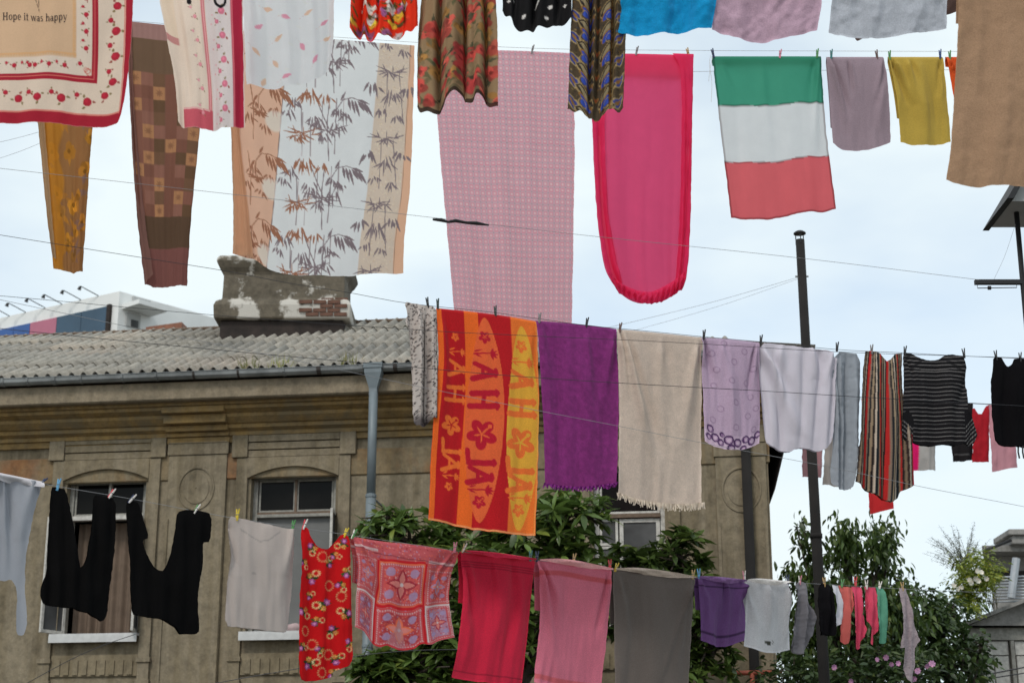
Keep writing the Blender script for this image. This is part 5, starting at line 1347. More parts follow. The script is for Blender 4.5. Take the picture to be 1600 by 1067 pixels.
flag = cloth('tricolour_cloth', 'green, white and red banded cloth hanging like a sideways flag', 'flag', L2, [(1113, 87), (1200, 87), (1283, 87)], [(1143, 339), (1170, 342), (1205, 342), (1240, 336), (1270, 332), (1290, 331), (1307, 326)], [(1122, 165), (1133, 255)], [(1287, 155), (1296, 245)], print_=tri, mat='veil', sp=2.0,
      fold=dict(fan=.010, nz=.014, vf=[(3, .004, 1, .1)]), flap=.055)
mb = MB()
for q in ([(1110, 88), (1108, 100), (1112, 130), (1111, 160)], [(1113, 90), (1109, 110), (1107, 128)]):
    cc = curve(q, np.linspace(0, 1, 12)); mb.tube([tuple(p) for p in L2.p(cc[:, 0], cc[:, 1], .01)], .003, 4)
mb.build('tie_string', M['sill'], flag)
cloth('mauve_towel', 'small grey-mauve hand towel between the tricolour cloth and the mustard towel', 'towel', L2, [(1292, 88), (1340, 88), (1381, 88)], [(1301, 224), (1312, 232), (1330, 235), (1365, 233), (1392, 222)], [(1297, 150)], [(1388, 150)], col=(138, 124, 136), sp=2.2, fold=TW, flap=.8)
cloth('mustard_towel', 'mustard yellow hand towel with deep sagging creases', 'towel', L2, [(1388, 88), (1430, 88), (1473, 88)], [(1408, 222), (1425, 227), (1450, 228), (1487, 221)], [(1400, 150)], [(1480, 150)], col=(164, 142, 64), sp=2.2, fold=dict(fan=.010, sw=.016, nz=.01, wr=.001), flap=.7)
cloth('rust_cloth', 'rust orange cloth half hidden behind the large beige towel', 'towel', L2, [(1478, 88), (1545, 88)], [(1498, 195), (1545, 195)], [(1490, 150)], [], col=(188, 74, 30), sp=3, fold=TW, flap=.12)

# ---------------------------------------------------------------- MIDDLE LINE
c = Canvas(625, 468, 690, 670, (178, 174, 172), 3); r_ = random.Random(8)
for _ in range(620):
    x, y = r_.uniform(628, 686), r_.uniform(470, 668); a = r_.uniform(0, 6.28)
    c.ell(x, y, r_.uniform(.9, 1.7), r_.uniform(.6, 1.0), (44, 40, 44), a, .95, .5)
    if r_.random() < .3: c.ell(x + 1, y + 1, .9, .9, (150, 140, 132))
for (x0, x1) in ((661, 664.5), (681, 684)): c.rect(x0, 500, x1, 660, (30, 28, 30), .55)
c.mask(lambda X, Y: np.clip((Y - 645) / 14, 0, 1), (50, 46, 50), .7)
garment('leopard_scarf', 'grey leopard-spotted scarf gathered narrow beside the orange towel', 'scarf', L3, [(631, 472), (650, 475), (684, 480), (684, 520), (682, 580), (684, 640), (683, 655), (674, 653), (668, 663), (656, 668), (649, 664), (647, 640), (645, 590), (641, 530), (637, 514), (632, 504), (637, 492)],
      print_=c, mat='cotton', sp=1.5, fold=dict(nz=.01, vf=[(2.5, .03, .8, .02), (5.5, .008, 0, .0)]))
# surfboard towel (seen from the back, so the word reads mirrored)
RD, OR, YE, BO = (168, 22, 30), (224, 96, 36), (206, 156, 56), (206, 92, 52)
c = Canvas(669, 480, 843, 836, RD, 3)
c.rect(669, 480, 678, 836, OR); c.rect(717, 480, 741, 836, OR); c.rect(797, 480, 843, 836, (222, 108, 44))
def board(cx, hw_, y0, y1, col):
    def f(X, Y):
        t = np.clip((Y - y0) / (y1 - y0), 0, 1); w_ = hw_ * np.clip(np.sin(np.pi * t), 0, 1) ** .55 * (1 - .18 * (t - .5) ** 2)
        return np.clip((w_ - np.abs(X - cx)) / .5 + .5, 0, 1) * ((Y > y0) & (Y < y1))
    c.mask(f, col)
def hibiscus(cx, cy, R, col, ctr):
    for k in range(5):
        a = k * 1.2566 + .35; c.ell(cx + R * .55 * math.cos(a), cy + R * .55 * math.sin(a) * 1.08, R * .48, R * .36, col, a)
    for k in range(5):
        a = k * 1.2566 + .35; c.leaf(cx, cy, cx + R * .62 * math.cos(a), cy + R * .62 * math.sin(a), R * .13, ctr)
    c.seg(cx, cy, cx + R * .5, cy - R * .55, R * .10, ctr); c.ell(cx + R * .52, cy - R * .58, R * .14, R * .14, ctr)
def letters(cx, y_top, col, s=1.0):
    """A L (hibiscus) H A from the foot upwards, letter heads to the right, with palm and blossom at both ends"""
    X = lambda t: cx + t * s * 1.32
    w_ = 9.8 * s
    def A(y): c.seg(X(-15), y + 11, X(13), y - 1, w_, col); c.seg(X(-13), y - 14, X(13), y - 1, w_ * .8, col); c.seg(X(-3), y + 5, X(-3), y - 8, w_ * .55, col); c.seg(X(13), y + 3, X(13), y - 6, w_ * .7, col)
    def Lr(y): c.seg(X(-14), y + 8, X(15), y + 5, w_, col); c.seg(X(-15), y + 9, X(-17), y - 12, w_ * .8, col); c.seg(X(15), y + 8, X(15), y + 1, w_ * .6, col)
    def Hh(y): c.seg(X(-17), y + 12, X(16), y + 8, w_, col); c.seg(X(-15), y - 9, X(15), y - 13, w_, col); c.seg(X(-1), y + 11, X(0), y - 12, w_ * .7, col); c.seg(X(16), y + 13, X(15), y + 3, w_ * .5, col); c.seg(X(15), y - 8, X(14), y - 17, w_ * .5, col)
    def palm(y, f): 
        c.path([(X(-14), y + 2), (X(-2), y), (X(8), y - 1)], 2.4 * s, col)
        for a in (-1.2, -.6, 0, .6, 1.2): c.leaf(X(7), y, X(7 + 11 * math.cos(a)), y + 11 * s * math.sin(a), 4 * s, col)
        c.leaf(X(-13), y + f * 2, X(-4), y + f * 7, 3, col); c.leaf(X(-14), y - f * 2, X(-3), y - f * 6, 3, col)
    return A, Lr, Hh, palm
for cx_, hw_, y0, y1, bc, lc in ((702, 17.5, 496, 806, RD, (220, 104, 46)), (752, 31, 489, 824, BO, (166, 22, 44)), (816, 28, 494, 830, YE, (222, 104, 48))):
    board(cx_, hw_, y0, y1, bc)
    sc_ = hw_ / 31 if hw_ < 25 else .95; fl = y1 - 318
    A, Lr, Hh, palm = letters(cx_ - (2 if hw_ > 20 else 0), 0, lc, min(1, sc_ * 1.25))
    k = (y1 - y0) / 335
    Y = lambda v: y0 + (v - 489) * k
    hibiscus(cx_ - 2, Y(522), 10 * min(1, sc_ * 1.2), lc, bc); palm(Y(548), 1); A(Y(580)); Hh(Y(624)); hibiscus(cx_ - 3, Y(680), 24 * min(1, sc_ * 1.2), lc, bc); Lr(Y(720)); A(Y(750)); palm(Y(770), -1); hibiscus(cx_ - 2, Y(790), 10.5 * min(1, sc_ * 1.2), lc, bc)
c.rect(669, 832.5, 843, 836, (232, 140, 90)); c.rect(840.5, 480, 843, 836, (226, 150, 80), .6)
cloth('surfboard_towel', 'orange and red beach towel with three surfboards, hibiscus and mirrored ALOHA lettering', 'towel', L3, [(681, 480), (740, 486), (800, 494), (839, 501)], [(669, 812), (700, 817), (732, 825), (780, 832), (837, 836)], [(684, 560), (676, 670)], [(843, 620), (841, 750)], print_=c, mat='towel', sp=1.15,
      fold=dict(nz=.012, fan=.004, vf=[(1.5, .008, 2.0, .03)]))
def speck(base, amp, f, seed):
    def fn(U, V):
        n = fbm(U * f, V * f * 2, seed, 3)[..., None]; n2 = vnoise(U * f * 6, V * f * 12, seed + 5)[..., None] - .5
        return np.clip(np.array(base) * (1 + amp * n * 2 + amp * .8 * n2), 0, 255)
    return fn
purple = cloth('purple_towel', 'deep purple bath towel with a ragged tasselled hem', 'towel', L3, [(838, 500), (880, 503), (930, 508), (964, 513)], [(851, 757), (880, 762), (925, 762), (962, 756)], [(845, 600), (850, 690)], [(966, 640)], print_=speck((114, 42, 106), .14, 24, 3), sp=1.8, fold=dict(nz=.012, fan=.005, vf=[(1.7, .010, 2.4, .0)], wr=.001))
cream = cloth('cream_towel', 'cream fringed bath towel between the purple and lilac ones', 'towel', L3, [(964, 513), (1000, 516), (1050, 521), (1097, 526)], [(964, 772), (990, 781), (1030, 788), (1070, 790), (1096, 788)], [(967, 640)], [(1098, 640)], print_=speck((180, 169, 160), .04, 26, 7), sp=2.0, fold=dict(nz=.012, fan=.012, sw=.010, wr=.0016))
def fringe(parent, line, pts, n, length, col, seed, curl=0.):
    r = random.Random(seed); q = curve(pts, np.linspace(0, 1, n)); V = []; Fc = []
    for (x, y) in q:
        l = length * r.uniform(.7, 1.2); w_ = r.uniform(.9, 1.6); dx = r.uniform(-2.4, 2.4); x += r.uniform(-.6, .6); b = len(V)
        for t in (0, .5, 1):
            cx_ = x + dx * t * t; d = .02 + r.uniform(-.01, .014)
            for s in (-1, 1): V.append(line.p(cx_ + s * w_ * (1 - .45 * t), y - 2 + l * t, d + curl * math.sin(t * 5 + x)))
        Fc += [(b, b + 1, b + 3, b + 2), (b + 2, b + 3, b + 5, b + 4)]
    V = np.array(V); C = np.empty((len(V), 3)); C[:] = alb(col); make_mesh('fringe', V, Fc, C, M['cotton'], parent, kind='stuff')
fringe(cream, L3, [(964, 772), (990, 781), (1030, 788), (1070, 790), (1099, 787)], 90, 10, (192, 184, 172), 1)
fringe(purple, L3, [(850, 757), (880, 762), (925, 762), (963, 756)], 75, 7, (116, 42, 122), 2, .012)
c = Canvas(1096, 526, 1190, 703, (168, 150, 176), 3); r_ = random.Random(6)
for x, y in ((1113, 552), (1147, 563), (1180, 573), (1119, 578), (1141, 594), (1167, 596), (1115, 604), (1174, 619), (1147, 628), (1124, 640), (1168, 650), (1147, 668), (1179, 675), (1112, 660), (1132, 535), (1165, 545), (1183, 640)): c.ring(x, y, 4.6, 1.3, (132, 112, 140), .9)
c.mask(lambda X, Y: np.clip((Y - 681) / 2, 0, 1), (184, 166, 190))
for k, (x, y, r) in enumerate(((1107, 676, 5), (1115, 688, 5.5), (1124, 694, 4), (1136, 688, 6), (1150, 692, 5.5), (1164, 688, 5), (1175, 693, 6), (1186, 686, 4.5), (1140, 701, 5), (1160, 702, 4), (1104, 690, 4), (1126, 681, 2.5))):
    c.ring(x, y, r, 3.0, (66, 42, 84)); c.ring(x + .8, y + .6, r * .7, 1.2, (150, 120, 160))
cloth('circle_towel', 'lilac hand towel with embossed rings and a dark ring border', 'towel', L3, [(1096, 526), (1140, 529), (1187, 534)], [(1101, 689), (1116, 697), (1140, 703), (1166, 701), (1189, 691)], [(1099, 620)], [(1190, 620)], print_=c, sp=1.3, fold=dict(nz=.010, fan=.012, sw=.008))
garment('lavender_shirt', 'pale lavender-grey shirt hung by its hem with a gathered waist', 'shirt', L3, [(1183, 534), (1240, 541), (1309, 549), (1306, 600), (1304, 655), (1300, 690), (1291, 701), (1278, 706), (1262, 702), (1246, 700), (1232, 707), (1216, 703), (1205, 698), (1198, 690), (1192, 650), (1188, 600)],
      col=(186, 186, 200), mat='jersey', sp=2.4, fold=dict(nz=.012, fan=.012, vf=[(4.5, .005, .5, .08)], gr=[(.08, .03, .03, .1), (.25, .02, .03, .1), (.55, .012, .03, -.05), (.75, .02, .03, -.12), (.93, .03, .03, -.1)]), two=True)
garment('blue_grey_shirt', 'long blue-grey shirt hanging in deep vertical folds beside the striped trousers', 'shirt', L3, [(1306, 547), (1349, 552), (1346, 620), (1342, 690), (1336, 758), (1326, 764), (1314, 762), (1303, 755), (1302, 730), (1305, 690), (1299, 660), (1301, 600)],
      col=(134, 143, 154), mat='jersey', sp=2.2, fold=dict(nz=.016, vf=[(1.6, .020, -.4, -.05), (3.7, .010, 1, .1)], wr=.006, gr=[(.28, .06, .05, .12), (.52, .05, .05, -.05)]), d0=-.03)
c = Canvas(1330, 545, 1432, 786, (30, 30, 32), 3)
ST_ = [(44, 34, 34), (150, 140, 128), (30, 28, 30), (172, 40, 40), (172, 40, 40), (128, 112, 100), (28, 34, 40), (146, 132, 112), (34, 30, 32), (182, 172, 160), (24, 34, 42), (24, 34, 42), (130, 116, 96), (164, 44, 42), (40, 34, 34), (118, 104, 88)]
def stripes(X, Y):
    t = np.clip((Y - 552) / 225, 0, 1); cl = 1381 - 0 * t; half = 27 + 20 * t; u = (X - cl) / half
    return (u + 1) * 17 + 2.0 * t * np.sign(X - cl) * 0
sl_, X_, Y_ = c.win(c.x0, c.y0, c.x0 + c.w, c.y0 + c.h); q_ = stripes(X_, Y_); ix = np.floor(q_ + 1.6 * np.clip((Y_ - 620) / 160, 0, 1) * np.sign(X_ - 1381)).astype(int) % 16
c.a[sl_] = np.array(ST_)[ix]
garment('striped_trousers', 'wide trousers with narrow red, beige and black stripes', 'trousers', L3, [(1352, 549), (1362, 548), (1373, 551), (1380, 560), (1386, 565), (1392, 561), (1398, 553), (1409, 551), (1411, 600), (1414, 650), (1424, 700), (1430, 757), (1420, 763), (1410, 766), (1404, 778), (1393, 784), (1382, 778), (1368, 771), (1352, 763), (1336, 753), (1339, 700), (1344, 650), (1348, 600)],
      print_=c, soft=0, mat='jersey', sp=1.3, fold=dict(nz=.012, vf=[(3.5, .018, .3, .0), (7, .006, 0, .0)]), two=True)
c = Canvas(1405, 548, 1530, 700, (22, 22, 25), 3)
for k in range(22):
    y = 555 + k * 6.3; c.path([(1408, y + 1), (1440, y + (4 if k < 4 else 1)), (1475, y + (4 if k < 4 else 1)), (1512, y + 1.5)], 1.05, (112, 112, 114), .95)
c.poly([(1408, 648), (1416, 640), (1425, 655), (1424, 695), (1405, 700)], (22, 22, 25)); c.poly([(1506, 640), (1512, 640), (1530, 665), (1530, 700), (1508, 700)], (22, 22, 25))
for k in range(8): c.seg(1406, 655 + k * 7, 1424, 672 + k * 7, 1, (112, 112, 114)); c.seg(1508, 668 + k * 7, 1530, 645 + k * 7, 1, (118, 118, 120))
garment('striped_jumper', 'black short-sleeved jumper with thin white stripes, hung upside down', 'jumper', L3, [(1410, 551), (1425, 552), (1436, 560), (1450, 564), (1463, 563), (1475, 556), (1484, 554), (1511, 557), (1512, 640), (1519, 645), (1527, 676), (1525, 690), (1515, 697), (1506, 692), (1490, 697), (1470, 694), (1450, 697), (1428, 693), (1416, 692), (1408, 680), (1409, 640), (1411, 600)],
      print_=c, mat='dark_knit', sp=1.3, fold=dict(nz=.012, sw=.008, vf=[(2, .006, 0, 0)]), two=True)
bt = garment('black_camisole', 'black sleeveless top with lace cups at the end of the middle line', 'top', L3, [(1553, 557), (1565, 558), (1570, 568), (1575, 574), (1580, 570), (1586, 559), (1625, 562), (1632, 600), (1630, 700), (1592, 697), (1555, 694), (1551, 660), (1549, 600), (1552, 580)], col=(11, 10, 13), mat='dark_knit', sp=2.2, fold=dict(nz=.014, vf=[(2.5, .006, 0, 0)]), two=True)
for x in (1592, 1599, 1606):
    mb = MB(); mb.tube([tuple(L3.p(x, 696, -.01)), tuple(L3.p(x - 1, 706, 0.0)), tuple(L3.p(x + 1, 716, .0))], .008, 5); mb.build('tie', M['black_steel'], bt)
c = Canvas(1549, 590, 1600, 625, (17, 16, 20), 3)

# ---------------------------------------------------------------- LOWER LINE
gs = garment('grey_blue_shirt', 'grey-blue long-sleeved shirt with turned hem, one sleeve dangling', 'shirt', L4, [(-90, 724), (0, 741), (67, 755), (60, 780), (50, 808), (44, 840), (38, 880), (38, 925), (41, 965), (40, 985), (36, 993), (27, 991), (25, 965), (27, 930), (23, 912), (17, 905), (8, 908), (0, 906), (-90, 890)], col=(140, 147, 158), mat='jersey', sp=2.5,
      fold=dict(nz=.018, vf=[(4, .008, .6, .1)], fan=.01), two=False)
cloth('turned_hem', '', '', L4, [(-90, 722), (0, 739), (68, 753)], [(-90, 734), (0, 753), (66, 763)], col=(188, 190, 198), mat='jersey', sp=2.2, parent=gs, d0=.03, fold=dict(nz=.006, belly=.015))
garment('black_leggings', 'black trousers pinned by both ankles, covering the left window', 'trousers', L4, [(80, 760), (91, 761), (103, 765), (108, 795), (113, 830), (119, 872), (123, 890), (129, 882), (136, 855), (143, 805), (147, 772), (158, 775), (180, 779), (180, 820), (177, 870), (171, 925), (169, 960), (160, 972), (150, 965), (130, 956), (108, 950), (80, 947), (66, 944), (60, 928), (64, 908), (72, 893), (75, 850), (78, 800)],
      col=(9, 9, 10), mat='dark_knit', sp=2.6, fold=dict(nz=.02, vf=[(5, .008, 0, .05)]), two=True)
garment('black_cardigan', 'black short-sleeved top pinned by its shoulders beside the black trousers', 'top', L4, [(197, 783), (207, 782), (217, 786), (224, 812), (231, 841), (222, 843), (226, 862), (236, 880), (246, 891), (254, 892), (262, 882), (268, 860), (274, 820), (277, 800), (290, 796), (318, 799), (329, 803), (329, 846), (317, 847), (318, 862), (317, 885), (311, 905), (307, 930), (308, 960), (312, 985), (304, 991), (292, 989), (281, 991), (275, 981), (262, 971), (242, 965), (222, 963), (206, 959), (203, 920), (203, 880), (199, 830)],
      col=(9, 9, 10), mat='dark_knit', sp=2.6, fold=dict(nz=.02, vf=[(5, .008, 0, .05)]), two=True)
c = Canvas(350, 800, 465, 992, (172, 166, 164), 2); c.path([(375, 826), (392, 838), (405, 846), (418, 844), (438, 830)], 2.0, (140, 136, 136), .7); c.seg(395, 895, 398, 896, 3, (120, 116, 118), .4)
garment('grey_tshirt', 'pale grey plain shirt hung inside out before the second window', 't-shirt', L4, [(358, 806), (375, 810), (400, 815), (430, 822), (463, 829), (462, 870), (459, 920), (453, 960), (450, 988), (430, 986), (400, 983), (375, 979), (353, 977), (356, 930), (360, 880), (359, 840)], print_=c, mat='jersey', sp=2.2, fold=dict(nz=.012, fan=.012, vf=[(2.5, .006, 0, .05)], wr=.001), two=True)
c = Canvas(464, 820, 554, 1066, (186, 16, 22), 3); r_ = random.Random(21)
def bouquet(x, y, s=1.0):
    s *= .72
    for q in range(7): a = r_.uniform(0, 6.28); c.leaf(x, y, x + 15 * s * math.cos(a), y + 15 * s * math.sin(a), 6 * s, r_.choice([(40, 66, 32), (56, 86, 40), (30, 50, 26)]))
    ro = r_.uniform(0, 6.28); R2 = lambda dx, dy: (x + s * (dx * math.cos(ro) - dy * math.sin(ro)), y + s * (dx * math.sin(ro) + dy * math.cos(ro)))
    fx, fy = R2(-6, -4)
    for q in range(6): a = q * 1.05 + ro; c.ell(fx + 4 * s * math.cos(a), fy + 4 * s * math.sin(a), 3.4 * s, 2.6 * s, r_.choice([(150, 76, 140), (170, 90, 150), (132, 62, 122)]), a)
    for q in range(4): a = q * 1.57 + ro; c.ell(fx + 1.8 * s * math.cos(a), fy + 1.8 * s * math.sin(a), 2.0 * s, 1.5 * s, (206, 140, 190), a)
    fx, fy = R2(7, 1)
    for q in range(7): a = q * .9 + ro; c.ell(fx + 3.8 * s * math.cos(a), fy + 3.8 * s * math.sin(a), 2.5 * s, 1.7 * s, r_.choice([(196, 140, 60), (214, 176, 90), (176, 112, 50)]), a)
    c.ell(fx, fy, 2.2 * s, 2.2 * s, (206, 150, 110)); c.ell(fx, fy, 1.2 * s, 1.2 * s, (150, 50, 40))
    fx, fy = R2(1, 14)
    for q in range(13): a = q * .483; c.ell(fx + 6.2 * s * math.cos(a), fy + 6.2 * s * math.sin(a), 2.2 * s, 1.2 * s, r_.choice([(216, 196, 140), (200, 168, 104), (222, 206, 160)]), a)
for x, y, s in ((488, 855, .9), (535, 850, .9), (487, 903, 1), (538, 895, .9), (506, 945, 1.1), (474, 955, 1), (538, 960, 1), (520, 985, .9), (485, 1035, 1.1), (545, 1005, .9), (525, 1030, .9), (472, 1010, .8), (472, 880, .8), (512, 880, .8), (495, 970, .8), (530, 915, .8), (500, 1015, .8), (520, 1052, .8), (522, 868, .7), (484, 930, .7)): bouquet(x, y, s)
for x, y in ((502, 870), (513, 915), (531, 932), (490, 1006), (514, 1022), (478, 985), (505, 1050)):
    for q in range(14): a = q * .449; c.ell(x + 6.5 * math.cos(a), y + 7.5 * math.sin(a), 1.6, 1.2, (196, 150, 104), a, .9)
c.path([(484, 838), (492, 852), (505, 860), (516, 855), (530, 840)], 1.6, (150, 14, 30))
garment('red_floral_dress', 'bright red sleeveless dress with bouquets and daisy rings', 'dress', L4, [(470, 824), (481, 823), (485, 838), (492, 850), (500, 857), (508, 859), (517, 854), (526, 843), (533, 834), (546, 838), (546, 870), (547, 930), (549, 985), (550, 1030), (544, 1040), (530, 1045), (520, 1050), (519, 1058), (500, 1062), (482, 1063), (468, 1061), (467, 1000), (467, 940), (470, 880)], print_=c, mat='cotton', sp=1.4, fold=dict(nz=.014, vf=[(2.5, .012, .7, .04)]), two=True)
# bandana shorts
PK, BL, WH_, RE, OR2 = (186, 70, 76), (150, 138, 178), (196, 186, 190), (182, 30, 40), (206, 104, 76)
c = Canvas(550, 837, 718, 1014, (176, 84, 92), 3); r_ = random.Random(31)
for _ in range(1500): c.ell(r_.uniform(550, 718), r_.uniform(837, 1014), r_.uniform(.7, 1.6), r_.uniform(.6, 1.3), r_.choice([BL, (196, 96, 90), (140, 40, 54), (206, 150, 150), OR2]), r_.uniform(0, 3), .75)
def tile(x0, y0, x1, y1, frame, inner, motif):
    c.rect(x0, y0, x1, y1, frame); c.rect(x0 + 2.4, y0 + 2.4, x1 - 2.4, y1 - 2.4, (178, 80, 88)); 
    n = int((x1 - x0) / 4)
    for k in range(n + 1):
        for yy in (y0 + 4.5, y1 - 4.5): c.ell(x0 + 3 + k * (x1 - x0 - 6) / n, yy, 1.1, 1.1, WH_, 0, .8)
    n = int((y1 - y0) / 4)
    for k in range(n + 1):
        for xx in (x0 + 4.5, x1 - 4.5): c.ell(xx, y0 + 3 + k * (y1 - y0 - 6) / n, 1.1, 1.1, WH_, 0, .8)
    a, b, d, e = x0 + 8, y0 + 8, x1 - 8, y1 - 8; c.rect(a, b, d, e, inner)
    for _ in range(int((d - a) * (e - b) / 9)): c.ell(r_.uniform(a, d), r_.uniform(b, e), r_.uniform(.6, 1.5), r_.uniform(.5, 1.2), r_.choice([PK, BL, (130, 40, 56), OR2, WH_]), r_.uniform(0, 3), .7)
    mx_, my_ = (a + d) / 2, (b + e) / 2; R = min(d - a, e - b) * .36
    for q in range(4):
        t = q * math.pi / 2; c.leaf(mx_, my_, mx_ + 1.3 * R * math.cos(t), my_ + 1.3 * R * math.sin(t), R * .8, motif); c.leaf(mx_, my_, mx_ + 1.1 * R * math.cos(t), my_ + 1.1 * R * math.sin(t), R * .5, (196, 120, 116)); c.ell(a + (d - a) * (.16 + .68 * (q % 2)), b + (e - b) * (.16 + .68 * (q // 2)), R * .38, R * .38, BL if inner != BL else PK, 0, .8)
    c.ell(mx_, my_, R * .16, R * .16, WH_)
tile(592, 872, 668, 944, OR2, (188, 82, 84), (150, 44, 60)); c.rect(592, 944, 668, 949, RE); c.rect(589, 870, 592, 1014, RE); c.rect(668, 870, 671, 1014, RE); c.rect(592, 868, 668, 872, RE)
tile(548, 868, 589, 935, (176, 86, 90), (184, 90, 96), BL); tile(672, 878, 720, 944, (182, 90, 88), (186, 84, 86), BL)
tile(548, 938, 589, 1014, WH_, (150, 90, 108), PK); tile(592, 950, 668, 1014, (188, 62, 66), (160, 60, 66), OR2); tile(672, 945, 720, 1014, WH_, (158, 120, 146), (150, 44, 66))
c.rect(550, 852, 590, 857, WH_, .8); c.rect(672, 864, 718, 869, WH_, .8); c.seg(550, 857, 718, 870, 1.2, (90, 30, 44), .7)
c.poly([(630, 962), (636, 985), (640, 1014), (606, 1014), (622, 985)], (158, 120, 132), .55); c.rect(550, 1010, 718, 1014, RE, .6)
cloth('bandana_shorts', 'red and lilac patchwork bandana-print shorts hung by the waistband', 'shorts', L4, [(551, 837), (600, 845), (660, 851), (717, 861)], [(551, 980), (566, 986), (580, 1000), (594, 1010), (606, 1008), (622, 1014), (645, 1014), (655, 1006), (672, 1007), (690, 1000), (713, 995)], [(557, 880), (553, 940)], [(706, 900), (704, 945)], print_=c, mat='cotton', sp=1.15, fold=dict(nz=.016, sw=.010, vf=[(3, .006, 0, .03)], wr=.002), flap=.5)
def banded(base, bands):
    def fn(U, V):
        o = np.empty(U.shape + (3,)); o[:] = base
        for a, b, cc in bands: o[(V > a) & (V < b)] = cc
        return o
    return fn
cloth('crimson_towel', 'crimson bath towel beside the patchwork shorts', 'towel', L4, [(720, 861), (760, 864), (800, 869), (836, 874)], [(707, 1057), (740, 1063), (780, 1068), (816, 1072)], [(723, 920), (716, 1005)], [(829, 960)], print_=banded((182, 34, 62), [(.07, .078, (140, 22, 46)), (.09, .098, (140, 22, 46)), (.11, .118, (140, 22, 46)), (.895, .903, (140, 22, 46)), (.915, .923, (140, 22, 46)), (.935, .943, (140, 22, 46))]), sp=1.9, fold=dict(nz=.014, fan=.010, vf=[(1.3, .012, 2.2, .1)]), flap=.4)
cloth('pink_towel', 'rose pink bath towel with a darker woven band', 'towel', L4, [(839, 875), (880, 875), (920, 883), (956, 889)], [(833, 1066), (880, 1076), (941, 1082)], [(842, 950), (838, 1010)], [(950, 960)], print_=banded((190, 106, 128), [(.085, .12, (178, 82, 92)), (.93, .965, (182, 88, 98))]), sp=1.9, fold=dict(nz=.014, fan=.010, sw=.010, vf=[(2, .005, 0, .1)]), flap=.4)
cloth('grey_towel', 'plain dark grey bath towel next to the small purple towel', 'towel', L4, [(958, 889), (1000, 889), (1040, 894), (1087, 902)], [(959, 1096), (1015, 1100), (1073, 1098)], [(960, 990)], [(1083, 960)], col=(98, 92, 89), sp=2.2, fold=dict(nz=.014, fan=.008, vf=[(2, .006, 1, .05)]), hem=-.35, flap=.4)
cloth('small_purple_towel', 'small purple hand towel with dark woven bands', 'towel', L4, [(1090, 901), (1125, 903), (1164, 907)], [(1096, 1000), (1112, 1007), (1135, 1009), (1161, 1000)], [(1093, 950)], [(1163, 960)], print_=banded((98, 68, 118), [(.12, .15, (52, 34, 66)), (.84, .87, (60, 40, 74))]), sp=1.9, fold=dict(nz=.008, fan=.008, sw=.008), flap=.5)
def wt(U, V):
    o = np.empty(U.shape + (3,)); o[:] = (186, 190, 197); r = np.hypot((U - .5) * 68, (V - .87) * 110)
    o[r < 3] = (60, 62, 56); o[(np.abs(U - .42) < .03) & (np.abs(V - .865) < .012)] = (80, 82, 78); o[(np.abs(U - .60) < .035) & (np.abs(V - .855) < .02) & (vnoise(U * 90, V * 150, 3) > .5)] = (110, 112, 110); return o
cloth('small_white_towel', 'small white hand towel with a tiny dark motif', 'towel', L4, [(1164, 906), (1195, 905), (1233, 909)], [(1164, 1008), (1185, 1017), (1210, 1020), (1233, 1015)], [(1167, 960)], [(1233, 960)], print_=wt, sp=1.9, fold=dict(nz=.008, fan=.008, sw=.008), flap=.5)
def lit_top_fold(o, pts, sag, col):
    """back half of a towel showing above the drooping front edge"""
    n = len(pts); low = [(x, y + 2 + sag * math.sin(math.pi * i / (n - 1))) for i, (x, y) in enumerate(pts)]
    cloth('lit_folded_top', '', '', L4, pts, low, col=col, mat='towel', sp=1.6, parent=o, d0=.028, roll=False, fold=dict(nz=.004, belly=.012))  # paler than its towel: sky light on the fold put into colour
for nm, pts, sag, col in (('crimson_towel', [(721, 860), (750, 861.5), (780, 864.5), (810, 869), (835, 873)], 5, (206, 52, 84)), ('pink_towel', [(840, 874), (868, 873), (898, 876), (928, 882), (955, 888)], 7, (212, 160, 164)),
                          ('grey_towel', [(959, 888), (990, 887), (1022, 890), (1055, 895), (1086, 901)], 8, (172, 160, 150)), ('small_purple_towel', [(1091, 900), (1110, 900.5), (1128, 902), (1146, 904), (1163, 906)], 7, (122, 92, 140)), ('small_white_towel', [(1165, 905), (1182, 904), (1199, 905), (1216, 907), (1232, 908)], 6, (212, 212, 212))):
    lit_top_fold(bpy.data.objects[nm], pts, sag, col)
garment('grey_trousers', 'crumpled grey child trousers bunched on a single peg by the stove pipe', 'trousers', L4, [(1241, 912), (1250, 908), (1260, 912), (1263, 935), (1269, 960), (1274, 980), (1272, 992), (1266, 996), (1263, 1012), (1258, 1022), (1249, 1022), (1243, 1010), (1238, 998), (1240, 970), (1244, 940)], col=(122, 122, 130), mat='jersey', sp=1.6, fold=dict(nz=.02, vf=[(2.5, .018, 0, .1)], wr=.008), two=True)
garment('small_black_shirt', 'black cloth hanging in front of the stove pipe', 'shirt', L4, [(1279, 911), (1298, 912), (1303, 935), (1307, 960), (1309, 988), (1304, 993), (1292, 991), (1280, 992), (1280, 950)], col=(18, 17, 20), mat='dark_knit', sp=2, fold=dict(nz=.012, vf=[(3, .01, 0, 0)]), two=True)
garment('small_white_cloth', 'folded white cloth between the small black and salmon garments', 'cloth', L4, [(1300, 914), (1310, 915), (1315, 940), (1322, 966), (1314, 974), (1309, 978), (1305, 950)], col=(196, 201, 214), soft=0, mat='jersey', sp=2, fold=dict(nz=.01, vf=[(2, .01, 0, 0)]))
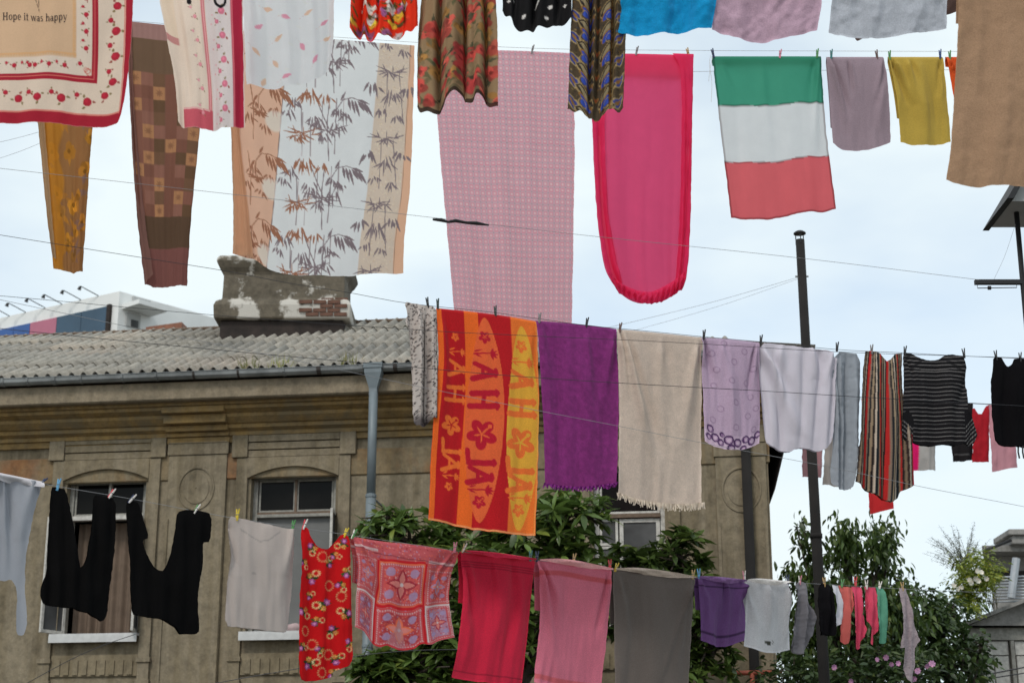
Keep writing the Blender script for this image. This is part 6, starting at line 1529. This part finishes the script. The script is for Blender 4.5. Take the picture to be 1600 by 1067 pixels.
garment('salmon_sock', 'salmon pink knitted cloth with a pointed tip', 'cloth', L4, [(1310, 914), (1320, 916), (1331, 917), (1331, 945), (1329, 980), (1326, 1004), (1319, 1007), (1313, 998), (1315, 975), (1317, 950)], col=(190, 98, 94), soft=0, mat='jersey', sp=1.8, fold=dict(nz=.01, vf=[(2, .014, 0, .05)]))
garment('pink_rag', 'deep pink cloth with a long pointed corner beside the salmon one', 'cloth', L4, [(1331, 916), (1346, 917), (1349, 945), (1352, 985), (1348, 1002), (1341, 1015), (1334, 1004), (1333, 970), (1332, 940)], col=(200, 74, 104), soft=0, mat='jersey', sp=1.8, fold=dict(nz=.01, vf=[(2, .018, 0, .05)]))
garment('second_pink_rag', 'deep pink cloth with a slanting hem next to the green one', 'cloth', L4, [(1350, 917), (1368, 918), (1369, 950), (1369, 985), (1361, 1008), (1360, 985), (1355, 965), (1352, 945)], col=(194, 72, 100), soft=0, mat='jersey', sp=1.8, fold=dict(nz=.01, vf=[(2, .016, 1, .05)]))
garment('green_rag', 'sea green cloth with a scalloped pale edge', 'cloth', L4, [(1369, 917), (1379, 919), (1383, 945), (1387, 975), (1384, 1002), (1378, 1006), (1372, 1004), (1370, 970)], col=(84, 142, 122), soft=0, mat='jersey', sp=1.8, fold=dict(nz=.01, vf=[(2, .014, 0, 0)]))
c = Canvas(1400, 915, 1440, 1070, (150, 140, 148), 3); r_ = random.Random(2)
for _ in range(900): c.ell(r_.uniform(1400, 1440), r_.uniform(915, 1070), .8, .8, r_.choice([(120, 110, 118), (172, 164, 170)]), 0, .7)
garment('lace_shawl', 'mauve-grey lace shawl tapering to a long point at the end of the line', 'shawl', L4, [(1405, 918), (1416, 919), (1421, 945), (1427, 972), (1436, 1000), (1431, 1012), (1429, 1040), (1424, 1068), (1419, 1060), (1413, 1036), (1410, 1012), (1403, 1012), (1406, 970)], print_=c, soft=0, mat='cotton', sp=1.5, fold=dict(nz=.014, vf=[(2, .012, 0, .05)]))

# ---------------------------------------------------------------- FAR LINE
FD = dict(nz=.03, vf=[(1.6, .015, 0, .05)])
def far(name, label, cat, pts, col, mat='cotton', print_=None): return garment(name, label, cat, L5, pts, col=col, mat=mat, sp=2.4, fold=FD, soft=0, print_=print_)
far('rose_cloth', 'dusty rose cloth just left of the stove pipe on the far line', 'cloth', [(1254, 618), (1290, 620), (1283, 746), (1253, 745)], (160, 120, 126))
far('greige_cloth', 'grey-beige cloth just right of the stove pipe on the far line', 'cloth', [(1292, 621), (1330, 622), (1330, 764), (1285, 757)], (146, 142, 140))
far('red_square_cloth', 'red square cloth showing below the striped trousers', 'cloth', [(1346, 624), (1390, 626), (1397, 794), (1358, 804)], (176, 40, 44))
far('pink_edged_cloth', 'light grey cloth with a hot pink side band below the striped jumper', 'cloth', [(1424, 628), (1461, 629), (1462, 735), (1424, 735)], (150, 150, 150), print_=lambda U, V: np.where((U < .3)[..., None], np.array((196, 20, 96.)), np.array((150, 150, 150.))))
far('small_black_bag', 'small black garment with a grey band below the striped jumper', 'garment', [(1486, 629), (1520, 630), (1520, 718), (1506, 721), (1490, 721), (1487, 700)], (26, 25, 27), 'dark_knit', lambda U, V: np.where(((V > .86) & (V < .885) & (U > .15) & (U < .85))[..., None], np.array((70, 70, 72.)), np.array((26, 25, 27.))))
far('small_red_top', 'small dark red vest on the far line beside a pink cloth', 'top', [(1518, 638), (1523, 638), (1528, 647), (1533, 647), (1541, 634), (1545, 633), (1547, 680), (1547, 721), (1519, 722), (1519, 690)], (150, 24, 36))
far('far_pink_cloth', 'dusty pink cloth hanging behind the black lace top', 'cloth', [(1544, 632), (1576, 634), (1591, 729), (1550, 737)], (170, 124, 136))

# ---------------------------------------------------------------- PEGS
GY, DKG, BLK, BLU_, TEA, GRN, YEL, PNK, RDP, WHP, TN, BRO, NAV, LBL = (120, 118, 120), (44, 58, 54), (34, 34, 36), (30, 60, 120), (50, 110, 110), (70, 130, 70), (190, 170, 40), (190, 120, 140), (190, 50, 60), (200, 198, 196), (168, 140, 90), (96, 72, 66), (30, 42, 80), (90, 150, 190)
def pg(line, rows, size):
    for x, y, c1, nm, where, *rest in rows:
        c2 = rest[0] if rest else None; ti = rnd.uniform(-.25, .25) if len(rest) < 2 else rest[1]
        peg(x, y, line, c1, where, c2, ti, size, nm)
pg(L2, [(832, 78, GY, 'thin grey', 'at the middle of the tiled pink sheet'), (995, 80, GY, 'grey-brown', 'at the left part of the fitted sheet'), (1075, 83, TN, 'tan', 'at the right corner of the fitted sheet'),
        (1114, 84, NAV, 'navy', 'at the left corner of the tricolour cloth'), (1219, 85, PNK, 'pale pink', 'in the middle of the tricolour cloth'), (1277, 84, GRN, 'green', 'at the right corner of the tricolour cloth'),
        (1299, 85, TEA, 'teal', 'at the left corner of the grey-mauve towel'), (1370, 86, BRO, 'brownish', 'at the right corner of the grey-mauve towel'), (1390, 87, GRN, 'green', 'at the left corner of the mustard towel'),
        (1469, 85, BLU_, 'blue', 'at the right corner of the mustard towel'), (1484, 87, GRN, 'green', 'on the rust orange cloth')], 1.0)
pg(L3, [(668, 473, BLK, 'black', 'on the leopard scarf'), (684, 475, DKG, 'dark green', 'at the left corner of the surfboard towel'), (774, 486, DKG, 'dark green', 'in the middle of the surfboard towel'), (843, 497, GY, 'thin grey', 'between the surfboard and purple towels'),
        (917, 504, BLK, 'black', 'at the middle of the purple towel', None, .2), (969, 512, BRO, 'brown', 'between the purple and cream towels', None, .2), (1100, 523, BLK, 'black', 'between the cream and ring-patterned towels', None, .1), (1189, 531, BLK, 'black', 'at the left corner of the lavender shirt', None, .15),
        (1308, 542, BLK, 'black', 'between the lavender and blue-grey shirts', None, .15), (1362, 546, GY, 'blue-grey', 'on the striped trousers', None, .1), (1414, 548, BLK, 'black', 'at the left corner of the striped jumper', None, .2), (1506, 552, BLK, 'black', 'at the right corner of the striped jumper', None, -.1),
        (1556, 555, BLK, 'black', 'on the left strap of the black lace top', None, -.1), (1594, 558, BLK, 'black', 'on the right strap of the black lace top', None, .1)], .92)
pg(L4, [(66, 753, NAV, 'navy', 'at the hem corner of the grey-blue shirt', None, .8), (91, 757, LBL, 'light blue', 'on the left ankle of the black trousers', None, .2), (174, 771, RDP, 'red and white', 'on the right ankle of the black trousers', WHP, .6), (206, 779, NAV, 'navy and white', 'on the left shoulder of the black top', WHP, .7),
        (307, 795, GRN, 'green and white', 'on the right shoulder of the black top', WHP, .6), (371, 804, YEL, 'yellow-green', 'at the left corner of the pale grey shirt', None, .1), (458, 821, GRN, 'pale green', 'at the right corner of the pale grey shirt', None, .2), (476, 819, RDP, 'red and white', 'on the left strap of the red dress', WHP, .4),
        (540, 832, YEL, 'yellow', 'on the right strap of the red dress', None, .5), (553, 834, WHP, 'white', 'at the left corner of the patchwork shorts', GRN, .5), (711, 855, PNK, 'pink', 'at the right corner of the patchwork shorts', None, .15), (725, 856, TN, 'cream', 'at the left corner of the crimson towel', WHP, .5),
        (829, 868, TEA, 'teal', 'at the right corner of the crimson towel', None, .1), (839, 869, NAV, 'navy', 'at the left corner of the pink towel', None, .1), (897, 872, TN, 'beige', 'in the middle of the pink towel', None, .3), (953, 882, RDP, 'red', 'at the right corner of the pink towel', None, .0),
        (963, 886, YEL, 'yellow', 'at the left corner of the grey towel', None, .5), (1083, 897, TN, 'tan', 'at the right corner of the grey towel', None, .25), (1092, 896, LBL, 'blue', 'at the left corner of the small purple towel', None, .0), (1163, 899, PNK, 'pink', 'between the small purple and white towels', WHP, .0),
        (1231, 905, NAV, 'navy', 'at the right corner of the small white towel', None, .0), (1250, 906, WHP, 'white and pink', 'on the crumpled grey trousers', PNK, .2), (1288, 909, TN, 'beige', 'on the small black shirt', None, .0), (1316, 911, GRN, 'green', 'on the salmon cloth', None, .4),
        (1337, 908, RDP, 'red', 'on the deep pink cloth beside the salmon one', None, .1), (1354, 913, WHP, 'white', 'on the deep pink cloth beside the green one', None, .1), (1375, 914, WHP, 'white', 'on the green cloth', None, .5), (1410, 916, TN, 'beige', 'on the lace shawl', None, .0)], .92)

# ================================================================== VEGETATION
def leaf_shape(l, w_, droop=.15, fold=.18):
    """12-triangle leaf along +x, slightly cupped, drooping"""
    xs = (0, .18, .42, .70, 1.0); hw_ = (.0, .62, 1.0, .72, 0)
    vs_ = []; fs_ = []
    for t, h in zip(xs, hw_):
        z = -droop * l * t * t
        vs_ += [(l * t, -h * w_ / 2, z + fold * h * w_ / 2), (l * t, 0, z), (l * t, h * w_ / 2, z + fold * h * w_ / 2)]
    for i in range(4):
        a = i * 3; fs_ += [(a, a + 1, a + 4, a + 3), (a + 1, a + 2, a + 5, a + 4)]
    return vs_, fs_
def orient(d, roll):
    d = Vector(d).normalized(); up = Vector((0, 0, 1))
    y = up.cross(d)
    y = y.normalized() if y.length > .05 else Vector((0, 1, 0)); z = d.cross(y)
    q = Matrix((d, y, z)).transposed(); return q @ Matrix.Rotation(roll, 3, 'X')
class LeafMass:
    def __init__(s, shape): s.lv = np.array(shape[0]); s.lf = np.array(shape[1]); s.V = []; s.F = []; s.n = 0
    def add(s, p, d, roll=0., sc=1.):
        R = np.array(orient(d, roll)); v = (s.lv * sc) @ R.T + np.array(p); s.V.append(v); s.F.append(s.lf + s.n); s.n += len(v)
    def build(s, name, mat, parent, **kw):
        V = np.concatenate(s.V) - np.array(wloc(parent)); Fc = np.concatenate(s.F); me = bpy.data.meshes.new(name)
        k = Fc.shape[1]; nf = len(Fc)
        me.vertices.add(len(V)); me.vertices.foreach_set('co', V.astype(np.float32).ravel()); me.loops.add(nf * k); me.loops.foreach_set('vertex_index', Fc.astype(np.int32).ravel())
        me.polygons.add(nf); me.polygons.foreach_set('loop_start', np.arange(0, nf * k, k, dtype=np.int32)); me.polygons.foreach_set('loop_total', np.full(nf, k, np.int32)); me.update(calc_edges=True)
        me.materials.append(mat); return link(name, me, parent, **kw)

def loquat(name, label, base_px, Y, blobs, n_whorl, n_part, seed):
    """big-leaved tree: rosettes of long leaves at twig ends; blobs are (px, py, rx, ry, depth spread) of the crown's masses"""
    r = random.Random(seed); bx = at(base_px, 1000, Y)
    tree = empty(name, (bx[0], Y, 0), label=label, category='tree')
    shp = leaf_shape(.25, .085); mass = LeafMass(shp)
    LM = bpy.data.meshes.new('leaf'); LM.from_pydata([tuple(v) for v in shp[0]], [], shp[1]); LM.materials.append(M['loquat_leaf'])
    cand = []
    tot = sum(b[2] * b[3] for b in blobs)
    tips = []
    for (px, py, rx, ry, dep) in blobs:
        for _ in range(int(n_whorl * rx * ry / tot) + 2):
            a = r.uniform(0, 6.28); q = math.sqrt(r.random()) ; x, y = px + rx * q * math.cos(a), py + ry * q * math.sin(a)
            yy = Y + r.uniform(-dep, dep) * (1.1 - q); p = at(x, y, yy); tips.append((p, x, y))
            ctr = at(px, py + ry * .5, Y); ax = Vector(p - ctr); ax.z = abs(ax.z) + .35; ax.y -= .15; ax.normalize()
            n = r.randint(7, 12); ph = r.uniform(0, 6.28); sc0 = r.uniform(.75, 1.2)
            e1_ = ax.orthogonal().normalized(); e2_ = ax.cross(e1_)
            for k in range(n):
                t = ph + 6.283 * k / n * 1.618; el_ = r.uniform(-.35, .75)
                d = (e1_ * math.cos(t) + e2_ * math.sin(t)) * math.cos(el_) + ax * math.sin(el_)
                cand.append((p, d, r.uniform(-.7, .7), sc0 * r.uniform(.5, 1.25)))
    cand.sort(key=lambda c_: c_[0][1])
    step = max(1, int(len(cand) * .5 / max(1, n_part)))
    chosen = set(range(0, min(len(cand), step * n_part), step))
    for i, (p, d, ro, s) in enumerate(cand):
        if i in chosen:
            o = link('leaf', LM, tree); R = orient(d, ro).to_4x4(); R.translation = Vector(p) - Vector(tree.location); o.matrix_basis = R @ Matrix.Scale(s, 4)
        else: mass.add(p, d, ro, s)
    mass.build('crown', M['loquat_leaf'], tree, kind='stuff')
    mb = MB(); mb.tube([(bx[0], Y, 0), (bx[0] + .1, Y + .1, 1.6), (bx[0] - .05, Y, 3.0)], [.17, .14, .11], 10); mb.build('trunk', M['bark'], tree, smooth=True)
    for (px, py, rx, ry, dep) in blobs:
        e = at(px, py + ry * .3, Y); s0 = Vector((bx[0], Y, r.uniform(2.0, 3.0)))
        mid = (s0 + Vector(e)) / 2 + Vector((0, 0, -.15)); mb = MB(); mb.tube([s0, mid, e], [.08, .055, .03], 7); mb.build('limb', M['bark'], tree, smooth=True)
        for _ in range(7):
            a = r.uniform(0, 6.28); t = at(px + rx * .8 * math.cos(a), py + ry * .8 * math.sin(a), Y + r.uniform(-dep, dep) * .5); mb = MB(); mb.tube([e, (Vector(e) + Vector(t)) / 2 + Vector((0, 0, .05)), t], [.03, .018, .009], 5); mb.build('twig', M['bark'], tree)
    return tree
loquat('loquat_tree', 'large-leaved evergreen tree below the surfboard and purple towels', 760, 22.6,
       [(640, 835, 78, 38, .8), (600, 815, 48, 18, .5), (720, 860, 70, 50, .9), (690, 930, 40, 90, .8), (860, 815, 75, 48, .9), (915, 800, 45, 32, .6), (800, 860, 90, 60, .9), (840, 950, 110, 110, 1.0), (900, 870, 50, 45, .7), (760, 990, 70, 70, .9)], 620, 150, 3)
loquat('loquat_tree', 'smaller large-leaved tree beside the side window, above the grey towel', 1030, 23.4,
       [(1010, 870, 60, 26, .5), (1062, 862, 36, 40, .5), (1085, 900, 22, 30, .4), (1000, 940, 70, 70, .7), (1090, 960, 30, 60, .5), (1110, 1000, 34, 50, .5), (1130, 975, 28, 26, .4), (1080, 1045, 70, 30, .5)], 260, 90, 8)
loquat('loquat_shrub', 'low dark leafy shrub under the patchwork shorts', 650, 21.2,
       [(640, 1050, 85, 30, .6), (600, 1045, 50, 22, .4), (690, 1010, 40, 28, .4), (720, 1040, 40, 40, .5), (665, 985, 22, 20, .3)], 190, 55, 15)

def leafy(name, label, cat, base, Y, blobs, n, shp, mat, seed, droop=.6, limb_r=.05, trunk=True, dens_pow=.5, holes=()):
    r = random.Random(seed); bx = at(base[0], base[1], Y); tree = empty(name, (bx[0], Y, 0), label=label, category=cat)
    mass = LeafMass(shp); tot = sum(b[2] * b[3] for b in blobs)
    start = Vector((bx[0], Y, 0 if trunk else bx[2]))
    for (px, py, rx, ry, dep) in blobs:
        c0 = at(px, py, Y); cl = max(2, int(rx * ry / 55))
        clumps = []
        for _ in range(cl):
            a = r.uniform(0, 6.28); q = r.random() ** dens_pow; clumps.append((px + rx * q * math.cos(a), py + ry * q * math.sin(a), Y + r.uniform(-dep, dep), a))
        per = int(n * rx * ry / tot / cl) + 1
        for (x, y, yy, a) in clumps:
            p0 = at(x, y, yy); tw = Vector(p0) - Vector(c0) + Vector((0, 0, .25)); tw = tw.normalized() if tw.length > .01 else Vector((0, 0, 1))
            for _ in range(per):
                t = r.uniform(-.28, .18); p = Vector(p0) + tw * t + Vector((r.gauss(0, .062), r.gauss(0, .075), r.gauss(0, .06)))
                h = r.uniform(0, 6.28); d = Vector((math.cos(h), math.sin(h), -droop * r.uniform(.2, 2.2))) + tw * .3
                mass.add(p, d, r.uniform(-.9, .9), r.uniform(.65, 1.25))
    mass.build('crown', M[mat], tree, kind='stuff')
    if trunk:
        top = at(blobs[0][0], blobs[0][1], Y); mb = MB(); mb.tube([start, (start + Vector(top)) / 2 + Vector((.12, 0, 0)), top], [.14, .09, .03], 9); mb.build('trunk', M['bark'], tree, smooth=True)
        for (px, py, rx, ry, dep) in blobs[1:]:
            e = Vector(at(px, py, Y)); f = r.uniform(.35, .65); s0 = start.lerp(Vector(top), f); mb = MB(); mb.tube([s0, (s0 + e) / 2 + Vector((0, 0, .12)), e], [.05, .03, .012], 6); mb.build('limb', M['bark'], tree)
            for _ in range(5):
                a = r.uniform(0, 6.28); t = Vector(at(px + rx * .85 * math.cos(a), py + ry * .85 * math.sin(a), Y + r.uniform(-dep, dep) * .4)); mb = MB(); mb.tube([e, (e + t) / 2, t], [.014, .009, .005], 5); mb.build('twig', M['bark'], tree)
    return tree
PL = leaf_shape(.135, .05, .3)
peach = leafy('peach_tree', 'green tree with drooping narrow leaves behind the stove pipe', 'tree', (1330, 1060), 25.5,
      [(1318, 835, 22, 26, .3), (1330, 860, 34, 22, .4), (1380, 840, 20, 24, .3), (1395, 830, 9, 10, .2), (1375, 862, 26, 18, .4), (1268, 850, 14, 14, .25), (1255, 830, 11, 11, .2), (1245, 824, 6, 8, .15), (1278, 868, 14, 16, .2), (1262, 892, 34, 14, .3), (1240, 897, 14, 6, .2), (1290, 908, 30, 18, .4), (1365, 905, 28, 20, .4), (1400, 915, 24, 22, .4), (1340, 945, 80, 34, .6), (1270, 950, 50, 40, .5), (1300, 1010, 90, 60, .7), (1400, 985, 50, 60, .6), (1428, 925, 5, 14, .2)], 8800, PL, 'peach_leaf', 4, 1.1)
leafy('leafy_bush', 'dense dark green bush at the corner of the concrete house', 'bush', (1480, 1060), 27.0,
      [(1470, 960, 44, 34, .6), (1490, 950, 18, 14, .4), (1450, 1000, 60, 45, .7), (1508, 1012, 24, 26, .5), (1535, 1010, 12, 12, .3), (1480, 1045, 70, 34, .7), (1445, 940, 20, 18, .3), (1532, 1006, 12, 12, .3)], 3600, leaf_shape(.13, .06, .2), 'ivy_leaf', 9, .5)
fl = leafy('flower_bush', 'low dark bush with mauve-pink blossoms beneath the small clothes', 'bush', (1330, 1060), 24.0,
      [(1330, 1050, 120, 28, .5), (1240, 1050, 50, 30, .4), (1420, 1050, 50, 26, .4), (1380, 1030, 40, 26, .4)], 2000, leaf_shape(.12, .05, .2), 'ivy_leaf', 13, .3)
r_ = random.Random(7)
FLM = None
mb = MB()
for k in range(7):
    a = k * 6.283 / 7; ca_, sa_ = math.cos(a), math.sin(a); cb_, sb_ = math.cos(a + .42), math.sin(a + .42); cc_, sc2 = math.cos(a - .42), math.sin(a - .42)
    mb.add([(0, 0, 0), (.05 * cb_, -.012, .05 * sb_), (.062 * ca_, -.02, .062 * sa_), (.05 * cc_, -.016, .05 * sc2)], [(0, 1, 2, 3)])
FLM = bpy.data.meshes.new('flower'); FLM.from_pydata(mb.v, [], mb.f); FLM.materials.append(M['petal'])
for x, y in ((1370, 1030), (1385, 1027), (1393, 1037), (1404, 1036), (1303, 1042), (1448, 1040), (1456, 1037), (1428, 1060), (1330, 1064), (1434, 1048)):
    o = link('flower', FLM, fl); p = Vector(at(x, y, 23.3)); o.location = p - Vector(fl.location); o.rotation_euler = (r_.uniform(-.5, .5), r_.uniform(0, 6), r_.uniform(-.6, .6)); s = r_.uniform(.55, .9); o.scale = (s, s, s)
sh_ = leafy('rooftop_shrub', 'yellow-green shrub with white blossoms spilling over the roof edge', 'shrub', (1520, 950), 30.2,
      [(1515, 880, 24, 22, .4), (1530, 900, 34, 24, .4), (1512, 915, 26, 24, .4), (1540, 880, 18, 20, .3), (1525, 935, 30, 18, .4), (1555, 892, 12, 14, .3), (1498, 925, 12, 14, .2)], 2600, leaf_shape(.11, .032, .3), 'shrub_leaf', 17, .3, trunk=False)
FW2 = bpy.data.meshes.new('blossom'); FW2.from_pydata([(a * .8, b, c2 * .8) for a, b, c2 in mb.v], [], mb.f); FW2.materials.append(M['petal_white'])
for x, y in ((1527, 892), (1533, 894), (1524, 904), (1541, 904), (1515, 906), (1502, 917), (1498, 920), (1517, 910), (1529, 907), (1490, 915)):
    o = link('blossom', FW2, sh_); o.location = Vector(at(x, y, 29.6)) - Vector(sh_.location); o.rotation_euler = (r_.uniform(-.5, .5), r_.uniform(0, 6), 0)
mb = MB()
for k in range(80):
    x, y = r_.uniform(1500, 1560), r_.uniform(955, 968) - 0; p = at(x, y - (x - 1500) * .25, 30.3); mb.tube([p, p + np.array([r_.uniform(-.12, .12), r_.uniform(-.05, .05), r_.uniform(.15, .4)])], [.006, .002], 3)
mb.build('dry_stems', M['dry_leaf'], sh_)
# feathery dry shrub: thin upright sprays
dr = empty('feathery_shrub', tuple(np.r_[at(1508, 905, 30.6)[:2], at(1508, 905, 30.6)[2]]), label='wispy grey-green shrub rising above the rooftop planting', category='shrub')
m2 = LeafMass(leaf_shape(.06, .014, .2)); mb = MB()
for k in range(60):
    a = r_.uniform(-1.15, 1.0); l = r_.uniform(.45, .92); b0 = np.array(at(1508 + r_.uniform(-8, 10), 892 + r_.uniform(-8, 8), 30.6 + r_.uniform(-.3, .3))); tip = b0 + np.array([l * math.sin(a), r_.uniform(-.25, .25), l * math.cos(a) * .95]); mid = (b0 + tip) / 2 + np.array([0, 0, .06])
    mb.tube([b0, mid, tip], [.006, .004, .002], 4)
    for q in range(26):
        t = r_.uniform(.3, 1); p = b0 * (1 - t) + tip * t; h = r_.uniform(0, 6.28); m2.add(p, (math.cos(h), math.sin(h), r_.uniform(-.3, .8)), 0, r_.uniform(.6, 1.3))
mb.build('stem', M['dry_leaf'], dr); m2.build('foliage', M['dry_leaf'], dr, kind='stuff')
